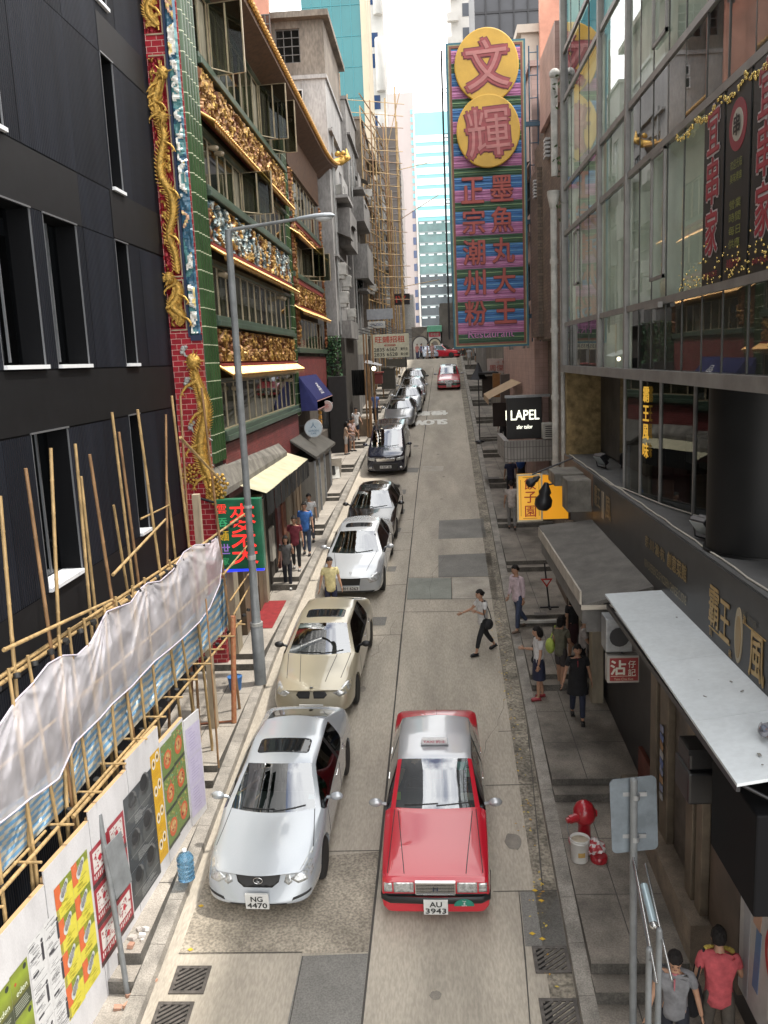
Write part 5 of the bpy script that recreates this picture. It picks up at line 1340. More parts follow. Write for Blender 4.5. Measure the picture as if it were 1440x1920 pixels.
# ------------------------------------------------------------------ left street level beyond the restaurant
iv = thing('ivy_wall', 'narrow dark wall covered in green ivy beside the brick band', 'wall', (-4.7, 44, padL(44)))
ii = Matrix.Translation((4.7, -44, -padL(44)))
a = MB(); a.box(-5.2, -4.62, 43.5, 44.3, -5, 1.3, ii); a.box(-5.2, -4.3, 44.3, 52, -4.5, 1.2, ii); a.build('wall', SHADOWY, iv)  # second block's dark colour stands for the shade below the overhang
a = MB()
for i in range(900):
    f = rnd.random()
    if f < .55: p = Vector((rnd.uniform(-5.2, -4.6), 43.45 - rnd.random() * .12, rnd.uniform(-2.4, 1.3)))
    else: p = Vector((-4.58 + rnd.random() * .1, rnd.uniform(43.4, 45.4), rnd.uniform(-2.2, 1.3)))
    s = rnd.uniform(.05, .11); d1 = Vector((rnd.uniform(-1, 1), rnd.uniform(-1, 1), rnd.uniform(-1, 1))).normalized() * s; d2 = d1.cross(Vector((rnd.uniform(-1, 1), rnd.uniform(-1, 1), rnd.uniform(-1, 1)))).normalized() * s * .7
    a.add([ii @ (p + d1), ii @ (p + d2), ii @ (p - d1), ii @ (p - d2)], [(0, 1, 2, 3)], col=rnd.choice([(.03, .085, .035), (.05, .12, .05), (.02, .06, .03), (.07, .13, .05)]))
a.build('ivy', mat('ivy leaf', (.04, .1, .04), .5, attr=True), iv)
def plain_sign(name, label, Y, q, m=MATTE, col=(.6, .58, .5), th=.12, lines=(), cat='sign', border=None, group=None):
    """flat sign facing down the street: q = (left, top, right, bottom) on the photo at distance Y"""
    p0, p1 = atY(q[0], q[3], Y), atY(q[2], q[1], Y)
    t = thing(name, label, cat, ((p0.x + p1.x) / 2, Y, (p0.z + p1.z) / 2), group=group)
    w, h = (p1.x - p0.x), (p1.z - p0.z)
    a = MB(); a.bbox(-w / 2, w / 2, 0, th, -h / 2, h / 2, .012, col=col)
    if border:
        for r_ in ((-w / 2 + .02, w / 2 - .02, h / 2 - .05, h / 2 - .02), (-w / 2 + .02, w / 2 - .02, -h / 2 + .02, -h / 2 + .05), (-w / 2 + .02, -w / 2 + .05, -h / 2 + .05, h / 2 - .05), (w / 2 - .05, w / 2 - .02, -h / 2 + .05, h / 2 - .05)):
            a.box(r_[0], r_[1], -.006, 0, r_[2], r_[3], col=border)
    a.build('board', m, t)
    if lines:
        a = MB()
        for s, x, z, hh, ww, c in lines: write(a, s, (x * w, -.004, z * h), Xp, Zp, hh * h, ww and ww * w, c, .012)
        a.build('lettering', m, t)
    return t, w, h
tt, w, h = plain_sign('letting_sign', 'cream letting sign with red Chinese heading and two phone numbers', 52, (697, 625, 766, 672), col=(.56, .53, .40),
    lines=(('旺鋪招租', 0, .28, .28, .78, (.50, .05, .03)), ('◀洽租熱線▶', 0, .03, .10, .32, (.4, .05, .03)), ('2835 6567', -.12, -.15, .15, .62, (.04, .04, .04)), ('黃先生', .37, -.15, .13, .2, (.04, .04, .04)), ('2835 6528', -.12, -.36, .15, .62, (.04, .04, .04)), ('黃小姐', .37, -.36, .13, .2, (.04, .04, .04))))
a = MB()
for x in (-w * .4, w * .4): a.tube((x, .06, -h / 2), (x, .06, -h / 2 - .9), .03, .03, 6)
a.build('post', DARKM, tt)
plain_sign('blank_sign', 'faded blank cream signboard left of the letting sign', 53, (647, 628, 689, 666), col=(.52, .50, .42), lines=(('福', 0, .1, .25, None, (.46, .42, .34)),))
plain_sign('neon_sign', 'small dark sign with red letters above the far shops', 66, (738, 550, 768, 572), col=(.03, .025, .025), lines=(('IV', -.05, 0, .6, .6, (.45, .05, .03)),))
plain_sign('signboard', 'large blank grey signboard above the letting sign', 56, (688, 578, 736, 600), col=(.33, .34, .36))
plain_sign('signboard', 'white painted sign with blue lettering under the grey signboard', 55, (690, 602, 722, 616), col=(.5, .49, .45), lines=(('STUDIO', 0, 0, .4, .7, (.12, .18, .3)),))
def stall(name, label, cat, boxes, m=MATTE):
    q, Y = boxes[0][:2]; p = atY(q[0], q[3], Y); t, inv = building(name, label, p, cat)
    for (q, Y, d, c) in boxes:
        p0, p1 = atY(q[0], q[3], Y), atY(q[2], q[1], Y); a = MB(); a.bbox(p0.x, p1.x, Y, Y + d, p0.z, p1.z, .02, inv, c); a.build('panel', m, t)
stall('shop', 'black shop front below the ivy wall', 'shop', [((625, 705, 648, 905), 43.0, .25, (.03, .028, .028))])
stall('red_banner', 'two red hanging banners beside the striped stall sheet', 'banner', [((645, 722, 656, 740), 47, .06, (.34, .035, .04)), ((647, 743, 659, 755), 47, .06, (.34, .035, .04))])
a = MB(); p0, p1 = atY(661, 742, 46.5), atY(684, 693, 46.5); n = 24
for i in range(n):
    u, v = lerp(p0.x, p1.x, i / n), lerp(p0.x, p1.x, (i + 1) / n); d = lambda k: .05 * math.sin(k * 1.9)
    a.add([(u, 46.5 + d(i), p0.z), (v, 46.5 + d(i + 1), p0.z), (v, 46.5 + d(i + 1), p1.z), (u, 46.5 + d(i), p1.z)], [(0, 1, 2, 3), (3, 2, 1, 0)], col=[(.10, .17, .30), (.32, .36, .42), (.16, .22, .34)][i % 3])
tag(a.build('striped_sheet', MATTE), 'blue striped sheet hanging round the market stall', 'tarpaulin')
st = thing('market_stall', 'bamboo posted market stall with hanging lit bulb and tin canopy', 'stall', (-3.3, 45, padL(45)))
sti = Matrix.Translation((3.3, -45, -padL(45)))
for x, y in ((-3.45, 46), (-3.3, 46), (-3.2, 45.6), (-3.05, 47)):
    a = MB(); a.tube(sti @ Vector((x, y, padL(y))), sti @ Vector((x, y, 1.4 if x != -3.2 else -.3)), .05, .045, 6); a.build('pole', BAMBOO2, st)
a = MB(); p = atY(693, 683, 46); a.add([sti @ Vector(v) for v in ((p.x - .25, 45.6, p.z + .1), (p.x + .6, 45.6, p.z - .1), (p.x + .6, 47.5, p.z - .05), (p.x - .25, 47.5, p.z + .25))], [(0, 1, 2, 3), (3, 2, 1, 0)]); a.build('canopy', STEEL, st)
a = MB(); p = atY(701, 691, 45.8); a.ball(sti @ p, .11, 10); a.build('bulb', mat('lit bulb', (1, .9, .7), .3, emit=(1, .86, .6), estr=5), st)
a = MB(); a.box(-4.3, -3.3, 46.3, 47.6, padL(47) - .1, padL(47) + .9, sti); a.build('counter', WOOD, st)
for (q, Y, d, c, lab, cat, nm) in (((703, 700, 716, 720), 52, .8, (.18, .04, .035), 'small red painted stall box below the letting sign', 'stall', 'stall_box'), ((716, 690, 740, 730), 56, 1.2, (.06, .055, .045), 'dark market stall stacked with goods by the far cars', 'stall', 'market_stall'),
                                   ((722, 672, 762, 690), 62, 1.5, (.13, .12, .10), 'low grey hut under the far end of the letting sign', 'hut', 'street_hut')):
    stall(nm, lab, cat, [(q, Y, d, c), ((q[0] - 2, q[1] - 3, q[2] + 2, q[1]), Y - .1, d + .3, tuple(x * 1.6 for x in c))])
a = MB()
for i in range(7):
    z = 1.2 + i * .13; a.path([(-4.3 + .2 * i, 50 + i, z + .5), (-2.2, 56 + i, z), (-.6 + .1 * i, 62 + i, z + .4)], .025, 5)
tag(a.build('overhead_cable', DARKM), 'bundle of black overhead cables strung past the letting sign', 'cable')
# ------------------------------------------------------------------ shops across the far crossing
def shopblock(label, q, Y, m, arch=None, cat='building'):
    p0, p1 = atY(q[0], q[3], Y), atY(q[2], q[1], Y); t, inv = building('shop_building', label, ((p0.x + p1.x) / 2, Y, G(Y)), cat)
    a = MB(); a.box(p0.x, p1.x, Y, Y + 8, -1, p1.z, inv); a.build('wall', m, t); return t, inv, p0, p1
t, inv, p0, p1 = shopblock('grey arched shop front across the far crossing', (774, 612, 803, 680), 102, CONCB)
a = MB(); c = (p0.x + p1.x) / 2
for r, y in ((1.0, -.02), (.85, -.04)): a.prism([(c + r * math.cos(math.pi * i / 14), 1.6 + r * math.sin(math.pi * i / 14)) for i in range(15)] + [(c - r, -.1), (c + r, -.1)], .05, inv @ frame_matrix((0, 102 + y, 0), Xp, Zp), (.06, .05, .05) if r == 1 else (.4, .38, .34))
write(a, 'CAFE', (0, 0, 0), Xp, Zp, .01); a.build('arch', MATTE, t)
t, inv, p0, p1 = shopblock('white shop with green canopy and round emblem across the far crossing', (803, 612, 828, 680), 102, WHITEC)
a = MB(); a.bbox(p0.x, p1.x, 101.2, 102, p1.z - .6, p1.z + .1, .05, inv, (.12, .33, .22)); a.box(p0.x + .2, p1.x - .2, 101.95, 101.99, 2.4, 2.95, inv, (.5, .05, .08)); write(a, '茶餐廳', inv @ Vector(((p0.x + p1.x) / 2, 101.94, 2.67)), Xp, Zp, .35, 1.0, (.6, .55, .5))
a.lathe([(.75, -.04), (.75, .04)], 20, inv @ Matrix.Translation(((p0.x + p1.x) / 2, 101.95, 1.55)) @ Euler((R(90), 0, 0)).to_matrix().to_4x4(), (.05, .05, .045)); a.lathe([(.6, -.06), (.6, .06)], 20, inv @ Matrix.Translation(((p0.x + p1.x) / 2, 101.95, 1.55)) @ Euler((R(90), 0, 0)).to_matrix().to_4x4(), (.5, .45, .33)); a.lathe([(.36, -.08), (.36, .08)], 20, inv @ Matrix.Translation(((p0.x + p1.x) / 2, 101.95, 1.55)) @ Euler((R(90), 0, 0)).to_matrix().to_4x4(), (.2, .18, .15))
a.box(p0.x + .3, p1.x - .5, 101.97, 102, -.1, .8, inv, (.6, .42, .2)); a.build('frontage', MATTE, t)
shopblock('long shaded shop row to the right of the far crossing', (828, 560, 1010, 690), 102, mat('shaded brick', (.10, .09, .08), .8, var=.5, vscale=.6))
shopblock('cream shop house with small windows left of the far arched shop', (744, 552, 775, 680), 103, CONCP)
a = MB(); p = atY(752, 640, 100); 
for i in range(500):
    q = Vector((4.0 + rnd.gauss(0, .5), 99 + rnd.gauss(0, .7), 5.5 + rnd.gauss(0, 2.0))); s = rnd.uniform(.1, .2); d1 = Vector((rnd.uniform(-1, 1), rnd.uniform(-1, 1), rnd.uniform(-1, 1))).normalized() * s; d2 = d1.cross(Vector((.3, .5, .8))).normalized() * s * .6
    a.add([q + d1, q + d2, q - d1, q - d2], [(0, 1, 2, 3)], col=rnd.choice([(.04, .09, .03), (.06, .12, .04), (.03, .06, .025)]))
tr = thing('street_tree', 'narrow leafy tree at the far crossing beside the big sign', 'tree', (4.0, 99, G(99)))
o = a.build('crown', mat('ivy leaf'), tr); o.location = (-4.0, -99, -G(99))
a = MB(); a.path([(0, 0, 0), (.05, 0, 2), (-.02, .05, 5)], [.16, .12, .07], 8); a.build('trunk', mat('bark', (.12, .09, .06), .9, var=.4), tr)

# ================================================================== giant hanging sign
SG = thing('hanging_sign', 'giant striped hanging restaurant sign with two yellow discs and red characters', 'sign', (2.12, 30, 5.1))
SI = Matrix.Translation((-2.12, -30, -5.1))
sx0, sx1, sz0, sz1 = .86, 3.42, .27, 10.0
SIGNM = mat('sun faded sign paint', (.5, .5, .5), .5, attr=True, var=.22, vscale=3.5, stretch=(1, 1, 2))
a = MB(); a.bbox(sx0, sx1, 30.0, 30.5, sz0, sz1, .02, SI, (.03, .09, .13)); a.build('cabinet', SIGNM, SG)
a = MB()
for o_, c, w in ((.0, (.03, .14, .19), .06), (.06, (.30, .30, .17), .035), (.095, (.20, .065, .035), .07)):
    x0, x1, z0, z1 = sx0 + o_, sx1 - o_, sz0 + o_, sz1 - o_; y = 29.98 - (.004 if o_ else 0)
    for r_ in ((x0, x1, z1 - w, z1), (x0, x1, z0, z0 + w), (x0, x0 + w, z0 + w, z1 - w), (x1 - w, x1, z0 + w, z1 - w)): a.box(r_[0], r_[1], y, 30, r_[2], r_[3], SI, c)
a.build('border', SIGNM, SG)
a = MB(); bt_ = MB(); z = sz0 + .17; x0, x1 = sx0 + .165, sx1 - .165
seq = [((.035, .11, .05), .30), ((.52, .19, .40), .38), ((.045, .19, .48), .40)]
k = 0
while z < sz1 - .22:
    c, hh = seq[k % 3]; z2 = min(z + hh, sz1 - .21)
    a.box(x0, x1, 29.985, 29.999, z, z2, SI, c)
    n = 4 if hh > .32 else 3
    for i in range(n):
        zz = z + hh * (i + .5) / n
        if zz < z2 - .03: bt_.tube(SI @ Vector((x0, 29.955, zz)), SI @ Vector((x1, 29.955, zz)), .012, .012, 5, col=[(.30, .45, .22), (.70, .36, .58), (.20, .45, .68)][k % 3] if i % 2 else tuple(x * .55 for x in c))
    z = z2; k += 1
a.build('striped_face', SIGNM, SG); bt_.build('neon_tubes', SIGNM, SG)
YEL = mat('yellow sign disc', (.56, .34, .05), .55, var=.18, vscale=1.2, fine=.06)
for nm, q, ch in (('disc', (912, 124), '文'), ('disc', (915, 248), '輝')):
    c = atY(*q, 29.9); y = 29.84 if ch == '文' else 29.78
    DS = Matrix.Diagonal((.91, 1, 1, 1)); a = MB(); a.lathe([(1.13, -.05), (1.14, 0), (1.13, .05), (1.1, .055)], 48, SI @ Matrix.Translation((c.x, y, c.z)) @ DS @ Euler((R(90), 0, 0)).to_matrix().to_4x4()); d = a.build('disc', YEL, SG)
    a = MB(); a.lathe([(1.11, 0), (1.11, .1)], 32, SI @ Matrix.Translation((c.x, y + .15, c.z)) @ DS @ Euler((R(90), 0, 0)).to_matrix().to_4x4()); a.build('rim', DARKM, d)
    a = MB(); Mc = frame_matrix((c.x, y - .06, c.z + (.02 if ch == '文' else -.05)), (1, 0, .06), Zp); cm = (.30, .055, .06); cl = (.16, .03, .035)
    for off, wt, cc in ((0.0, .085, cl), (.02, .06, cm), (.04, .0, (.42, .16, .15))): write(a, ch, SI @ (Mc @ Vector((0, 0, off))), (1, 0, .06), Zp, 1.45, 1.34, cc, wt)
    a.build('character', SIGNM, d)
a = MB()
for col_, pxx in (('正宗潮州粉', (886, 888, 889, 890, 892)), ('墨魚丸大王', (941, 942, 944, 946, 948))):
    for ch, x, y in zip(col_, pxx, (357, 415, 473, 530, 587)):
        c = atY(x, y - (4 if col_[0] == '墨' else 0), 29.9)
        for off, wt, cc in ((.0, .03, (.14, .025, .03)), (.03, .012, (.36, .065, .05))):
            write(a, ch, SI @ Vector((c.x, 29.93 - off, c.z)), Xp, Zp, .80, .72, cc, wt)
c = atY(920, 626, 29.9); write(a, 'Restaurant', SI @ Vector((c.x, 29.93, c.z)), Xp, Zp, .26, 1.55, (.05, .04, .10), .0); write(a, 'Restaurant', SI @ Vector((c.x + .02, 29.92, c.z + .015)), Xp, Zp, .26, 1.55, (.5, .2, .4), -.01)
a.build('characters', SIGNM, SG)
a = MB(); p, q = atY(820, 84, 30.3), atY(848, 592, 30.3)
a.tube(SI @ Vector((.72, 30.3, .6)), SI @ Vector((.72, 30.3, 9.9)), .035, .035, 6)
for z in (1.2, 3, 5.1, 7.2, 8.6):
    for dz in (0, .12): a.tube(SI @ Vector((.72, 30.3, z + dz)), SI @ Vector((sx0 + .05, 30.3, z + dz)), .014, .014, 5)
a.build('side_pole', DARKM, SG)
a = MB()
for x in (3.58, 3.86): a.tube(SI @ Vector((x, 30.4, .4)), SI @ Vector((x, 30.4, 9.9)), .025, .025, 6)
for k in range(14): a.tube(SI @ Vector((3.58, 30.4, .6 + k * .7)), SI @ Vector((3.86, 30.4, .6 + k * .7)), .018, .018, 5)
for z in (1.2, 4.3, 7.4): a.box(sx1, 4.2, 30.25, 30.35, z, z + .14, SI)
a.build('ladder', mat('dark blue steel', (.05, .09, .13), .5, .3), SG)
# ================================================================== glass fronted building on the right
RX = 3.45
gb = thing('glass_building', 'glass fronted restaurant building with dark sign fascia, ledge and round black column', 'building', (RX, 15, padR(15)))
gi = Matrix.Translation((-RX, -15, -padR(15)))
MR = gi @ M_right(RX)
STONE = mat('grey metal ledge', (.115, .115, .115), .6, var=.3, vscale=2, fine=.2)
MULL = mat('grey mullion', (.26, .25, .24), .45, .3, var=.2)
MULLD = mat('dark mullion', (.075, .075, .07), .45, .3)
GREENP = mat('pale green blind behind glass', (.76, .82, .72), .7, var=.2, vscale=.9)
SPAND = mat('dark spandrel', (.035, .034, .036), .5, var=.3)
RGLASS = glass('reflective facade glass', (.88, .93, .89), 1.38, .005, 1.0, .02)
DGLASS = glass('dark bay glass', (.55, .6, .58), 1.5, .0, .75, .03)
a = MB()
a.box(RX + .25, 14, 7, 22.35, -.38, 9.3, gi); a.box(RX + .04, RX + .25, 22.25, 22.35, -.38, 9.3, gi); a.box(RX + 2.6, 14, 7, 22.35, -2.6, -.38, gi); a.box(RX + .12, 14, 7, 22.3, -9, -2.72, gi)
a.build('wall', SPAND, gb)
lv = [-.38, .68, 2.87, 3.95, 5.98, 7.05, 9.2]
ys = [22.3, 21.2, 20.1, 19.0, 17.8, 15.38, 14.56, 13.75, 12.93, 12.11, 11.24, 10.46, 9.64, 8.82, 8.0, 7.2]
for i, (z0, z1) in enumerate(zip(lv, lv[1:])):
    vis = i % 2 == 1
    for j, (ya, yb) in enumerate(zip(ys, ys[1:])):
        jj = rnd.uniform(-.004, .004)
        if z0 > 5.5 and j > 9: continue
        a = MB(); t1_, t2_ = rnd.uniform(-.006, .006), rnd.uniform(-.006, .006)
        a.add([gi @ Vector(p) for p in ((RX + t1_, ya - .006, z0 + .02), (RX + t2_, yb + .006, z0 + .02), (RX + t2_ + jj, yb + .006, z1 - .02), (RX + t1_ + jj, ya - .006, z1 - .02))], [(0, 1, 2, 3)])
        w = a.build('glass_panel', RGLASS, gb)
        if vis or j == 4 or (i == 2 and j < 4):
            a = MB(); a.add([gi @ Vector(p) for p in ((RX + .09, ya, z0 + .02), (RX + .09, yb, z0 + .02), (RX + .09, yb, z1 - .02), (RX + .09, ya, z1 - .02))], [(0, 1, 2, 3)])
            if j == 4 or not (i == 1 and j >= 10): a.build('blind', GREENP, w)
a = MB()
for z in lv[:-1]: a.box(RX - .03, RX + .03, 7, 22.3, z - .05, z + .05, gi)
a.box(RX - .10, RX + .03, 7, 22.35, -.5, -.33, gi); a.box(RX - .06, RX + .03, 17.72, 17.86, -.33, 9.25, gi); a.box(RX - .06, RX + .03, 15.32, 15.44, -.33, 9.25, gi)
a.box(RX - .08, RX + .03, 22.2, 22.38, -.33, 9.25, gi); a.box(RX - .12, RX - .05, 13.7, 12.9, .58, .66, gi)
a.build('transom', MULL, gb)
a = MB()
for y in ys: a.box(RX - .008, RX + .01, y - .012, y + .012, -.33, 9.25, gi)
a.build('mullion', MULLD, gb)
for y0, y1, z0, z1 in ((12.95, 13.7, 1.0, 2.8), (12.95, 13.7, 4.3, 5.9), (20.15, 20.7, 1.5, 2.7)):
    a = MB()
    for p in ((y0, y0 + .04, z0, z1), (y1 - .04, y1, z0, z1), (y0, y1, z0, z0 + .05), (y0, y1, z1 - .04, z1)): a.box(RX - .05, RX - .012, *p, gi)
    a.build('opening_light', MULL, gb)
# printed banners behind the nearest panes
REDL = (.40, .04, .06)
for y0, y1, big, small in ((11.2, 10.5, '宜串家', None), (10.42, 9.68, None, '花式烤串'), (9.6, 8.86, '宜串家', None)):
    a = MB(); ym = (y0 + y1) / 2
    a.box(RX - .022, RX - .012, y1, y0, .72, 2.83, gi, (.013, .013, .015))
    if big:
        for k_, ch in enumerate(big):
            for wt, cc, l_ in ((.06, (.62, .55, .55), .004), (.02, REDL, .009)): write(a, ch, gi @ Vector((RX - .022, ym, 2.5 - k_ * .58)), (0, -1, 0), Zp, .52, .42, cc, wt, lift=l_)
        write(a, 'BAR·B·QUE', gi @ Vector((RX - .022, ym, .84)), (0, -1, 0), Zp, .07, .5, REDL, .0)
    else:
        a.lathe([(.27, -.004), (.27, .004)], 24, gi @ Matrix.Translation((RX - .022, ym, 2.35)) @ Euler((0, R(90), 0)).to_matrix().to_4x4(), (.30, .03, .05)); a.lathe([(.17, -.008), (.17, .008)], 24, gi @ Matrix.Translation((RX - .022, ym, 2.35)) @ Euler((0, R(90), 0)).to_matrix().to_4x4(), (.5, .47, .4))
        write(a, '串', gi @ Vector((RX - .032, ym, 2.35)), (0, -1, 0), Zp, .22, None, (.04, .03, .03), .02)
        for k_, ch in enumerate(('欢迎光临', '美味烤串', '', '營業', '時間', '每日', '供應')):
            if ch: write(a, ch, gi @ Vector((RX - .022, ym, 1.95 - k_ * .14)), (0, -1, 0), Zp, .10, .36, (.25, .27, .06), .0)
        write(a, '消費滿十送一', gi @ Vector((RX - .022, ym, .9)), (0, -1, 0), Zp, .1, .46, REDL, .0)
    a.build('banner', PAINT, gb)
a = MB(); GLIT = mat('gold tinsel', (.8, .6, .2), .25, .8)
for i in range(150):
    t = rnd.random(); y = lerp(12.4, 8.6, t); z = 2.82 - .10 * abs(math.sin(t * 14)) - rnd.random() * .07
    a.ball(gi @ Vector((RX - .03, y, z)), rnd.uniform(.012, .025), 5)
for i in range(120):
    y = rnd.uniform(8.7, 12.2); a.ball(gi @ Vector((RX - .03, y, .74 + abs(rnd.gauss(0, .18)))), rnd.uniform(.008, .018), 5)
a.build('tinsel', GLIT, gb)['kind'] = 'stuff'
# recessed first floor: slab, bay glazing, round column, rough end pier
a = MB(); a.box(RX - .03, RX + 5, 7, 22.3, -2.72, -2.6, gi); a.build('ledge_slab', STONE, gb)
a = MB(); a.lathe([(.62, -2.6), (.62, -.34)], 40, gi @ Matrix.Translation((4.12, 10.95, 0))); a.lathe([(.66, -2.6), (.655, -2.57)], 40, gi @ Matrix.Translation((4.12, 10.95, 0))); a.build('column', mat('black column', (.007, .007, .007), .5, var=.2, spec=.25), gb)
bay = [(3.75, 17.3), (3.58, 16.1), (3.68, 15.3), (3.82, 14.5), (4.02, 13.3), (4.2, 12.6), (4.5, 11.6), (5.2, 10.2)]
for (xa_, ya), (xb_, yb) in zip(bay, bay[1:]):
    a = MB(); a.add([gi @ Vector(p) for p in ((xa_, ya, -2.6), (xb_, yb, -2.6), (xb_, yb, -.42), (xa_, ya, -.42))], [(0, 1, 2, 3)]); w = a.build('bay_window', DGLASS, gb)
    a = MB(); a.cbox(gi @ Vector((xb_, yb, -1.5)), (.05, .05, 2.2)); a.build('mullion', MULL, w)
a = MB(); a.box(4.3, 6.8, 17.4, 22.2, -2.55, -.42, gi); a.box(5.6, 6.4, 8, 17.4, -2.55, -.42, gi); a.build('room', mat('dim restaurant interior', (.045, .04, .035), .7, var=.6, vscale=1.5), gb)
a = MB()
for k_ in range(9):
    y = 9.5 + k_ * .8; a.cbox(gi @ Vector((5.2, y, -2.0)), (.5, .5, .06), col=(.12, .09, .06)); a.cbox(gi @ Vector((5.0, y + .3, -1.9)), (.4, .4, .5), col=(.10, .11, .12))
a.build('furniture', MATTE, gb)
for s, (x, y), zs, c, m_ in (('霸王風味', (3.72, 15.0), (-.78, -1.1, -1.42, -1.74), (.5, .3, .04), 'yellow window lettering'), ('聚仙醉', (4.33, 12.2), (-1.75, -2.03, -2.3), (.45, .015, .02), 'red window lettering')):
    a = MB()
    for ch, z in zip(s, zs): write(a, ch, gi @ Vector((x - .02, y, z)), (.25, -1, 0), Zp, .26, .2, c, .02)
    a.build('window_lettering', mat(m_, c, .5, emit=c, estr=.6), gb)
a = MB(); a.box(RX, 4.35, 22.05, 22.3, -2.6, -.36, gi); a.build('end_pier', mat('rough ochre plaster', (.26, .19, .09), .95, var=.5, vscale=6, bump=.8, bscale=12), gb)
# fascia with gilt lettering
a = MB(); a.box(RX - .05, RX + .03, 7, 18.25, -4.35, -2.62, gi, (.038, .037, .036)); a.box(RX - .05, RX + .02, 18.3, 22.2, -3.3, -2.62, gi, (.16, .09, .05))
a.build('fascia', mat('charcoal fascia', (.03, .03, .03), .42, attr=True, var=.2), gb)
GILTL = (.50, .33, .12)
a = MB(); fx = RX - .05
def fw(s, y, z, h, w=None, c=GILTL, wt=.015): write(a, s, gi @ Vector((fx, y, z)), (0, -1, 0), Zp, h, w, c, wt)
fw('霸', 10.33, -3.17, .50, .36); fw('王', 9.93, -3.22, .46, .34); fw('風', 8.92, -3.32, .52, .44)
fw('King', 9.15, -2.95, .10, .42, (.10, .09, .06), 0); fw('川', 10.42, -3.52, .09); fw('滬', 9.3, -3.0, .09); fw('杭', 9.72, -3.55, .09)
a.box(fx - .008, fx, 9.75, 10.5, -3.47, -3.455, gi, GILTL); a.box(fx - .008, fx, 8.7, 9.35, -3.06, -3.045, gi, GILTL)
a.prism([(.12 * math.cos(6.283 * i / 24), .33 * math.sin(6.283 * i / 24)) for i in range(24)], .008, gi @ frame_matrix((fx, 9.48, -3.25), (0, -1, 0), Zp), (.42, .34, .22))
a.prism([(.08 * math.cos(6.283 * i / 24), .25 * math.sin(6.283 * i / 24)) for i in range(24)], .012, gi @ frame_matrix((fx, 9.48, -3.27), (0, -1, 0), Zp), (.33, .22, .09))
fw('京·川·滬·杭', 13.15, -3.05, .19, 1.15, (.34, .25, .12)); fw('創意菜館', 11.95, -3.05, .24, .95, (.40, .28, .12))
fw('NEW EXPERIENCE OF MODERN CHINESE CUISINE', 12.6, -3.42, .13, 2.3, (.34, .28, .16), .006)
fw('霸王', 17.75, -3.0, .42, .62, (.36, .26, .14)); fw('風', 16.65, -3.05, .45, .5, (.36, .26, .14)); a.box(fx - .01, fx, 17.1, 17.3, -3.35, -2.8, gi, (.33, .27, .2))
a.build('fascia_lettering', mat('gilt paint', (.4, .3, .1), .4, .35, attr=True), gb)
a = MB()
a.path([gi @ Vector((RX + .05 + .015 * math.sin(i * 2.2), 7 + i * .5, -2.585)) for i in range(31)], .014, 6); a.path([gi @ Vector((RX + .02, 19.5 - i * .55, -2.58 + .02 * math.sin(i))) for i in range(6)] + [gi @ Vector((3.55, 16, -2.56)), gi @ Vector((3.8, 14.2, -2.57)), gi @ Vector((4.1, 12.9, -2.57))], .012, 6)
a.build('light_cable', mat('pale rope light', (.50, .47, .40), .4), gb)
def floodlight(p, label):
    t = thing('floodlight', label, 'lamp', p, R(20))
    a = MB(); M = Euler((0, R(-38), 0)).to_matrix().to_4x4(); M.translation = (0, 0, .2)
    a.bbox(-.05, .05, -.16, .16, -.13, .13, .02, M); a.bbox(.05, .12, -.12, .12, -.09, .09, .02, M); a.build('housing', DARKM, t)
    a = MB(); a.box(-.056, -.05, -.145, .145, -.115, .115, M); a.build('lens', mat('floodlight lens', (.30, .33, .33), .15, spec=.8), t)
    a = MB(); a.path([(-.02, -.18, .2), (.02, -.18, .02), (.02, .18, .02), (-.02, .18, .2)], .014, 6); a.build('yoke', DARKM, t)
floodlight((3.62, 11.55, -2.59), 'black floodlight tilted up on the ledge beside the round column')
floodlight((3.75, 19.2, -2.59), 'small dark floodlight on the ledge by the ochre end pier')
# ------------------------------------------------------------------ canopies below the fascia
cn = thing('flat_canopy', 'dull grey flat canopy roof over the pavement below the fascia', 'canopy', (2.85, 15.8, -3.8)); ci = Matrix.Translation((-2.85, -15.8, 3.8))
a = MB(); V = [(2.28, 13.2, -3.97), (3.42, 13.2, -3.68), (3.42, 18.4, -3.6), (2.26, 18.4, -3.7)]; W = [(x, y, z - d) for (x, y, z), d in zip(V, (.06, .06, .06, .06))]
a.add([ci @ Vector(p) for p in V + W], [(0, 1, 2, 3), (7, 6, 5, 4), (0, 4, 5, 1), (1, 5, 6, 2), (2, 6, 7, 3), (3, 7, 4, 0)]); a.build('roof', mat('weathered grey roof sheet', (.135, .125, .112), .8, var=.3, vscale=2.5, fine=.3), cn)
a = MB(); a.box(2.30, 2.36, 13.24, 18.3, -4.28, -4.04, ci); a.box(2.36, 3.4, 13.24, 13.3, -4.42, -4.06, ci); a.build('edge_beam', mat('grey steel beam', (.12, .115, .11), .5, .2, var=.3), cn)
a = MB(); a.box(2.27, 2.9, 13.16, 13.2, -4.03, -3.96, ci); a.box(2.25, 2.28, 13.2, 18.4, -3.95, -3.73, ci); a.build('trim', mat('pale trim', (.42, .38, .32), .6, var=.3), cn)
wa = thing('awning', 'pale white flat sheet awning sloping towards the street below the gilt lettering', 'awning', (2.97, 9.9, -3.7)); wi = Matrix.Translation((-2.97, -9.9, 3.7))
WSHEET = mat('chalky white sheet', (.60, .635, .65), .45, var=.10, vscale=1.5, fine=.06, fscale=14)
a = MB(); xs_ = [7.05, 8.3, 9.9, 11.4, 12.75]
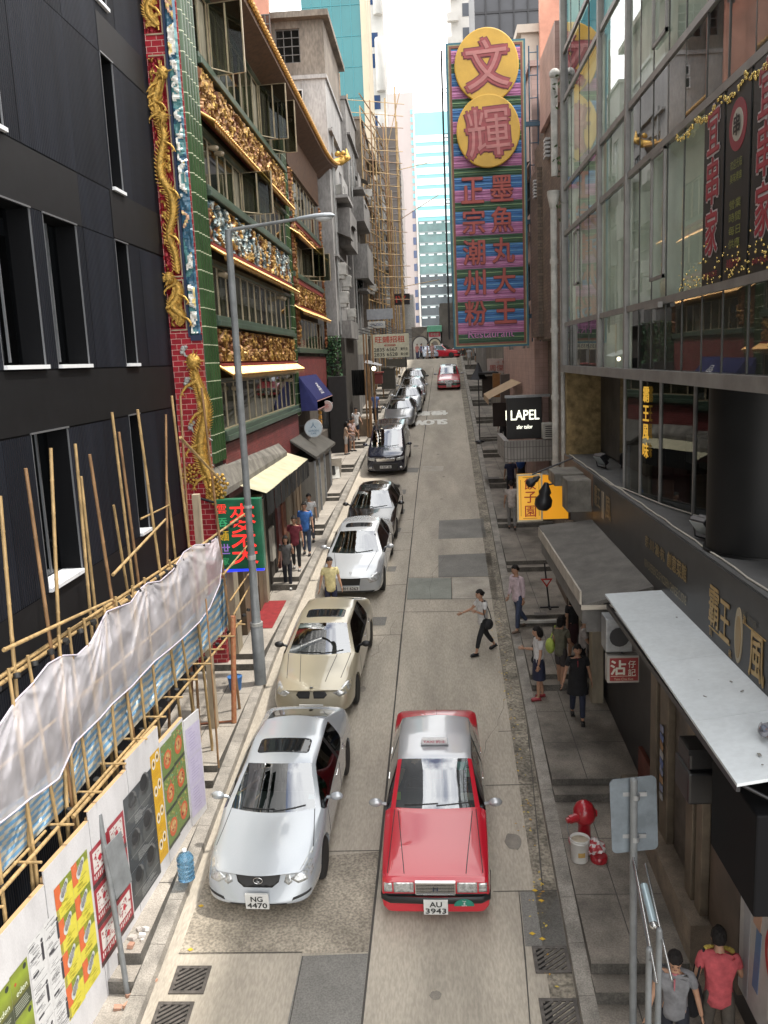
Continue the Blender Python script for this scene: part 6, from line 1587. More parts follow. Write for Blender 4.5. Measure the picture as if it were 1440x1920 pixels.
for ya, yb in zip(xs_, xs_[1:]):
    a.add([wi @ Vector(p) for p in ((2.555, ya + .004, -3.77 + (ya - 7) * .02), (3.42, ya + .004, -3.62), (3.42, yb, -3.62), (2.555, yb, -3.77 + (yb - 7) * .02), (2.555, ya + .004, -3.80 + (ya - 7) * .02), (3.42, ya + .004, -3.65), (3.42, yb, -3.65), (2.555, yb, -3.80 + (yb - 7) * .02))], [(0, 1, 2, 3), (7, 6, 5, 4), (0, 4, 5, 1), (2, 6, 7, 3), (3, 7, 4, 0)])
a.build('sheet', WSHEET, wa)
a = MB()
for i in range(16): x, y = rnd.uniform(2.65, 3.3), rnd.uniform(7.2, 12.5); a.cbox(wi @ Vector((x, y, lerp(-3.77, -3.62, (x - 2.555) / .865) + .018 + .0015)), (rnd.uniform(.01, .05), rnd.uniform(.01, .03), .006), rnd.uniform(0, 3))
a.build('debris', mat('grime flecks', (.2, .19, .17), .9), wa)
a = MB()
for y in (7.2, 9, 10.8, 12.6): a.tube(wi @ Vector((2.62, y, -3.84)), wi @ Vector((3.42, y, -4.3)), .018, .018, 6)
a.box(2.565, 2.60, 7.1, 12.7, -3.87, -3.80, wi); a.build('bracket', DARKM, wa)
pg = atX(1428, 1447, 3.0); pg = Vector((3.05, 7.75, -3.66))
b1 = thing('pigeon', 'grey pigeon resting on the near end of the white awning', 'bird', pg, R(150))
a = MB(); n = 12
prof = [(-.16, .02, .035), (-.08, .05, .045), (0, .075, .055), (.07, .08, .05), (.12, .10, .03)]
a.ball((0, 0, .065), (.055, .12, .055), 12, (.20, .20, .22)); a.ball((0, .09, .115), (.032, .036, .034), 10, (.10, .11, .14)); a.ball((0, -.13, .06), (.03, .07, .014), 8, (.13, .13, .15)); a.ball((0, .06, .09), (.04, .05, .045), 10, (.16, .15, .18))
a.ball((.045, -.02, .07), (.018, .1, .045), 8, (.30, .30, .31)); a.ball((-.045, -.02, .07), (.018, .1, .045), 8, (.30, .30, .31)); a.tube((0, .12, .112), (0, .145, .106), .008, .002, 6, col=(.05, .05, .05))
for s in (-1, 1): a.tube((s * .02, 0, .03), (s * .02, .01, 0), .006, .006, 5, col=(.35, .12, .10)); a.ball((s * .027, .11, .122), .005, 6, (.3, .1, .03))
a.build('body', mat('feathers', (.5, .5, .5), .7, attr=True), b1)
# ------------------------------------------------------------------ shop fronts under the canopies
rs = thing('shop_row', 'dark right hand shop row with brown door frames on a stone plinth', 'shop', (3.5, 12, padR(12))); ri = Matrix.Translation((-3.5, -12, -padR(12)))
a = MB(); a.box(3.62, 8, 7, 22.2, -9.2, -4.3, ri); a.build('wall', SHADOWY, rs)
a = MB()
for s0, s1 in zip(STEP_R, STEP_R[1:]):
    if s0 > 14 or s1 < 5.1: continue
    a.box(3.22, 3.62, max(6, s0), s1, padR(s0) - .3, padR(s1 - .01) + .32, ri)
a.build('plinth', mat('brown stone plinth', (.25, .20, .15), .7, var=.35, vscale=3, fine=.3), rs)
BRFR = mat('bronze frame', (.18, .145, .105), .45, .3, var=.3)
for y0, y1, nm, m_, x in ((14.5, 13.4, 'panel', mat('oxide red dado', (.14, .04, .028), .6, var=.3), 3.5), (13.3, 12.95, 'frame', BRFR, 3.4), (12.8, 12.35, 'frame', BRFR, 3.42), (12.3, 11.3, 'door', mat('dark scuffed door', (.085, .07, .058), .4, var=.6, vscale=4), 3.52), (11.25, 10.95, 'frame', BRFR, 3.38),
                          (10.85, 10.6, 'frame', BRFR, 3.4), (10.55, 9.45, 'door', mat('brown smoked door', (.10, .072, .055), .3, var=.5, vscale=2), 3.5)):
    a = MB(); a.bbox(x, x + .12, y1, y0, padR((y0 + y1) / 2) + .05 if nm == 'panel' else padR(y0 - .1) + .30, -4.35 if nm != 'panel' else padR(14) + .95, .012, ri); a.build(nm, m_, rs)
a = MB(); a.box(3.3, 3.42, 7, 14.6, -4.75, -4.55, ri); a.box(3.36, 3.62, 7, 22, -4.4, -4.3, ri); a.build('lintel', BRFR, rs)
a = MB()
for i in range(9): z = -6.9 + i * .14; a.cbox(ri @ Vector((3.39, 12.57, z)), (.01, .16, .1), rx=rnd.uniform(-.4, .4), col=rnd.choice([(.25, .28, .4), (.4, .4, .4), (.35, .2, .1), (.15, .2, .4)]))
a.build('graffiti_stickers', PAINT, rs)
a = MB()                                              # mural poster with a standing figure and a round red bordered sign
Mp = ri @ frame_matrix((3.49, 9.4, -6.4), (0, -1, 0), Zp)
a.box(0, 1.6, -1.25, 1.35, -.02, 0, Mp, (.42, .41, .40))
a.prism([(.16, -1.2), (.30, -1.2), (.34, .1), (.46, .7), (.30, .95), (.18, .7), (.12, .1)], .004, Mp, (.33, .33, .35)); a.prism([(.30, .45), (.42, .75), (.62, .95), (.78, .8), (.62, .55), (.5, .4)], .008, Mp, (.06, .05, .12)); a.prism([(.44, -.9), (.6, -.9), (.66, -.1), (.52, -.1)], .006, Mp, (.10, .17, .30)); a.prism([(.42, -.1), (.62, -.1), (.7, .4), (.62, .55), (.46, .35)], .007, Mp, (.45, .27, .19)); a.prism([(.55, .32), (.95, .2), (.98, .42), (.6, .5)], .01, Mp, (.05, .05, .05))
for r_, c_, z in ((.40, (.40, .03, .03), .012), (.31, (.56, .52, .44), .016)): a.prism([(1.18 + r_ * math.cos(6.283 * i / 28), -.12 + r_ * 1.1 * math.sin(6.283 * i / 28)) for i in range(28)], z, Mp, c_)
a.box(.9, 1.5, -.95, -.62, .004, .01, Mp, (.58, .57, .55)); write(a, '營業中', Mp @ Vector((1.2, -.78, .01)), (0, -1, 0), Zp, .16, .5, (.03, .03, .03), .02); a.build('mural_poster', PAINT, rs)
# hanging things under the white awning
tt, w, h = plain_sign('shop_sign', 'red hanging shop sign with white brush characters below the awning', 12.55, (1139, 1229, 1199, 1281), m=PAINT, col=(.33, .31, .28), th=.2)
a = MB(); a.box(-w * .43, w * .46, -.006, 0, -h * .42, h * .42, col=(.26, .02, .02)); write(a, '沾', (-w * .17, -.008, h * .08), Xp, Zp, h * .52, None, (.58, .56, .48), .03)
write(a, '仔', (w * .26, -.008, h * .2), Xp, Zp, h * .26, None, (.58, .56, .48), .01); write(a, '記', (w * .26, -.008, -h * .1), Xp, Zp, h * .26, None, (.58, .56, .48), .01)
write(a, 'Tsim Chai Kee', (0, -.008, -h * .34), Xp, Zp, h * .09, w * .6, (.5, .42, .3)); a.box(-w * .4, w * .4, -.008, -.004, -h * .25, -h * .235, col=(.58, .5, .4)); a.build('face', PAINT, tt)
a = MB(); a.tube((0, .1, h / 2), (0, .1, h / 2 + .75), .018, .018, 6); a.build('hanger', DARKM, tt)
a = MB(); p0, p1 = atY(1136, 1224, 12.62), atY(1174, 1160, 12.62); a.bbox(p0.x, p1.x + .1, 12.62, 13.0, p0.z, p1.z, .02, col=(.1, .1, .1)); a.m = 1; a.lathe([(.15, -.01), (.15, .01)], 16, Matrix.Translation(((p0.x + p1.x) / 2 + .05, 12.61, (p0.z + p1.z) / 2 - .02)) @ Euler((R(90), 0, 0)).to_matrix().to_4x4())
tag(a.build('air_conditioner', [STEEL, DARKM]), 'grey air conditioner unit hung above the red shop sign', 'air conditioner')
a = MB(); p0, p1 = atY(1290, 1510, 9.0), atY(1372, 1410, 9.0); a.bbox(p0.x, 3.4, 9.0, 9.55, p0.z, p1.z - .25, .03); a.bbox(p0.x + .02, 3.4, 9.05, 9.5, p1.z - .25, p1.z - .02, .03); a.box(p0.x, p1.x, 9.02, 9.06, p1.z - .05, p1.z + .02)
tag(a.build('roller_box', mat('black roller box', (.016, .016, .018), .4, var=.3)), 'black metal shutter box hanging under the near end of the white awning', 'shutter box')
a = MB(); a.bbox(2.75, 3.5, 7.1, 8.3, -5.1, -4.1, .02); tag(a.build('dark_fascia_box', mat('blackened panel', (.004, .004, .005), .7, spec=.15)), 'large black box panel below the near corner of the white awning', 'panel')
# lit yellow dumpling sign
ys_ = thing('lit_sign', 'lit yellow sign with red characters standing out past the canopy', 'sign', (2.6, 20.4, -3.4))
LITY = mat('lit yellow acrylic', (.72, .40, .04), .4, emit=(1, .48, .05), estr=.30)
a = MB(); a.bbox(-.6, -.03, -.1, .14, -.55, .56, .02); a.build('box', LITY, ys_)
a = MB(); a.col = (.62, .56, .42)
for r_ in ((-.62, -.58, -.57, .58), (-.05, -.01, -.57, .58), (-.58, -.05, .54, .58), (-.58, -.05, -.57, -.53)): a.box(r_[0], r_[1], -.12, -.1, r_[2], r_[3])
for ch, z in (('餃', .34), ('子', .02), ('園', -.32)): write(a, ch, (-.3, -.104, z), Xp, Zp, .27, None, (.5, .04, .02), .01)
for r_ in ((-.53, -.52, -.44, .44), (-.1, -.09, -.44, .44), (-.48, -.14, .49, .5), (-.48, -.14, -.5, -.49)): a.box(r_[0], r_[1], -.106, -.102, r_[2], r_[3], col=(.2, .07, .02))
a.build('lettering', PAINT, ys_)
a = MB(); a.bbox(.0, .62, .05, .12, -.56, .52, .01); a.build('panel', mat('glowing amber panel', (.55, .26, .02), .4, emit=(1, .42, .015), estr=.35), ys_)
a = MB(); a.add([(0, .0, .56), (.75, -.9, .45), (.95, .4, .5), (.0, .5, .58)], [(0, 1, 2, 3), (3, 2, 1, 0)]); a.build('cover', CANOPYC, ys_)
for q, lab in (((1020, 935), 'black hanging spotlight in front of the glowing amber panel'), ((998, 903), 'small lit spotlight clipped before the yellow sign')):
    p = atY(*q, 19.6); t = thing('spotlight', lab, 'lamp', p)
    a = MB(); s = 1 if q[0] > 1000 else .55
    a.lathe([(.05, .38), (.08, .3), (.15, .16), (.12, .1), (.2, -.02), (.2, -.16), (.12, -.26)], 12, Matrix.Scale(s, 4) @ Euler((.1, R(8 if s == 1 else 55), 0)).to_matrix().to_4x4()); a.build('housing', DARKM, t)
    a = MB(); a.tube((0, 0, .3 * s), (1.1 - (.15 if s < 1 else 0), .1, .5), .02, .02, 6); a.build('arm', DARKM, t)
a = MB(); a.bbox(2.9, 3.44, 18.5, 19.3, -3.45, -2.75, .02); a.bbox(2.75, 3.44, 19.4, 20.6, -3.0, -2.72, .02); tag(a.build('junction_cabinet', CANOPYC), 'grey roofed equipment cabinet behind the yellow sign', 'cabinet')
# ------------------------------------------------------------------ beyond the glass building
DULLB = grid_mat('dull brown tile', 'SZ', (.24, .095), .012, (.135, .098, .07), (.085, .06, .045), .6, .5, .3)
PINKT = grid_mat('pink mosaic tile', 'SZ', (.16, .16), .008, (.46, .30, .26), (.38, .24, .2), .5, 0, .08)
GREYT = grid_mat('grey strip tile', 'SZ', (.11, .42), .012, (.30, .28, .26), (.12, .11, .10), .5, 0, .1)
t, inv = building('brick_building', 'brown tiled building with drainpipes squeezed between the glass front and the big sign', (3.6, 27, G(27)))
a = MB(); a.box(3.50, 9, 22.5, 28.5, .4, 6.2, inv); a.box(3.50, 9, 22.5, 24.6, -9, .4, inv); a.box(4.2, 9, 24.6, 31, -9, .4, inv); a.box(3.36, 3.50, 26.8, 28.6, .5, 5.4, inv); a.box(4.0, 9, 28.5, 31, .4, 8.5, inv); a.build('wall', DULLB, t)  # last block made tall to keep a sun patch off the road
a = MB(); a.box(3.38, 9, 23.2, 26.2, 6.2, 8.1, inv); a.build('upper_wall', PINKT, t)
a = MB()
for k_ in range(5): a.box(3.36, 3.5, 25.0, 25.4, 5.3 + k_ * .11, 5.36 + k_ * .11, inv)
for k_ in range(6): a.box(3.28, 3.36, 27.0, 27.3, 4.6 + k_ * .09, 4.64 + k_ * .09, inv)
a.build('louvre', WINF, t)
a = MB(); a.tube(inv @ Vector((3.22, 22.5, -3.1)), inv @ Vector((3.22, 22.5, 3.6)), .085, .085, 10); a.tube(inv @ Vector((3.25, 22.5, 4.3)), inv @ Vector((3.25, 22.5, 6.6)), .085, .085, 10); a.lathe([(.1, 3.55), (.16, 3.85), (.16, 3.95)], 10, inv @ Matrix.Translation((3.22, 22.5, 0))); a.ball(inv @ Vector((3.27, 22.5, 6.65)), .14, 10)
for z in (-2.9, -1.2, .5, 2.2): a.lathe([(.105, z), (.105, z + .12)], 10, inv @ Matrix.Translation((3.22, 22.5, 0)))
a.tube(inv @ Vector((3.42, 22.48, -3.2)), inv @ Vector((3.42, 22.48, 3.2)), .06, .06, 8); a.build('drainpipe', mat('pale drainpipe', (.46, .45, .42), .6, var=.3, vscale=4), t)
a = MB()
for i in range(70):
    p = Vector((3.3, 22.4, rnd.choice((3.6, 4.6, 6.3)))) + Vector((rnd.gauss(.1, .1), rnd.gauss(0, .08), rnd.gauss(0, .25))); s = .06; d1 = Vector((rnd.uniform(-1, 1), rnd.uniform(-1, 1), rnd.uniform(-1, 1))).normalized() * s; d2 = d1.cross(Vector((.3, .5, .8))).normalized() * s * .5
    a.add([inv @ (p + d1), inv @ (p + d2), inv @ (p - d1), inv @ (p - d2)], [(0, 1, 2, 3)], col=(.05, .09, .03))
a.build('weeds', mat('ivy leaf'), t)
tenement('apartment_block', 'pink tiled apartment block on the right beyond the big sign', 1, 3.75, 31.2, 44, 9.5, PINKT, 3.0, 31, 1.2)
tenement('apartment_block', 'brown apartment block on the right above the letting of small shops', 1, 3.9, 44.2, 60, 12.5, CONCB, 3.0, 37, 1.5)
tenement('apartment_block', 'grey apartment block at the right far corner by the crossing', 1, 4.1, 60.2, 84, 14, CONCW, 3.0, 41, 1.8)
t, inv = building('apartment_block', 'plain beige block with flat parapet behind the top of the big sign', (8, 62, 0))
p, r = atY(978, 62, 61), atY(1062, 62, 61); a = MB(); a.box(p.x, r.x + 6, 61.2, 72, -3, p.z, inv); a.box(p.x - .3, r.x + 6, 60.9, 72.3, p.z, p.z + .5, inv); a.build('wall', mat('pale beige render', (.44, .385, .33), .85, var=.2, vscale=.5), t)
p, r = atY(1022, 92, 58), atY(1070, 0, 58); a = MB(); a.box(p.x, r.x + 3, 60.2, 60.9, p.z, r.z + 8, inv); a.build('stair_tower', mat('salmon render'), t)
# shop signs and awnings on the right
tt, w, h = plain_sign('shop_sign', 'black sign box with glowing white letters on the right', 30.6, (951, 744, 1016, 824), m=PAINT, col=(.016, .015, .015), th=.25)
LITW = mat('lit white letters', (.8, .8, .72), .4, emit=(1, 1, .86), estr=.9)
a = MB(); write(a, 'LAPEL', (.02, -.01, .12), Xp, Zp, .34, w * .8, (1, 1, 1), .012); write(a, 'afer tailor', (.0, -.01, -.3), Xp, Zp, .14, w * .45, (1, 1, 1), .01)
write(a, 'LAPEL', (-w / 2 - .004, .12, .12), (0, -1, 0), Zp, .34, .2, (1, 1, 1), .01); a.build('lettering', LITW, tt)
a = MB(); a.box(-w / 2 - .05, w / 2 + .6, -.05, .3, h / 2, h / 2 + .08); a.build('cover', STEEL, tt)
bal = thing('tiled_balcony', 'grey strip tiled balcony wall beneath the black sign', 'balcony', (3.4, 30, -3.2)); bli = Matrix.Translation((-3.4, -30, 3.2))
a = MB(); a.box(2.62, 4.6, 29.9, 30.1, -3.72, -2.98, bli); a.box(2.52, 2.70, 30.1, 33.2, -3.72, -2.98, bli); a.box(2.7, 4.6, 30.1, 33.2, -3.72, -3.6, bli); a.build('wall', GREYT, bal)
aircon(bal, bli @ M_front(30.35), 3.85, -2.95, 1.0)
a = MB(); V = [(2.2, 27.9, -1.56), (3.5, 28.0, -1.0), (3.5, 32.2, -.96), (2.2, 32.0, -1.52)]
V = [(2.35, 35.2, -1.75), (3.7, 35.4, -1.15), (3.7, 39.4, -1.1), (2.4, 39.2, -1.7)]
a.add(V + [(2.35, 35.2, -2.0), (2.4, 39.2, -1.95)], [(0, 1, 2, 3), (3, 2, 1, 0), (0, 3, 5, 4), (4, 5, 3, 0)]); tag(a.build('awning', mat('tan canvas', (.36, .25, .145), .8, var=.2)), 'tan canvas awning sloping over the right pavement above the black sign', 'awning')
plain_sign('shop_sign', 'pale pink sign with faded red characters on the right', 46, (914, 671, 961, 700), col=(.50, .40, .36), lines=(('十 聖', .05, .24, .2, .4, (.42, .12, .10)), ('周傑廸', 0, -.14, .44, .84, (.42, .12, .10))))
stall('shop', 'shaded shop fronts below the tan awning on the right', 'shop', [((925, 755, 950, 800), 37, .3, (.04, .03, .028)), ((905, 705, 925, 745), 44, .4, (.05, .04, .035)), ((925, 700, 940, 745), 43, .4, (.22, .10, .03)), ((940, 700, 985, 790), 41, .4, (.10, .08, .07))])
stall('black_canopy', 'black flat canopy beside the pale pink sign', 'canopy', [((897, 697, 935, 703), 43.5, 2.5, (.02, .02, .022))])
p = Vector((2.45, 44, padR(44)))
pa = thing('parasol', 'folded black pyramid parasol on a thin pole by the right kerb', 'parasol', p)
tz = atY(893, 680, 44).z - p.z; bz = atY(893, 712, 44).z - p.z
a = MB(); a.lathe([(.48, bz), (.42, bz + .05), (.2, lerp(bz, tz, .5)), (.03, tz)], 4); a.build('canopy', mat('black canvas', (.022, .022, .026), .8), pa)
a = MB(); a.tube((0, 0, 0), (0, 0, tz), .03, .025, 8); a.build('pole', DARKM, pa)
a = MB(); a.lathe([(.25, 0), (.25, .06), (.05, .1)], 12); a.build('base', DARKM, pa)
# service covers set in the pavement
for q, w_, d_ in (((922, 896), .30, .5), ((1013, 1153), .16, .16)):
    p = atG(*q, .3); a = MB(); z = padR(p.y) + .008
    for k_ in range(3 if w_ > .2 else 1): a.box(p.x - w_, p.x + w_, p.y - d_ + k_ * .4, p.y - d_ + .26 + k_ * .4, z - .006, z)
    tag(a.build('drain_cover', DARKIRON), 'rusty service cover set in the right pavement', 'drain cover', 'covers in the right pavement')
# ================================================================== street furniture on the near right
p = Vector((2.17, 9.1, padR(9.1)))
sp = thing('traffic_sign', 'grey back of a rounded traffic sign plate on a tall steel post', 'sign', p); tz = -4.8 - p.z
a = MB(); a.tube((0, 0, 0), (-.02, 0, tz), .043, .043, 14); a.ball((-.02, 0, tz), (.043, .043, .03), 12); a.build('post', GREYP, sp)
def rrect(w, h, r, n=6): return [(sx_ * (w / 2 - r) + r * math.cos(t + q * math.pi / 2), sy_ * (h / 2 - r) + r * math.sin(t + q * math.pi / 2)) for q, (sx_, sy_) in enumerate(((1, 1), (-1, 1), (-1, -1), (1, -1))) for t in [math.pi / 2 * i / n for i in range(n + 1)]]
a = MB(); M = frame_matrix((-.0, .07, tz - .46), (1, .10, .04), Zp); a.prism(rrect(.54, .92, .06), .012, M); a.build('plate', mat('grey sign back', (.17, .20, .225), .55, .2, var=.25, vscale=5), sp)
a = MB()
for z in (tz - .2, tz - .72): a.box(-.18, .14, .045, .07, z - .025, z + .025); a.lathe([(.052, z - .03), (.052, z + .03)], 12)
a.build('clamp', STEEL, sp)
hr = thing('handrail', 'steel handrail of two parallel rails on grey posts beside the bottom steps', 'handrail', (2.15, 8, padR(8)))
hri = Matrix.Translation((-2.15, -8, -padR(8))); CHR = mat('stainless steel', (.55, .55, .54), .25, .9)
a0, a1 = atY(1187, 1602, 9.1), atY(1222, 1790, 7.95); b0, b1_ = atY(1210, 1620, 9.1), atY(1249, 1790, 7.95)
for p0, p1 in ((a0, a1), (b0, b1_)):
    a = MB(); d = (p1 - p0); a.path([hri @ p0, hri @ (p0 + d * 1.25)], .014, 8); a.build('rail', CHR, hr)
a = MB(); a.path([hri @ (a0 - Vector((0, 0, .06))), hri @ (a1 - Vector((0, 0, .08)))], .02, 8); a.build('rail', GREYP, hr)
for p in (atY(1217, 1780, 8.0), atY(1236, 1745, 8.15)):
    a = MB(); a.tube(hri @ Vector((p.x, p.y, padR(p.y))), hri @ p, .034, .034, 12); a.ball(hri @ p, .034, 10); a.build('post', GREYP, hr)
a = MB(); p0, p1 = atY(1207, 1660, 8.8), atY(1226, 1735, 8.35); a.path([hri @ p0, hri @ p1], .045, 10); a.build('light_tube', mat('pale blue tube', (.42, .52, .56), .25, .3), hr)
a = MB(); p2 = atY(1206, 1662, 8.82); a.ball(hri @ p2, .045, 10); a.lathe([(.055, 0), (.055, .05)], 12, hri @ Matrix.Translation(p2 - Vector((0, .02, .06)))); a.ball(hri @ p1, .05, 10); a.build('end_fitting', CHR, hr)
p = atG(1160, 1905, .15); a = MB(); a.tube((p.x, 8.6, padR(8.6)), (p.x, 8.6, padR(8.6) + .42), .02, .02, 8); tag(a.build('short_post', mat('rusty tube')), 'short rusty post standing on the pavement in front of the signpost', 'post')
# hydrant, bucket, bag
p = Vector((2.27, 12.95, padR(12.95)))
hy = thing('fire_hydrant', 'glossy red domed fire hydrant with side outlets on the right pavement', 'fire hydrant', p); REDH = mat('red hydrant enamel', (.33, .014, .022), .28, var=.25, vscale=6, coat=.4)
a = MB(); a.lathe([(.15, 0), (.15, .05), (.11, .07), (.10, .42), (.13, .46), (.17, .50), (.185, .58), (.175, .68), (.13, .77), (.06, .82), (.0, .83)], 20); a.build('body', REDH, hy)
a = MB(); a.tube((-.05, -.06, .60), (-.26, -.14, .57), .075, .065, 14); a.tube((-.25, -.137, .572), (-.31, -.157, .565), .05, .045, 6); a.build('outlet', REDH, hy)
a = MB(); a.tube((.05, .02, .6), (.20, .04, .58), .065, .06, 12); a.build('outlet', REDH, hy)
a = MB(); a.path([(-.08, -.1, .2), (-.2, -.16, .22), (-.27, -.18, .20)], .045, 10); a.lathe([(.07, -.02), (.07, .02)], 8, Matrix.Translation((-.25, -.17, .21)) @ Euler((0, R(80), 0)).to_matrix().to_4x4()); a.build('valve', REDH, hy)
a = MB(); a.path([(-.3, -.155, .56), (-.3, -.17, .45), (-.27, -.17, .3)], .008, 5); a.build('chain', STEEL, hy)
p = Vector((2.14, 12.62, padR(12.62)))
bk = thing('paint_bucket', 'white plastic paint bucket with a lid standing in front of the red hydrant', 'bucket', p)
a = MB(); a.lathe([(.125, 0), (.13, .01), (.15, .33), (.157, .335), (.157, .35), (.15, .355), (.152, .37), (.158, .375), (.158, .39), (.148, .395), (.142, .36), (.13, .33)], 24); a.build('body', mat('white plastic', (.62, .61, .58), .4, var=.12), bk)
a = MB(); a.lathe([(.01, .352), (.14, .350), (.141, .347)], 20); a.build('lid', mat('stained lid', (.50, .44, .33), .6, var=.3, vscale=8), bk)
a = MB(); a.col = (.42, .27, .09)
for i in range(5): an = -1.9 + i * .16; a.add([(math.cos(an + k_ * .16) * .143, math.sin(an + k_ * .16) * .143, z) for k_, z in ((0, .12), (1, .12), (1, .2), (0, .2))], [(0, 1, 2, 3)])
a.build('label', PAINT, bk)
p = Vector((2.40, 12.72, padR(12.72)))
a = MB(); bm = bmesh.new(); bmesh.ops.create_icosphere(bm, subdivisions=3, radius=1)
for v in bm.verts:
    n_ = noise.noise(v.co * 2.3) * .35 + noise.noise(v.co * 5) * .15; k_ = max(0, v.co.z)
    v.co = Vector((v.co.x * (.16 - .09 * k_) * (1 + n_), v.co.y * (.13 - .07 * k_) * (1 + n_), (v.co.z * .17 + .16) * (1 + .2 * n_)))
for f in bm.faces: pass
bm.verts.index_update(); V = [p + v.co for v in bm.verts]
for f in bm.faces: a.add([V[v.index] for v in f.verts], [(0, 1, 2)], True, (.40, .05, .06) if noise.noise(f.calc_center_median() * 14) > .05 else (.60, .55, .54))
bm.free(); tag(a.build('plastic_bag', mat('crumpled plastic', (.5, .5, .5), .3, attr=True)), 'knotted red and white plastic bag beside the white bucket', 'bag')
a = MB(); a.lathe([(.13, 0), (.14, .08), (.12, .1)], 16, Matrix.Translation((2.44, 12.6, padR(12.6)))); tag(a.build('tub', REDH), 'low red tub under the plastic bag by the hydrant', 'tub')
# road-works stand on the right pavement
p = atG(1030, 1140, .3); p.z = padR(p.y); t = thing('warning_stand', 'thin black stand with a small red and white triangle by the shop pillars', 'sign', p)
a = MB(); a.tube((0, 0, 0), (-.12, 0, 1.25), .022, .022, 8); a.build('post', DARKM, t)
a = MB(); a.box(-.25, .25, -.03, .03, 0, .03); a.box(-.03, .03, -.2, .2, 0, .03); a.build('base', DARKM, t)
a = MB(); a.prism([(-.16, .1), (.16, .1), (0, -.14)], .01, frame_matrix((-.07, -.03, .72), Xp, Zp), (.5, .04, .03)); a.prism([(-.09, .06), (.09, .06), (0, -.07)], .013, frame_matrix((-.07, -.03, .72), Xp, Zp), (.6, .55, .52)); a.build('plate', PAINT, t)
a = MB(); p0 = atG(958, 1133, .25); a.box(p0.x, p0.x + 1.4, 21.50, 21.58, padR(21.4) + .12, padR(21.4) + .19); tag(a.build('pale_pipe', mat('pale drainpipe')), 'white plastic pipe lying along the step beside the walking man', 'pipe')
for i in range(3):
    y = 17.6 + i * 1.4; a = MB(); a.bbox(3.25, 3.5, y, y + .3, padR(y) - .1, -4.35, .01); tag(a.build('stone_pillar', BEIGEW), 'beige shop pillar under the grey canopy', 'pillar', 'pillars under the grey canopy')
# fallen yellow leaves
a = MB()
for i in range(110):
    t_ = rnd.random(); y = 10 + t_ * 12.5; x = kerbR(y) - .18 - abs(rnd.gauss(0, .14)); s = rnd.uniform(.012, .04) ; r_ = rnd.uniform(0, 6)
    z = G(y) + .012; a.add([(x + s * math.cos(r_), y + s * math.sin(r_), z), (x - s * .5 * math.sin(r_), y + s * .5 * math.cos(r_), z + .004), (x - s * math.cos(r_), y - s * math.sin(r_), z), (x + s * .5 * math.sin(r_), y - s * .5 * math.cos(r_), z + .002)], [(0, 1, 2, 3)], col=rnd.choice([(.55, .36, .03), (.45, .25, .04), (.6, .45, .08)]))
for q in ((1015, 1690), (998, 1752), (1017, 1762), (377, 1700), (357, 1782), (1003, 1671)):
    p = atG(*q); s = .05; a.add([p + Vector((s, 0, .012)), p + Vector((0, s * .8, .016)), p + Vector((-s, .01, .012)), p + Vector((0, -s * .7, .014))], [(0, 1, 2, 3)], col=(.6, .38, .03))
tag(a.build('fallen_leaves', mat('dry leaf', (.5, .35, .05), .7, attr=True)), kind='stuff')
# ================================================================== cars
tmp_scene = bpy.data.scenes.new('workbench')
def evaluated(me, mods):
    """mesh after the given modifiers, worked out in a scratch scene"""
    o = bpy.data.objects.new('scratch', me); tmp_scene.collection.objects.link(o)
    for typ, kw in mods:
        m = o.modifiers.new('m', typ)
        for k_, v in kw.items(): setattr(m, k_, v)
    with bpy.context.temp_override(scene=tmp_scene, view_layer=tmp_scene.view_layers[0]):
        dg = bpy.context.evaluated_depsgraph_get(); dg.update()
        r = bpy.data.meshes.new_from_object(o.evaluated_get(dg))
    bpy.data.objects.remove(o); return r
def carpaint(name, col, metal=.55, rough=.28, flake=.0):
    return mat(name, col, rough, metal, var=.06, vscale=120, coat=1.0, spec=.6)
CGLASS = glass('car glass', (.55, .66, .62), 1.55, .0, .72, .20)
TINT = glass('tinted car glass', (.18, .2, .2), 1.55, .0, .6, .05)
RUBBER = mat('tyre rubber', (.018, .018, .018), .75, var=.3, vscale=20)
ALLOY = mat('alloy rim', (.42, .42, .43), .3, .8)
CHROME = mat('chrome', (.72, .72, .72), .12, 1.0)
BLKTRIM = mat('black plastic trim', (.015, .015, .016), .45)
LAMPG = mat('headlamp glass', (.50, .51, .50), .08, .35, var=.5, vscale=18, spec=.9, coat=1)
AMBER = mat('amber lens', (.6, .22, .03), .15, coat=1)
SEAT = mat('car seat', (.035, .033, .032), .7)
DASH = mat('car dashboard', (.045, .045, .05), .6)
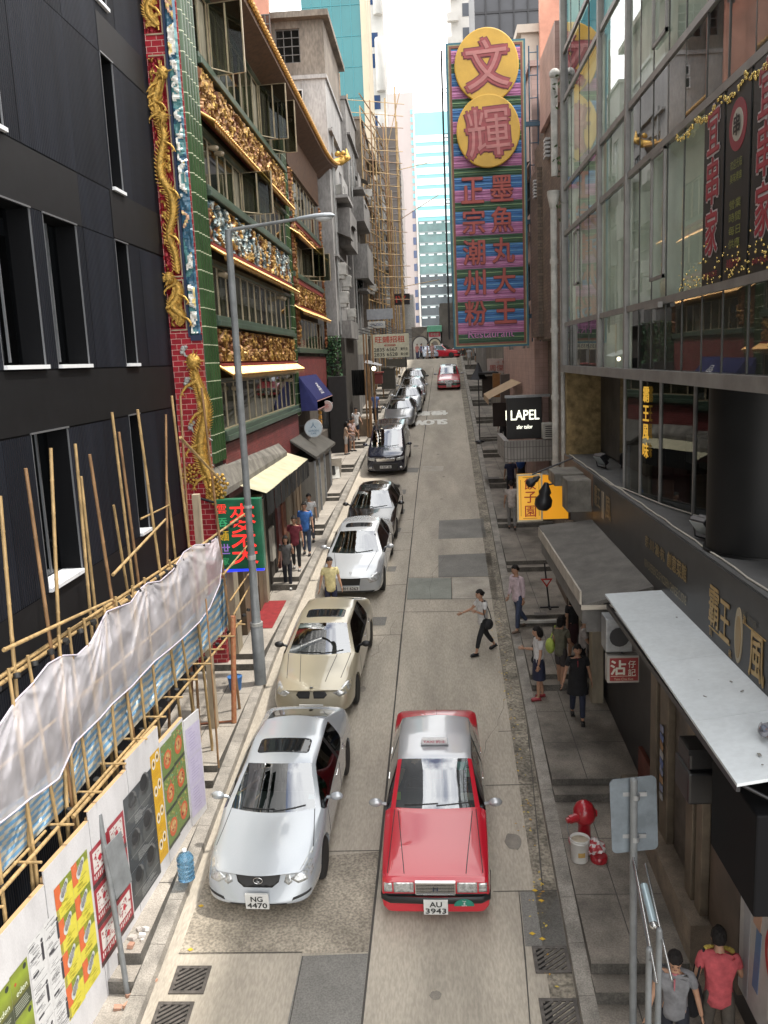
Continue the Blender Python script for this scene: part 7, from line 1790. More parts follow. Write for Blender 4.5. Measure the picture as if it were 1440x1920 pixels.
def patch(bvh, poly, d, off=.005, res=.05, skirt=.02):
    """polygon in the plane across d, pressed onto the body along d ('front': along +Y, points x,z; 'top': along -Z, points x,y)"""
    bm = bmesh.new(); f = bm.faces.new([bm.verts.new((x, y, 0)) for x, y in poly]); bmesh.ops.triangulate(bm, faces=[f])
    for _ in range(5):
        e = [e for e in bm.edges if e.calc_length() > res]
        if not e: break
        bmesh.ops.subdivide_edges(bm, edges=e, cuts=1); bmesh.ops.triangulate(bm, faces=[q for q in bm.faces if len(q.verts) > 3])
    D = Vector((0, 1, 0)) if d == 'front' else Vector((0, 0, -1)) if d == 'top' else Vector((-1, 0, 0)) if d == 'left' else Vector((1, 0, 0))
    for v in bm.verts:
        a, b = v.co.x, v.co.y
        o = Vector((a, -4, b)) if d == 'front' else Vector((a, b, 4)) if d == 'top' else Vector((4, a, b)) if d == 'left' else Vector((-4, a, b))
        h = bvh.ray_cast(o, D)
        if h[0] is None: h = bvh.find_nearest(o + D * 4)
        v.co = h[0] - D * off
    r = bmesh.ops.extrude_edge_only(bm, edges=[e for e in bm.edges if len(e.link_faces) == 1])
    for v in r['geom']:
        if isinstance(v, bmesh.types.BMVert): v.co += D * skirt
    mb = MB(); mb.bm(bm, smooth=True); return mb
KP = 8
def car(name, label, rows, W, opt, group='cars parked along the left kerb', cat='car'):
    """rows: (y, max half width, shoulder z, shoulder w, edge z, edge w, centre z); twelve stations from nose to tail"""
    t = thing(name, label, cat, group=group)
    zb = opt.get('zb', .2); zm = opt.get('zm', .5); V = []; F = []; MI = []; CR = {}
    for i, (y, wm, zs, ws, ze, we, zc) in enumerate(rows):
        cut = opt.get('tuck', .06) if i in (0, len(rows) - 1) else 0
        prof = [(wm - .09, zb + cut), (wm - .01, zb + .12), (wm, zm), (ws, zs), (we, ze), (we * .90, ze + (zc - ze) * .42), (we * .5, ze + (zc - ze) * .86), (0, zc)]
        bow = opt['bow'].get(i, 0)
        for s in (-1, 1):
            for k_, (x, z) in enumerate(prof):
                fy = y - bow * (1 - (x / max(we, .01)) ** 2 if x < we else 0) + (opt.get('rake', 0) * (z - .5) if i == 0 else 0)
                V.append((s * x, fy, z))
    n = len(rows); idx = lambda i, s, k_: i * 2 * KP + (KP if s > 0 else 0) + k_
    for i in range(n - 1):
        for s in (-1, 1):
            for k_ in range(KP - 1):
                q = [idx(i, s, k_), idx(i, s, k_ + 1), idx(i + 1, s, k_ + 1), idx(i + 1, s, k_)]
                F.append(q if s < 0 else q[::-1])
                m = 0
                if 1 <= i <= 3 and k_ >= 4: m = 4
                if i == 4 and k_ >= 5: m = 1
                if i == 8 and k_ >= 5: m = 3
                if i in (5, 6, 7) and k_ >= 4: m = 5
                if k_ == 3 and i in (4, 5, 7): m = 2
                if k_ == 3 and i == 6: m = 6
                if k_ == 3 and i == 8 and opt.get('quarter'): m = 2
                MI.append(m)
    for i, fl in ((0, 0), (n - 1, 1)):
        for k_ in range(KP - 1):
            q = [idx(i, -1, k_), idx(i, 1, k_), idx(i, 1, k_ + 1), idx(i, -1, k_ + 1)]
            F.append(q if not fl else q[::-1]); MI.append(0)
    for i in range(n - 1):
        q = [idx(i, -1, 0), idx(i + 1, -1, 0), idx(i + 1, 1, 0), idx(i, 1, 0)]; F.append(q); MI.append(0)
    me = bpy.data.meshes.new('shell'); me.from_pydata(V, [], F); me.polygons.foreach_set('material_index', MI)
    bm = bmesh.new(); bm.from_mesh(me); bmesh.ops.remove_doubles(bm, verts=bm.verts, dist=1e-5)
    cl = bm.edges.layers.float.new('crease_edge')
    hard = opt.get('hard', .35)
    for e in bm.edges:
        ms = {f.material_index for f in e.link_faces}
        if len(ms) > 1: e[cl] = .55
        if 2 in ms and len(ms) > 1: e[cl] = .7
        if opt.get('boxy') and len(e.link_faces) == 2 and e.link_faces[0].normal.angle(e.link_faces[1].normal, 0) > .45: e[cl] = max(e[cl], opt['boxy'])
    bm.to_mesh(me); bm.free()
    for k_ in range(7): me.materials.append(BLKTRIM)
    full = evaluated(me, [('SUBSURF', dict(levels=3, render_levels=3))])
    ax = opt['axles']; wr = opt.get('wr', .33)
    cb = MB()
    for y in ax:
        cb.lathe([(wr + .05, -1.2), (wr + .05, 1.2)], 28, Matrix.Translation((0, y, wr - .01)) @ Euler((0, R(90), 0)).to_matrix().to_4x4())
    co = cb.build('cutter', BLKTRIM); COL.objects.unlink(co); tmp_scene.collection.objects.link(co)
    cutm = evaluated(full, [('BOOLEAN', dict(operation='DIFFERENCE', object=co, solver='EXACT', material_mode='INDEX'))] if hasattr(bpy.types.BooleanModifier, 'material_mode') else [('BOOLEAN', dict(operation='DIFFERENCE', object=co, solver='EXACT'))])
    bpy.data.objects.remove(co)
    bvh = BVHTree.FromPolygons([v.co.copy() for v in full.vertices], [list(p.vertices) for p in full.polygons])
    paint = opt['paint']; names = {0: ('body', paint), 1: ('windscreen', CGLASS), 2: ('side_window', opt.get('sideglass', TINT)), 3: ('rear_window', TINT), 4: ('bonnet', paint), 5: ('roof', opt.get('roof', paint)), 6: ('door_pillar', BLKTRIM)}
    groups = {}
    hub = lambda c: any((c.y - y) ** 2 + (c.z - wr + .01) ** 2 < (wr + .045) ** 2 for y in ax)
    for p in cutm.polygons:
        m = p.material_index; c = p.center
        if m == 0 and abs(p.normal.x) < .9 and hub(c) and False: continue
        key = (m, (c.x > 0, c.y > rows[6][0] + .02) if m == 2 else (c.x > 0) if m == 6 else 0)
        groups.setdefault(key, []).append(p)
    for (m, _), ps in groups.items():
        mb = MB(); mp = {}
        V_, F_ = [], []
        for p in ps:
            q = []
            for vi in p.vertices:
                if vi not in mp: mp[vi] = len(V_); V_.append(cutm.vertices[vi].co.copy())
                q.append(mp[vi])
            F_.append(q)
        mb.add(V_, F_, True); o = mb.build(names[m][0], names[m][1], t)
        o.data.set_sharp_from_angle(angle=R(40))
    P = lambda nm, poly, d, m, off=.005, res=.06: patch(bvh, poly, d, off, res).build(nm, m, t)
    mir = lambda poly: [(-x, y) for x, y in poly][::-1]
    for nm, poly, d, m in opt.get('patches', ()): P(nm, poly, d, m)
    for nm, poly, d, m in opt.get('pairs', ()): P(nm, poly, d, m); P(nm, mir(poly), d, m)
    def strip(nm, pts, d, w=.012, m=BLKTRIM, off=.003):
        for p, q in zip(pts, pts[1:]):
            p, q = Vector(p), Vector(q); nn = (q - p).orthogonal().normalized() * w / 2; poly = [tuple(p + nn), tuple(p - nn), tuple(q - nn), tuple(q + nn)]
            yield patch(bvh, poly, d, off, .12, .004)
    g = MB()
    for pts, d in opt.get('gaps', ()):
        for m_ in strip('g', pts, d): g.add(m_.v, m_.f, True)
    if g.v: g.build('panel_gap', BLKTRIM, t)
    # wheels with tyres, rims and spokes
    for y in ax:
        for s in (-1, 1):
            Mw = Matrix.Translation((s * (W / 2 - .12), y, wr)) @ Euler((0, R(90) * s, 0)).to_matrix().to_4x4()
            a = MB(); a.lathe([(wr - .11, -.1), (wr - .03, -.105), (wr, -.075), (wr, .075), (wr - .03, .105), (wr - .10, .10)], 26, Mw); w = a.build('wheel', RUBBER, t)
            a = MB(); a.lathe([(wr - .10, .098), (wr - .115, .08), (wr - .12, .02), (.06, .055), (.05, .075), (.001, .08)], 26, Mw)
            for k_ in range(opt.get('spokes', 9)):
                an = 6.283 * k_ / opt.get('spokes', 9); M3 = Mw @ Matrix.Rotation(an, 4, 'Z'); a.bbox(.04, wr - .11, -.018, .018, .05, .088, .006, M3)
            a.build('rim', ALLOY, w)
    # mirrors
    zmr, ymr, wmr = opt['mirror']
    for s in (-1, 1):
        a = MB(); a.ball((s * (wmr + .14), ymr, zmr), (.115, .065, .075), 12); a.path([(s * (wmr - .03), ymr + .03, zmr - .05), (s * (wmr + .06), ymr + .01, zmr - .02)], .028, 6); a.build('mirror', opt.get('mirrorpaint', paint), t)
    # interior
    yc, zc_ = rows[4][0], rows[4][6]; yr = rows[5][0]; wi_ = rows[5][3]
    a = MB(); a.bbox(-wi_ + .06, wi_ - .06, yc + .0, yc + .55, zc_ - .30, zc_ - .06, .06); a.bbox(-wi_ + .05, wi_ - .05, yc + .4, rows[9][0], .3, .36, .02); a.build('dashboard', DASH, t)
    a = MB(); ys0 = yr + .15
    for x in (-.36, .36): a.bbox(x - .25, x + .25, ys0, ys0 + .5, .4, .58, .06); a.bbox(x - .24, x + .24, ys0 + .42, ys0 + .58, .5, 1.12, .06); a.bbox(x - .13, x + .13, ys0 + .45, ys0 + .55, 1.1, 1.28, .05)
    a.bbox(-.62, .62, ys0 + 1.15, ys0 + 1.35, .5, 1.12, .08); a.build('seats', SEAT, t)
    a = MB(); Mst = Matrix.Translation((-.36, yc + .62, zc_ - .10)) @ Euler((R(62), 0, 0)).to_matrix().to_4x4(); a.path([Mst @ Vector((.18 * math.cos(6.283 * i / 20), .18 * math.sin(6.283 * i / 20), 0)) for i in range(21)], .016, 6); a.tube(Mst @ Vector((-.17, 0, 0)), Mst @ Vector((.17, 0, 0)), .02, .02, 6); a.build('steering_wheel', BLKTRIM, t)
    # number plate
    if opt.get('plate'):
        ztop, ln = opt['plate_z'], opt['plate']; h = bvh.ray_cast(Vector((0, -4, ztop)), Vector((0, 1, 0)))[0]; yp = (h.y if h else rows[0][0]) - opt.get('plate_off', .05)
        two = len(ln) > 1; w_, h_ = (.36, .26) if two else (.52, .12)
        a = MB(); a.bbox(-w_ / 2, w_ / 2, yp - .012, yp + .03, ztop - h_ / 2, ztop + h_ / 2, .005, col=(.62, .62, .60))
        for j, s_ in enumerate(ln): write(a, s_, (0, yp - .013, ztop + ((.055 if j == 0 else -.06) if two else 0)), Xp, Zp, .09, w_ * (.5 if j == 0 and two else .84), (.02, .02, .02), .02, lift=.003)
        a.build('number_plate', PAINT, t)
    a = MB(); yb = rows[4][0] - opt['bow'].get(4, 0)
    for x0_, x1_ in ((-.5, .05), (.02, .55)): 
        pts = []
        for u in (0, .3, .65, 1):
            x = lerp(x0_, x1_, u); y = yc - opt['bow'].get(4, 0) * (1 - (x / .75) ** 2) + .05 + .03 * u; h = bvh.ray_cast(Vector((x, y, 4)), Vector((0, 0, -1)))[0]; pts.append((x, y, h.z + .014))
        a.path(pts, .009, 5)
    a.build('wiper', BLKTRIM, t)
    for fn in opt.get('extra', ()): fn(t, bvh)
    return t
def place(t, x, y, rz=-1.7):
    t.location = (x, y, G(y)); t.rotation_euler = Euler((math.atan(GS) if y < CREST else 0, 0, R(rz)), 'XYZ'); return t
def hit(bvh, x, z): return bvh.ray_cast(Vector((x, -4, z)), Vector((0, 1, 0)))[0]
def emblem(x, z, r, sx=1.3, m=CHROME):
    def f(t, bvh):
        h = hit(bvh, x, z) or Vector((x, 0, z)); a = MB(); a.path([h + Vector((r * sx * math.cos(6.283 * i / 18), -.03, r * math.sin(6.283 * i / 18))) for i in range(19)], r * .14, 6)
        a.path([h + Vector((-.1 * r, -.032, r * .55)), h + Vector((-.35 * r, -.032, -.35 * r)), h + Vector((.5 * r, -.032, -.35 * r))], r * .13, 6); a.build('badge', m, t)
    return f
def topemblem(y, r):
    def f(t, bvh):
        h = bvh.ray_cast(Vector((0, y, 4)), Vector((0, 0, -1)))[0]; a = MB(); M = Matrix.Translation(h) @ Euler((R(-25), 0, 0)).to_matrix().to_4x4(); a.lathe([(r, 0), (r, .01)], 16, M, (.03, .03, .03)); a.lathe([(r * .7, .01), (r * .7, .013)], 16, M, (.25, .35, .5)); a.build('badge', PAINT, t)
    return f
def sunroof(y0, y1, w): return ('sunroof', rrect2(-w, w, y0, y1, .08), 'top', TINTB)
TINTB = mat('black roof glass', (.012, .014, .016), .05, spec=.8)
def rrect2(x0, x1, y0, y1, r): return [(x + (x0 + x1) / 2, y + (y0 + y1) / 2) for x, y in rrect(x1 - x0, y1 - y0, r, 4)]
def sedan_rows(L, W, H, cowl, rf, rr, deck, hz, nose=.62, belt=.92, tw=.58, hoodw=.74):
    w = W / 2; c = hz
    return [(0, w * .80, .60, w * .76, nose, w * .70, nose + .05), (.14, w * .92, .66, w * .86, .70, w * .76, .74), (.5, w * .98, .74, w * .95, .79, w * .86, c - .12), (.95, w, .80, w * .98, .86, w * .84, c - .04), (cowl, w, belt - .03, w * .97, belt + .04, w * .88, c),
            (rf, w, belt, w * .96, H - .09, w * tw / .5 * .56, H - .02), (lerp(rf, rr, .5), w, belt + .02, w * .97, H - .06, w * tw / .5 * .57, H), (lerp(rf, rr, .5) + .09, w, belt + .02, w * .97, H - .06, w * tw / .5 * .57, H), (rr, w, belt + .03, w * .97, H - .12, w * tw / .5 * .55, H - .05),
            (deck, w * .99, belt + .05, w * .95, belt + .08, w * .80, belt + .13), (L - .25, w * .95, belt + .02, w * .88, belt + .06, w * .78, belt + .10), (L, w * .84, .72, w * .78, .80, w * .68, .84)]
def doorgaps(r, zt): return [([(r[4][0] + .1, .35), (r[4][0] + .16, zt)], d) for d in ('left', 'right')] + [([(r[6][0] + .04, .33), (r[6][0] + .04, zt)], d) for d in ('left', 'right')] + [([(r[8][0] + .15, .6), (r[8][0] - .05, zt)], d) for d in ('left', 'right')]
def handles(r, z):
    def f(t, bvh):
        for s in (-1, 1):
            for y in (r[6][0] - .22, r[8][0] - .1):
                h = bvh.ray_cast(Vector((s * 4, y, z)), Vector((-s, 0, 0)))[0]
                if h: a = MB(); a.bbox(h.x - .012, h.x + .018, y - .1, y + .1, z - .018, z + .018, .008) if s > 0 else a.bbox(h.x - .018, h.x + .012, y - .1, y + .1, z - .018, z + .018, .008); a.build('door_handle', CHROME, t)
    return f
def dashcard(items):
    def f(t, bvh):
        a = MB()
        for x, y, z, w, h, c in items: a.box(x, x + w, y, y + .004, z, z + h, Matrix.Translation((0, y, z)) @ Euler((R(-50), 0, 0)).to_matrix().to_4x4() @ Matrix.Translation((0, -y, -z)), c)
        a.build('windscreen_sticker', PAINT, t)
    return f
SILVER = carpaint('silver pearl paint', (.43, .46, .49), .3, .25)
GOLDP = carpaint('champagne gold paint', (.42, .375, .275), .35, .28)
SILV2 = carpaint('silver blue paint', (.47, .49, .51), .3, .26)
BLACKP = carpaint('black paint', (.010, .010, .011), .1, .15)
NAVYP = carpaint('midnight blue paint', (.010, .013, .028), .3, .18)
GREYC = carpaint('grey metallic paint', (.22, .23, .245), .65, .28)
REDP = carpaint('taxi red paint', (.50, .012, .028), .0, .3)
TAXIS = carpaint('taxi silver roof', (.42, .43, .45), .4, .3)
DKGRN = carpaint('dark green paint', (.03, .04, .035), .4, .2)
# silver sports sedan, nearest
r = sedan_rows(4.83, 1.82, 1.43, 1.34, 2.05, 3.5, 4.38, .98, .68, .93, .60)
hl = [(.50, .62), (.62, .56), (.80, .60), (.88, .74), (.87, .83), (.74, .79), (.60, .70)]
fog = [(.40, .58), (.47, .54), (.53, .58), (.50, .68), (.43, .67)]
A = dict(paint=SILVER, bow={0: .16, 1: .12, 2: .08, 4: .20, 5: .10, 8: -.1}, rake=.55, axles=(.93, 3.78), wr=.335, mirror=(1.0, 1.62, .88), plate=('NG', '4470'), plate_z=.36, spokes=10,
         patches=[('grille', [(-.35, .69), (-.32, .58), (-.22, .51), (.22, .51), (.32, .58), (.35, .69)], 'front', BLKTRIM), ('lower_intake', [(-.45, .30), (.45, .30), (.40, .25), (-.40, .25)], 'front', BLKTRIM), sunroof(2.28, 2.72, .46)],
         pairs=[('headlight', hl, 'front', LAMPG), ('driving_lamp', fog, 'front', LAMPG), ('fog_slot', [(.52, .33), (.80, .40), (.80, .44), (.54, .37)], 'front', BLKTRIM)],
         gaps=[([(-.78, .60), (-.70, 1.30)], 'top'), ([(.78, .60), (.70, 1.30)], 'top')] + doorgaps(r, .88), extra=[emblem(0, .61, .055), handles(r, .83), dashcard([(.55, 1.55, .98, .1, .08, (.3, .5, .6)), (-.68, 1.62, 1.0, .06, .06, (.55, .58, .5))])])
lex = place(car('sedan', 'silver sedan with sunroof parked nearest at the left kerb, plate NG 4470', r, 1.82, A), -2.87, 11.72, -2.2)
# champagne sedan
r = sedan_rows(4.84, 1.85, 1.47, 1.38, 2.1, 3.55, 4.4, 1.0, .70, .94, .60)
hl = [(.46, .66), (.60, .58), (.82, .64), (.89, .78), (.72, .77)]
kid = [(.03, .67), (.05, .55), (.27, .55), (.34, .62), (.29, .69), (.06, .70)]
B = dict(paint=GOLDP, bow={0: .14, 1: .1, 2: .06, 4: .2, 5: .1, 8: -.1}, rake=.45, axles=(.85, 3.74), wr=.335, mirror=(1.01, 1.76, .89), plate=('HK 318',), plate_z=.40, mirrorpaint=BLKTRIM,
         patches=[('lower_intake', [(-.5, .32), (.5, .32), (.44, .25), (-.44, .25)], 'front', BLKTRIM), sunroof(2.32, 2.76, .46)], pairs=[('headlight', hl, 'front', LAMPG), ('grille', kid, 'front', BLKTRIM)],
         gaps=[([(-.60, .45), (-.72, 1.32)], 'top'), ([(.60, .45), (.72, 1.32)], 'top'), ([(-.28, .3), (-.42, 1.25)], 'top'), ([(.28, .3), (.42, 1.25)], 'top')] + doorgaps(r, .9), extra=[topemblem(.12, .04), handles(r, .84)])
place(car('sedan', 'champagne gold sedan with sunroof parked behind the nearest silver sedan', r, 1.85, B), -2.78, 17.35, -2.4)
# long silver limousine
r = sedan_rows(5.1, 1.87, 1.48, 1.5, 2.3, 3.8, 4.65, 1.0, .68, .95, .58)
C_ = dict(paint=SILV2, bow={0: .1, 1: .08, 2: .06, 4: .2, 5: .1, 8: -.1}, rake=.12, axles=(.9, 4.0), wr=.34, mirror=(1.02, 1.92, .9), plate=('BH 6263',), plate_z=.42,
          patches=[('grille', [(-.30, .72), (-.26, .50), (.26, .50), (.30, .72)], 'front', BLKTRIM), ('lower_intake', [(-.7, .33), (.7, .33), (.66, .27), (-.66, .27)], 'front', BLKTRIM), sunroof(2.55, 2.95, .42)],
          pairs=[('headlight', [(.50, .66), (.56, .55), (.80, .60), (.86, .74), (.74, .76), (.60, .74)], 'front', LAMPG)], gaps=[([(-.45, .35), (-.66, 1.5)], 'top'), ([(.45, .35), (.66, 1.5)], 'top')] + doorgaps(r, .9), extra=[handles(r, .85)])
def star(t, bvh):
    h = bvh.ray_cast(Vector((0, .16, 4)), Vector((0, 0, -1)))[0]; a = MB(); a.path([h + Vector((.035 * math.cos(6.283 * i / 14), 0, .05 + .035 * math.sin(6.283 * i / 14))) for i in range(15)], .005, 5)
    for k_ in range(3): an = R(90 + 120 * k_); a.tube(h + Vector((0, 0, .05)), h + Vector((.033 * math.cos(an), 0, .05 + .033 * math.sin(an))), .005, .003, 5)
    a.tube(h, h + Vector((0, 0, .016)), .008, .006, 6); a.build('bonnet_star', CHROME, t)
C_['extra'].append(star)
place(car('sedan', 'long silver limousine with small sunroof beside the man in yellow', r, 1.87, C_), -2.50, 24.0, -2.2)
# black sedan
r = sedan_rows(4.85, 1.84, 1.45, 1.42, 2.15, 3.5, 4.4, .98, .64, .93, .57)
D_ = dict(paint=BLACKP, bow={0: .16, 1: .12, 2: .07, 4: .2, 5: .1, 8: -.1}, rake=.2, axles=(.9, 3.8), wr=.335, mirror=(1.0, 1.8, .88), plate=('LR 2206',), plate_z=.40,
          patches=[('grille', [(-.4, .62), (-.36, .5), (.36, .5), (.4, .62)], 'front', CHROME), sunroof(2.4, 2.85, .45)], pairs=[('headlight', [(.5, .62), (.6, .55), (.82, .62), (.86, .74), (.70, .72)], 'front', LAMPG)], gaps=doorgaps(r, .88), extra=[handles(r, .83)])
proto_b = place(car('sedan', 'glossy black sedan parked between the silver limousine and the black people carrier', r, 1.84, D_), -2.28, 28.9, -2.4)
# dark people carrier
def van_rows(L, W, H, cowl, rf):
    w = W / 2
    return [(0, w * .82, .70, w * .79, .86, w * .74, .90), (.08, w * .93, .82, w * .88, .94, w * .80, .98), (.35, w * .99, .92, w * .95, 1.02, w * .86, 1.08), (.62, w, .98, w * .97, 1.06, w * .88, 1.14), (cowl, w, 1.05, w * .97, 1.12, w * .90, 1.18),
            (rf, w, 1.06, w * .97, H - .12, w * .80, H - .04), (rf + .9, w, 1.06, w * .97, H - .09, w * .82, H), (rf + 1.0, w, 1.06, w * .97, H - .09, w * .82, H), (L - .45, w, 1.08, w * .97, H - .12, w * .80, H - .03), (L - .12, w * .98, 1.08, w * .93, H - .5, w * .80, H - .38), (L - .04, w * .95, 1.0, w * .90, 1.10, w * .8, 1.14), (L, w * .88, .8, w * .84, .9, w * .76, .94)]
r = van_rows(4.86, 1.83, 1.88, 1.0, 1.85)
E_ = dict(paint=NAVYP, bow={0: .1, 1: .08, 4: .22, 5: .12}, rake=.06, axles=(.92, 3.85), wr=.34, zm=.6, quarter=True, mirror=(1.2, 1.35, .9), plate=('MP 8',), plate_z=.45,
          patches=[('grille', [(-.46, .84), (-.4, .70), (.4, .70), (.46, .84)], 'front', CHROME), ('lower_intake', [(-.6, .62), (.6, .62), (.5, .3), (-.5, .3)], 'front', BLKTRIM), sunroof(2.1, 2.6, .5)], pairs=[('headlight', [(.48, .84), (.5, .72), (.84, .78), (.87, .90), (.7, .88)], 'front', LAMPG), ('fog_lamp', rrect2(.64, .76, .36, .46, .04), 'front', LAMPG)], gaps=doorgaps(r, 1.02), extra=[handles(r, .98)])
place(car('people_carrier', 'midnight blue people carrier with chrome grille parked ahead of the black sedan', r, 1.83, E_, cat='van'), -2.13, 38.4, -2.2)
def recolour(src, label, paint, x, y, old):
    c = copy_tree(src); c['label'] = label
    for o in c.children:
        if o.data and o.data.materials and o.data.materials[0] == old:
            o.data = o.data.copy(); o.data.materials[0] = paint
    return place(c, x, y, -2.0)
for lab, pt, q in (('grey metallic car parked just beyond the people carrier', GREYC, (748, 806)), ('pale silver car parked second beyond the people carrier', SILVER, (763, 779)), ('silver blue car parked third beyond the people carrier', SILV2, (771, 757)), ('dark green car with pale glass parked last at the top of the row', DKGRN, (774, 738))):
    p = atG(*q); recolour(proto_b, lab, pt, p.x, p.y, BLACKP)
# red taxi
w = .8475
tr_ = [(0, w * .93, .66, w * .91, .72, w * .86, .74), (.06, w * .97, .74, w * .93, .78, w * .88, .80), (.4, w * .99, .80, w * .95, .84, w * .87, .89), (.95, w, .85, w * .97, .89, w * .86, .95), (1.45, w, .91, w * .97, .96, w * .86, 1.0),
       (2.12, w, .93, w * .95, 1.45, w * .73, 1.50), (2.78, w, .93, w * .95, 1.47, w * .74, 1.525), (2.86, w, .93, w * .95, 1.47, w * .74, 1.525), (3.45, w, .94, w * .95, 1.44, w * .72, 1.49), (3.92, w * .99, .94, w * .95, 1.0, w * .82, 1.03), (4.5, w * .97, .93, w * .91, .97, w * .82, .99), (4.69, w * .93, .80, w * .88, .88, w * .80, .90)]
def taxi_extra(t, bvh):
    h = hit(bvh, 0, .62); y0 = h.y
    a = MB()
    for k_ in range(7): a.bbox(-.285, .285, y0 - .03, y0 + .01, .545 + k_ * .026, .558 + k_ * .026, .003)
    for r_ in ((-.30, -.282, .53, .745), (.282, .30, .53, .745), (-.30, .30, .725, .748), (-.30, .30, .525, .54)): a.bbox(r_[0], r_[1], y0 - .04, y0 + .02, r_[2], r_[3], .004)
    gr = a.build('grille', CHROME, t)
    a = MB(); a.box(-.285, .285, y0 - .008, y0 + .01, .54, .73); a.build('grille_back', BLKTRIM, gr)
    a = MB(); write(a, 'H', (0, y0 - .034, .625), Xp, Zp, .06, .07, (.02, .03, .06), .03); a.build('badge', PAINT, t)
    a = MB()
    pts = [(-w * .985, .55), (-w * .95, .03), (-w * .8, -.05), (0, -.075), (w * .8, -.05), (w * .95, .03), (w * .985, .55)]
    V_ = [(x, y, z) for x, y in pts for z in (.40, .44, .50, .52)]; V_ = [(x * (1.012 if j % 4 in (1, 2) else 1), y - (.02 if j % 4 in (1, 2) else 0), z) for j, (x, y, z) in enumerate(V_)]
    a.add(V_, [(i * 4 + k_, (i + 1) * 4 + k_, (i + 1) * 4 + k_ + 1, i * 4 + k_ + 1) for i in range(6) for k_ in range(3)], True); a.build('bumper', BLKTRIM, t)
    a = MB(); a.bbox(-.24, .24, 2.42, 2.52, 1.525, 1.535, .004, col=(.5, .5, .52)); a.bbox(-.22, .22, 2.44, 2.50, 1.53, 1.63, .02, col=(.66, .64, .64)); write(a, 'TAXI 的士', (0, 2.439, 1.58), Xp, Zp, .055, .38, (.45, .05, .10), .015, lift=.003); a.build('roof_light', PAINT, t)
    a = MB(); c = (.42, y0 - .085, .385); pl = [(.15 * math.cos(math.pi * i / 12), .12 * math.sin(math.pi * i / 12)) for i in range(13)]; a.prism(pl, .01, frame_matrix(c, Xp, Zp), (.02, .20, .14)); write(a, '4', (c[0], c[1] - .011, c[2] + .05), Xp, Zp, .045, None, (.6, .62, .6), .02, lift=.003); write(a, 'TAXI', (c[0], c[1] - .011, c[2] + .092), Xp, Zp, .018, None, (.6, .62, .6), .02, lift=.003); write(a, 'SEATS', (c[0], c[1] - .011, c[2] + .015), Xp, Zp, .02, None, (.6, .62, .6), .02, lift=.003); a.build('seat_badge', PAINT, t)
    a = MB(); a.tube((.0, 4.0, 1.03), (.02, 4.08, 1.28), .004, .003, 5); a.build('aerial', BLKTRIM, t)
TX = dict(paint=REDP, roof=TAXIS, boxy=.45, bow={4: .10, 5: .06, 8: -.05}, rake=.04, tuck=.02, axles=(.82, 3.5), wr=.31, zb=.19, sideglass=CGLASS, mirror=(1.02, 1.52, .84), mirrorpaint=TAXIS, plate=('AU', '3943'), plate_z=.37, plate_off=.085, spokes=14,
          pairs=[('headlight', [(.32, .55), (.62, .55), (.62, .72), (.32, .72)], 'front', LAMPG), ('indicator', [(.64, .56), (.765, .56), (.765, .71), (.64, .71)], 'front', LAMPG)], patches=[('front_panel', [(-.76, .53), (.76, .53), (.76, .48), (-.76, .48)], 'front', BLKTRIM)],
          gaps=[([(-.46, .1), (-.60, 1.36)], 'top'), ([(.46, .1), (.60, 1.36)], 'top'), ([(-.71, .12), (-.66, 1.4)], 'top'), ([(.71, .12), (.66, 1.4)], 'top')] + doorgaps(tr_, .9),
          extra=[taxi_extra, handles(tr_, .82), dashcard([(-.66, 1.62, 1.0, .09, .13, (.25, .45, .06)), (.42, 1.6, 1.0, .28, .12, (.55, .48, .44)), (.38, 1.98, 1.32, .14, .14, (.12, .48, .48)), (.52, 1.9, 1.24, .1, .14, (.35, .5, .42))])])
taxi = place(car('taxi', 'bright red taxi with silver roof driving down in the foreground, plate AU 3943', tr_, 1.695, TX, group='red taxis on the street', cat='taxi'), -.17, 11.55, -1.0)
t2_ = copy_tree(taxi); t2_['label'] = 'distant red taxi with silver roof coming over the crest'; p = atG(842, 732); place(t2_, p.x, p.y, -1.0)
p = atZ(829, 680, G(200)); c = copy_tree(proto_b); c['label'] = 'pale blue car waiting at the far crossing'; c['group'] = 'cars at the far crossing'
for o in c.children:
    if o.data and o.data.materials and o.data.materials[0] == BLACKP: o.data = o.data.copy(); o.data.materials[0] = carpaint('pale blue paint', (.42, .48, .58), .3)
place(c, p.x, 97, 12)
c = copy_tree(taxi); c['label'] = 'red taxi crossing at the far junction behind the pale blue car'; place(c, 3.6, 99, 60)
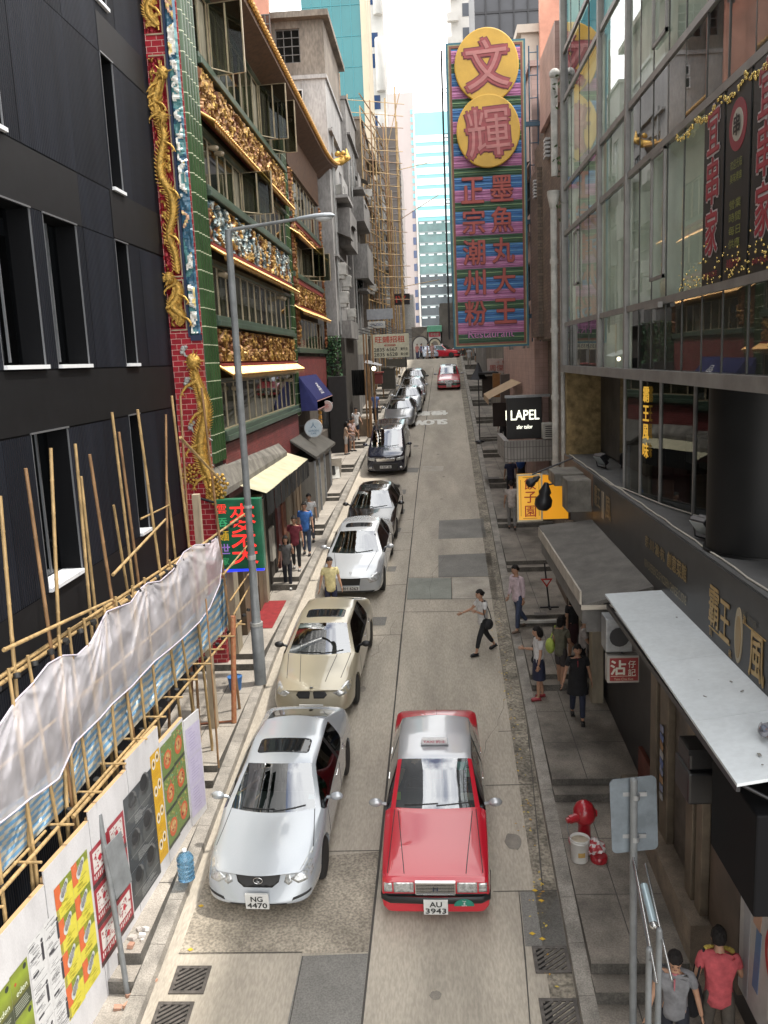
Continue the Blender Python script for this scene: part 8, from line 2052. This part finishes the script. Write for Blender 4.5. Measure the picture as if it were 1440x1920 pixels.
# ================================================================== people
SKINM = mat('skin', (.42, .24, .155), .5, attr=True, var=.08, vscale=12)
CLOTH = mat('cotton cloth', (.5, .5, .5), .85, attr=True, var=.28, vscale=11, bump=.9, bscale=13)
LEATH = mat('shoe leather', (.5, .5, .5), .45, attr=True)
HAIRM = mat('dark hair', (.012, .0095, .009), .6, var=.5, vscale=60, stretch=(1, 1, .3), bump=1.0, bscale=70, spec=.3)
SK = (.42, .235, .15)
def skinned(chains, sub=1):
    """chains: lists of (point, radius_x, radius_y) sharing points; grown into one surface by the Skin modifier"""
    V, E, Rr, ix = [], [], [], {}
    for ch in chains:
        prev = None
        for p, rx, ry in ch:
            k_ = tuple(round(c, 4) for c in p)
            if k_ not in ix: ix[k_] = len(V); V.append(p); Rr.append((rx, ry))
            if prev is not None and prev != ix[k_]: E.append((prev, ix[k_]))
            prev = ix[k_]
    me = bpy.data.meshes.new('skeleton'); me.from_pydata(V, E, [])
    bm = bmesh.new(); bm.from_mesh(me); L = bm.verts.layers.skin.verify()
    for v, r_ in zip(bm.verts, Rr): v[L].radius = r_; v[L].use_root = v.index == 0
    bm.to_mesh(me); bm.free()
    return evaluated(me, [('SKIN', dict(use_smooth_shade=True)), ('SUBSURF', dict(levels=sub, render_levels=sub))])
def addme(mb, me, col):
    mb.add([v.co.copy() for v in me.vertices], [list(p.vertices) for p in me.polygons], True, col)
LOOK = {}
def person(label, pos, rz, H=1.68, shirt=(.5, .5, .5), pants=(.03, .03, .04), legs=((8, 8), (-8, 6)), arms=((5, 8, 12), (-5, 8, 12)), hair='short', female=False, bottom='trousers', sleeve='short', shoes=(.03, .03, .03), lean=4, head=(0, 0),
           near=True, group=None, seat=False, collar=None, back=None, w=1.0, skin=SK):
    t = thing('person', label, 'person', pos, R(rz), group=group); s = H / 1.75; Rv = Vector
    def v(x, y, z): return Vector((x * s, y * s, z * s))
    wd = (.92 if female else 1.0) * w
    pel = v(0, 0, .94); ln = R(lean); up = lambda z, y=0: pel + Vector((0, -math.sin(ln) * z * s + y * s, math.cos(ln) * z * s))
    waist, chest, neck0, neck1 = up(.14), up(.36), up(.50, .01), up(.575, -.005); hc = up(.69, -.03)
    HIP, KNEE, ANK, SH, EL, WR = [], [], [], [], [], []
    for sd, (th, kn) in zip((1, -1), legs):
        h = v(sd * .095 * wd, 0, .90); a, b = R(th), R(th - kn)
        k_ = h + v(sd * .0, -.43 * math.sin(a), -.43 * math.cos(a)); HIP.append(h); KNEE.append(k_); ANK.append(k_ + v(0, -.40 * math.sin(b), -.40 * math.cos(b)))
    dz = .075 * s - min(p.z for p in ANK)
    for sd, (sw, ab, el) in zip((1, -1), arms):
        h = up(.475) + v(sd * .185 * wd, .01, 0); a, b = R(sw), R(ab)
        e = h + v(sd * .28 * math.sin(b), -.28 * math.sin(a) * math.cos(b), -.28 * math.cos(a) * math.cos(b)); c = R(sw + el); inn = .25 if el > 50 else .35
        SH.append(h); EL.append(e); WR.append(e + v(sd * .25 * math.sin(b * inn if el > 40 else b) * (-1 if el > 75 else 1), -.25 * math.sin(c), -.25 * math.cos(c)))
    sh = Vector((0, 0, dz)) if not seat else Vector((0, 0, 0))
    allp = lambda L: [p + sh for p in L]
    HIP, KNEE, ANK, SH, EL, WR = map(allp, (HIP, KNEE, ANK, SH, EL, WR)); pel, waist, chest, neck0, neck1, hc = allp((pel, waist, chest, neck0, neck1, hc))
    q = lambda p, rx, ry=None: (tuple(p), rx * s, (ry or rx) * s)
    ch = [[q(pel, .145 * wd, .105), q(waist, .125 * wd, .095), q(chest, .15 * wd, .105), q(neck0, .075, .07), q(neck1, .052), q(hc - (hc - neck1) * .3, .055)]]
    for i, sd in enumerate((1, -1)):
        ch.append([q(pel, .145 * wd, .105), q(HIP[i], .088), q(KNEE[i], .058), q(KNEE[i].lerp(ANK[i], .35), .055), q(ANK[i], .036), q(ANK[i] + v(0, -.13, -.045), .03)])
        ch.append([q(chest, .15 * wd, .105), q(SH[i], .055), q(SH[i].lerp(EL[i], .5), .045), q(EL[i], .037), q(EL[i].lerp(WR[i], .35), .036), q(WR[i], .025)])
    b = MB(); b.col = skin; addme(b, skinned(ch), skin)
    # head with nose, ears, jaw; turned on the neck
    Mh = Matrix.Translation(hc) @ Euler((R(head[1]), 0, R(head[0]))).to_matrix().to_4x4()
    n, m = 16, 12; P = []
    for i in range(1, m):
        a = -math.pi / 2 + math.pi * i / m
        for j in range(n):
            o = 2 * math.pi * j / n; x, y, z = math.cos(a) * math.sin(o), -math.cos(a) * math.cos(o), math.sin(a)
            jaw = 1 - .26 * max(0, -z) ** 1.2; fr = max(0, -y)
            nose = .20 * math.exp(-((x / .16) ** 2 + ((z + .12) / .22) ** 2)) * (y < 0); brow = .04 * math.exp(-((z - .2) / .12) ** 2) * fr - .05 * math.exp(-(((abs(x) - .36) / .16) ** 2 + ((z - .04) / .12) ** 2)) * fr
            P.append(Mh @ v(x * .077 * jaw, (y * (1 - .0 * fr) - nose - brow) * .097 * (1 - .10 * max(0, -z)), z * .122))
    b.add(P + [Mh @ v(0, 0, -.12), Mh @ v(0, 0, .122)], [(i * n + j, i * n + (j + 1) % n, (i + 1) * n + (j + 1) % n, (i + 1) * n + j) for i in range(m - 2) for j in range(n)] + [((m - 1) * n, (j + 1) % n, j) for j in range(n)] + [((m - 1) * n + 1, (m - 2) * n + j, (m - 2) * n + (j + 1) % n) for j in range(n)], True)
    for sd in (1, -1): b.ball((0, 0, 0), (.012 * s, .024 * s, .034 * s), 8, None, Mh @ Matrix.Translation(v(sd * .078, .012, -.01)))
    # hands: palm, four fingers, thumb
    for i, sd in enumerate((1, -1)):
        d = (WR[i] - EL[i]).normalized(); sx = Vector((sd, 0, 0)); nrm = d.cross(sx); nrm = nrm.normalized() if nrm.length > .1 else Vector((0, 1, 0)); lat = nrm.cross(d).normalized()
        Mp = Matrix((nrm, lat, d)).transposed().to_4x4(); Mp.translation = WR[i] + d * .04 * s
        b.ball((0, 0, 0), (.036 * s, .017 * s, .05 * s), 8, None, Mp)
        for k_ in range(4):
            o = (k_ - 1.5) * .018 * s; L = (.062, .074, .07, .055)[k_] * s; c = sd * .0
            b.path([Mp @ Vector((o, 0, .035 * s)), Mp @ Vector((o * 1.1, -.008 * s * sd, .035 * s + L * .55)), Mp @ Vector((o * 1.1, -.03 * s * sd, .035 * s + L * .95))], [.0095 * s, .0085 * s, .006 * s], 6)
        b.path([Mp @ v(-.028, 0, -.01), Mp @ v(-.055, -.012 * sd, .02), Mp @ v(-.058, -.025 * sd, .05)], [.012 * s, .011 * s, .007 * s], 6)
    body = b.build('body', SKINM, t)
    # hair
    hm = MB(); n, m = 16, 10; P = []
    for i in range(m + 1):
        a = math.pi / 2 - (math.pi * .60) * i / m
        for j in range(n):
            o = 2 * math.pi * j / n; x, y, z = math.cos(a) * math.sin(o), -math.cos(a) * math.cos(o), math.sin(a)
            fz = .44 + .10 * math.sin(x * 9 + pos[0] * 5)
            if y < -.25 and z < fz: z = fz + (z - fz) * .12; y = max(y, -.84)
            elif abs(x) > .7 and z < .05: z = .05 + (z - .05) * .3
            k_ = 1.13 + .13 * noise.noise(Vector((x * 4, y * 4, z * 4 + pos[0])))
            P.append(Mh @ v(x * .083 * k_, (y * .104 + .004) * k_, z * .128 * k_ + .004))
    hm.add(P, [(i * n + j, (i + 1) * n + j, (i + 1) * n + (j + 1) % n, i * n + (j + 1) % n) for i in range(m) for j in range(n)], True)
    if hair in ('long', 'bob'):
        L = -.30 if hair == 'long' else -.13
        hm.path([Mh @ v(0, .05, .05), Mh @ v(0, .075, -.06), Mh @ v(0, .085, L * .7), Mh @ v(0, .075, L)], [.09 * s, .088 * s, .08 * s, .045 * s], 12)
        for sd in (1, -1): hm.path([Mh @ v(sd * .06, .0, .06), Mh @ v(sd * .083, .01, -.03), Mh @ v(sd * .075, .03, L * .75)], [.03 * s, .032 * s, .014 * s], 8)
    if hair == 'bun': hm.ball((0, 0, 0), .045 * s, 10, None, Mh @ Matrix.Translation(v(0, .105, .03)))
    hm.build('hair', HAIRM, t)
    if near:
        f = MB()
        for sd in (1, -1):
            f.ball((0, 0, 0), (.010 * s, .005 * s, .0045 * s), 8, (.03, .022, .018), Mh @ Matrix.Translation(v(sd * .030, -.089, .004))); f.tube(Mh @ v(sd * .016, -.098, .026), Mh @ v(sd * .046, -.088, .026), .0025 * s, .002 * s, 5, col=(.06, .04, .03))
        f.ball((0, 0, 0), (.022 * s, .008 * s, .006 * s), 8, (.30, .13, .10), Mh @ Matrix.Translation(v(0, -.088, -.062)))
        f.build('face_features', MATTE, t)
    # shirt
    g = .013
    ch = [[q(pel + v(0, 0, -.19), .176 * wd + g, .138 + g), q(pel, .168 * wd + g, .128 + g), q(waist, .132 * wd + g, .105 + g), q(chest, .155 * wd + g, .115 + g), q(neck0 - (neck0 - chest) * .22, .12, .10), q(neck0 + (neck1 - neck0) * .25, .072, .072)]]
    for i in (0, 1):
        c_ = [q(chest, .155 * wd + g, .115 + g), q(SH[i], .062 + g), q(SH[i].lerp(EL[i], .62), .060)]
        if sleeve == 'long': c_ += [q(EL[i], .052), q(EL[i].lerp(WR[i], .85), .042)]
        if sleeve == 'none': c_ = c_[:2]
        ch.append(c_)
    b = MB(); addme(b, skinned(ch), shirt)
    if collar:
        b.lathe([(.068 * s, -.02 * s), (.062 * s, .035 * s), (.07 * s, .02 * s), (.078 * s, -.03 * s)], 14, Matrix.Translation(neck0 + v(0, -.005, .0)) @ Euler((R(10), 0, 0)).to_matrix().to_4x4(), collar)
        p0, p1 = neck0 + v(0, -.10, -.03), chest + v(0, -.135, -.02); b.path([p0, p0.lerp(p1, .5) + v(0, -.012, 0), p1], [.012 * s, .011 * s, .008 * s], 6, col=collar)
    b.build('shirt', CLOTH, t)
    # trousers, shorts, skirt
    b = MB()
    if bottom == 'skirt':
        kz = (KNEE[0].z + KNEE[1].z) / 2 - pel.z; b.lathe([(.145 * s, .06 * s), (.17 * s, -.08 * s), (.185 * s, kz * .55), (.19 * s, kz + .02)], 18, Matrix.Translation(pel) @ Matrix.Diagonal((1.0, .82, 1, 1)), pants)
    else:
        ch = [[q(pel + v(0, 0, .14), .130 * wd, .10), q(pel, .158 * wd, .118)]]
        for i in (0, 1):
            c_ = [q(pel, .158 * wd, .118), q(HIP[i], .102), q(HIP[i].lerp(KNEE[i], .55), .086)]
            c_ += [q(HIP[i].lerp(KNEE[i], .9), .085)] if bottom == 'shorts' else [q(KNEE[i], .072), q(KNEE[i].lerp(ANK[i], .5), .064), q(KNEE[i].lerp(ANK[i], .78 if bottom == 'cropped' else .93), .055)]
            ch.append(c_)
        addme(b, skinned(ch), pants)
    b.build('skirt' if bottom == 'skirt' else 'trousers', CLOTH, t)
    for i in (0, 1):
        pit = -math.atan2(ANK[i].z - KNEE[i].z, ANK[i].y - KNEE[i].y) - math.pi / 2; tilt = max(-.6, min(.6, (KNEE[i].y - ANK[i].y) * 1.2)) if ANK[i].z - .075 * s < .05 else .7
        Ms = Matrix.Translation(ANK[i] + v(0, -.055, -.035)) @ Euler((tilt * .5 if ANK[i].z > .12 * s else 0, 0, 0)).to_matrix().to_4x4(); b = MB()
        b.ball((0, 0, 0), (.047 * s, .13 * s, .042 * s), 12, shoes, Ms); b.box(-.042 * s, .042 * s, -.12 * s, .12 * s, -.042 * s, -.026 * s, Ms, tuple(c * .5 for c in shoes)); b.build('shoe', LEATH, t)
    LOOK[label] = (t, dict(SH=SH, EL=EL, WR=WR, pel=pel, chest=chest, neck=neck0, s=s))
    return t
def foot(px, py, side=None):
    if side is None: p = atG(px, py); p.z = G(p.y); return p
    p = atG(px, py, .25)
    for _ in range(6): p = atG(px, py, (padL if side < 0 else padR)(p.y) - G(p.y))
    p.z = (padL if side < 0 else padR)(p.y); return p
def under(px, py, H, side):
    p = atG(px, py, .25 + H)
    for _ in range(6): p = atG(px, py, (padL if side < 0 else padR)(p.y) - G(p.y) + H)
    p.z = (padL if side < 0 else padR)(p.y); return p
def world(label, key, i=None):
    t, d = LOOK[label]; M = Matrix.Translation(t.location) @ t.rotation_euler.to_matrix().to_4x4(); p = d[key] if i is None else d[key][i]; return M @ p, M
def shoulder_bag(label_p, label, side, col, drop=.62, size=(.10, .17, .19), name='shoulder_bag'):
    sh, M = world(label_p, 'SH', side); s = 1 if side == 0 else -1; M3 = M.to_3x3(); out = M3 @ Vector((s * .10, .03, 0))
    c = sh + out + Vector((0, 0, -drop)); b = MB(); Mb = Matrix.Translation(c) @ M3.to_4x4()
    b.ball((0, 0, 0), size, 12, col, Mb); b.path([sh + M3 @ Vector((-s * .03, -.07, .05)), sh + M3 @ Vector((-s * .02, 0, .085)), sh + M3 @ Vector((s * .06, -.08, -.2)), c + M3 @ Vector((0, -.08, size[2] * .8))], .013, 6, col=col); b.path([sh + M3 @ Vector((-s * .02, 0, .085)), sh + M3 @ Vector((s * .05, .09, -.2)), c + M3 @ Vector((0, .08, size[2] * .8))], .013, 6, col=col)
    tag(b.build(name, CLOTH), label, 'bag')
W8, NV, BK = (.62, .61, .60), (.018, .022, .05), (.014, .014, .016)
person('woman in white tee and cropped black trousers striding across the road', foot(907, 1224), -62, 1.68, W8, BK, ((24, 10), (-22, 14)), ((12, 8, 105), (32, 22, 35)), 'bun', True, 'cropped', shoes=BK, lean=5, head=(-8, 0))
shoulder_bag('woman in white tee and cropped black trousers striding across the road', 'small black bag hanging behind the woman crossing the road', 0, BK, .5, (.08, .13, .14))
person('man in pale pink shirt and jeans stepping down by the right kerb', foot(972, 1183, 1), -55, 1.76, (.60, .48, .52), (.045, .06, .11), ((12, 8), (-18, 20)), ((-6, 6, 14), (4, 6, 12)), sleeve='long', shoes=(.16, .11, .08), lean=4)
person('woman with bobbed hair in white top and navy skirt on the right pavement', foot(1011, 1310, 1), -80, 1.64, W8, NV, ((4, 2), (-6, 4)), ((5, 8, 10), (8, 10, 92)), 'bob', True, 'skirt', shoes=(.35, .05, .06), lean=1)
shoulder_bag('woman with bobbed hair in white top and navy skirt on the right pavement', 'black handbag on the shoulder of the woman in the navy skirt', 1, BK, .52, (.07, .13, .13), 'handbag')
person('man in black polo shirt and dark apron walking down the right pavement', foot(1083, 1350, 1), -6, 1.68, BK, (.025, .032, .06), ((16, 8), (-12, 16)), ((-10, 12, 12), (10, 14, 14)), collar=(.3, .03, .04), lean=5, head=(12, 0))
b = MB(); p, M = world('man in black polo shirt and dark apron walking down the right pavement', 'pel'); b.lathe([(.17, .2), (.185, 0), (.215, -.30), (.22, -.34)], 16, M @ Matrix.Translation((0, 0, .93)) @ Matrix.Diagonal((1, .78, 1, 1)), BK); b.build('apron', CLOTH, LOOK['man in black polo shirt and dark apron walking down the right pavement'][0]).matrix_parent_inverse = LOOK['man in black polo shirt and dark apron walking down the right pavement'][0].matrix_basis.inverted()
pp = 'woman in olive patterned shirt and shorts by the pillars'
person(pp, foot(1052, 1272, 1), 135, 1.66, (.16, .155, .11), (.07, .06, .06), ((5, 3), (-5, 5)), ((5, 8, 20), (10, 10, 40)), 'bob', True, 'shorts', shoes=(.03, .025, .02), lean=2)
b = MB(); p, M = world(pp, 'SH', 0); c = p + M.to_3x3() @ Vector((.12, .02, -.42)); b.ball((0, 0, 0), (.11, .16, .18), 12, (.42, .52, .10), Matrix.Translation(c)); b.path([p + Vector((0, 0, .07)), c + Vector((0, 0, .15))], .015, 6, col=(.42, .52, .10)); tag(b.build('shoulder_bag', CLOTH), 'lime green shoulder bag of the woman in the olive shirt', 'bag')
person('woman with long dark hair in black top under the grey canopy', foot(1076, 1240, 1) , 25, 1.66, BK, (.05, .02, .025), ((3, 2), (-3, 3)), ((5, 8, 12), (5, 8, 12)), 'long', True, 'skirt', shoes=BK, lean=0)
person('man in white tee with a dark strap seen from behind under the grey canopy', foot(1094, 1292, 1), 75, 1.70, (.52, .48, .46), (.04, .04, .05), ((3, 2), (-3, 3)), ((5, 8, 15), (30, 8, 70)), shoes=BK, lean=2)
b = MB(); p, M = world('man in white tee with a dark strap seen from behind under the grey canopy', 'SH', 0); p2, _ = world('man in white tee with a dark strap seen from behind under the grey canopy', 'pel'); M3 = M.to_3x3(); b.path([p2 + M3 @ Vector((-.16, .12, .05)), p + M3 @ Vector((-.05, .12, -.15)), p + M3 @ Vector((-.04, .0, .10)), p + M3 @ Vector((-.1, -.13, -.15)), p2 + M3 @ Vector((-.17, -.02, .02))], .018, 6, col=BK); b.ball(p2 + M3 @ Vector((-.22, .03, .0)), (.09, .13, .12), 10, BK); tag(b.build('shoulder_bag', CLOTH), 'dark strap bag worn across by the man in the white tee', 'bag')
gq = 'man in grey polo shirt with pink placket looking down at the bottom right'
person(gq, under(1267, 1772, 1.70, 1), -18, 1.70, (.20, .20, .21), (.018, .02, .03), ((14, 8), (-10, 14)), ((-6, 14, 12), (6, 12, 16)), collar=(.42, .13, .15), lean=6, head=(6, 22), shoes=BK)
kq = 'man in coral pink polo seen from behind at the bottom right corner'
person(kq, under(1351, 1748, 1.74, 1), 172, 1.74, (.56, .10, .115), (.10, .085, .07), ((12, 8), (-14, 16)), ((-8, 14, 20), (12, 14, 40)), collar=(.50, .05, .06), lean=5, shoes=BK, head=(-10, 0), w=1.06)
shoulder_bag(kq, 'large black bag slung on the shoulder of the man in coral pink', 0, BK, .56, (.12, .16, .25))
b = MB(); p, M = world(kq, 'neck'); M3 = M.to_3x3()
for i in range(10): a_ = -1.2 + i * .26; b.ball(p + M3 @ Vector((math.sin(a_) * .16, -math.cos(a_) * .12, -.02 + .05 * abs(math.sin(a_)))), .035, 7, (.50, .38, .08))
tag(b.build('scarf', CLOTH), 'mustard yellow scarf round the neck of the man in coral pink', 'scarf')
person('man in pale shirt and grey trousers walking away beside the yellow sign', foot(960, 981, 1), 178, 1.72, (.46, .40, .37), (.22, .21, .20), ((10, 6), (-8, 8)), ((6, 8, 12), (-8, 8, 14)), shoes=(.05, .04, .035), near=False)
person('person in navy top ahead of the man in the pale shirt', foot(958, 935, 1), 176, 1.66, (.03, .035, .08), (.03, .03, .035), hair='short', near=False)
person('person carrying a bright blue backpack by the right shops', foot(978, 925, 1), 160, 1.68, (.03, .03, .035), (.02, .02, .025), near=False, lean=12)
b = MB(); p, M = world('person carrying a bright blue backpack by the right shops', 'chest'); b.ball(p + M.to_3x3() @ Vector((0, .2, 0)), (.17, .13, .22), 12, (.02, .07, .26)); tag(b.build('backpack', CLOTH), 'bright blue backpack on the person by the right shops', 'backpack')
person('person dressed all in black standing by the tiled balcony', foot(944, 838, 1), 0, 1.72, BK, BK, ((3, 2), (-3, 2)), near=False, skin=(.2, .11, .08))
# left pavement
person('woman with long hair in grey top with one hand raised on the left pavement', foot(541, 1103, -1), 6, 1.64, (.10, .10, .10), (.016, .018, .028), ((10, 6), (-8, 8)), ((28, 14, 130), (-4, 10, 10)), 'long', True, shoes=(.55, .54, .52), lean=2)
person('man in maroon shirt and black trousers behind the woman in grey', foot(557, 1068, -1), 4, 1.72, (.16, .022, .035), (.02, .02, .022), ((8, 6), (-10, 10)), shoes=(.35, .34, .33), lean=3)
person('man in bright blue tee and jeans on the left pavement', foot(576, 1040, -1), 2, 1.78, (.05, .16, .46), (.05, .07, .12), ((8, 6), (-8, 8)), lean=2)
person('youth in white tee partly hidden behind the man in bright blue', foot(584, 1015, -1), 0, 1.70, W8, (.1, .1, .12), lean=2)
p = atG(617, 1046, .15 + 1.72); p.z = G(p.y) + .14
person('man in pale yellow tee and navy shorts standing by the silver limousine', p, 14, 1.74, (.60, .52, .27), (.02, .024, .06), ((2, 1), (-2, 2)), ((4, 12, 8), (4, 14, 10)), bottom='shorts', shoes=BK, lean=0, head=(22, 0))
for i, (q, c, pc, hr_, f, lab) in enumerate((((650, 852), (.42, .30, .22), (.45, .42, .4), 'long', True, 'woman in tan top nearest in the queue on the left pavement'), ((655, 846), (.30, .12, .12), (.22, .10, .09), 'bob', True, 'woman in reddish dress in the middle of the queue on the left pavement'), ((661, 838), (.55, .42, .40), (.35, .3, .28), 'short', True, 'person in pale pink top in the queue on the left pavement'), ((669, 825), W8, (.03, .04, .07), 'short', False, 'man in white tee and dark shorts at the back of the queue'))):
    person(lab, foot(*q, -1), 100 - i * 25, 1.62 + .03 * i, c, pc, ((3, 2), (-4, 3)), ((8, 8, 30), (15, 8, 60)), hr_, f, 'skirt' if i == 1 else 'shorts', near=False, group='queue on the left pavement')
person('man in blue shirt and dark trousers walking away past the stall', foot(705, 791, -1), 175, 1.72, (.12, .17, .36), (.02, .022, .035), ((5, 4), (-5, 5)), near=False)
person('person in pale top and black skirt by the far end of the parked cars', foot(743, 697, -1), 180, 1.68, (.45, .46, .5), BK, near=False)
for q, Y, c, pc, lab in (((783, 676), 96, (.5, .2, .18), (.03, .03, .1), 'person in coral top at the far crossing'), ((790, 678), 95, (.05, .06, .22), BK, 'person in dark blue at the far crossing'), ((802, 678), 94, (.32, .36, .55), (.4, .3, .25), 'person in lavender shirt at the far crossing'), ((811, 678), 95, (.5, .3, .3), (.4, .25, .2), 'small person in pale red at the far crossing'),
                         ((880, 692), 74, (.45, .45, .46), (.30, .28, .25), 'person in light grey by the end of the right pavement'), ((894, 688), 77, W8, BK, 'person in white tee and black shorts by the end of the right pavement'), ((868, 668), 92, (.5, .22, .12), BK, 'person in orange top under the big sign at the far crossing')):
    p = atY(*q, Y); p.z = G(Y) + (.15 if Y < 82 else 0); person(lab, p, rnd.choice((0, 180, 90)), 1.68, c, pc, near=False, bottom='shorts' if 'shorts' in lab else 'trousers')
# taxi driver, seated behind the wheel
d = person('taxi driver in dark shirt seated behind the taxi windscreen', (0, 0, 0), 0, 1.68, (.035, .035, .04), BK, ((82, 80), (82, 80)), ((55, 12, 25), (58, 12, 22)), seat=True, lean=-8)
d.matrix_world = Matrix.Translation(taxi.location) @ taxi.rotation_euler.to_matrix().to_4x4() @ Matrix.Translation((-.36, 2.55, -.28))
bpy.data.scenes.remove(tmp_scene)
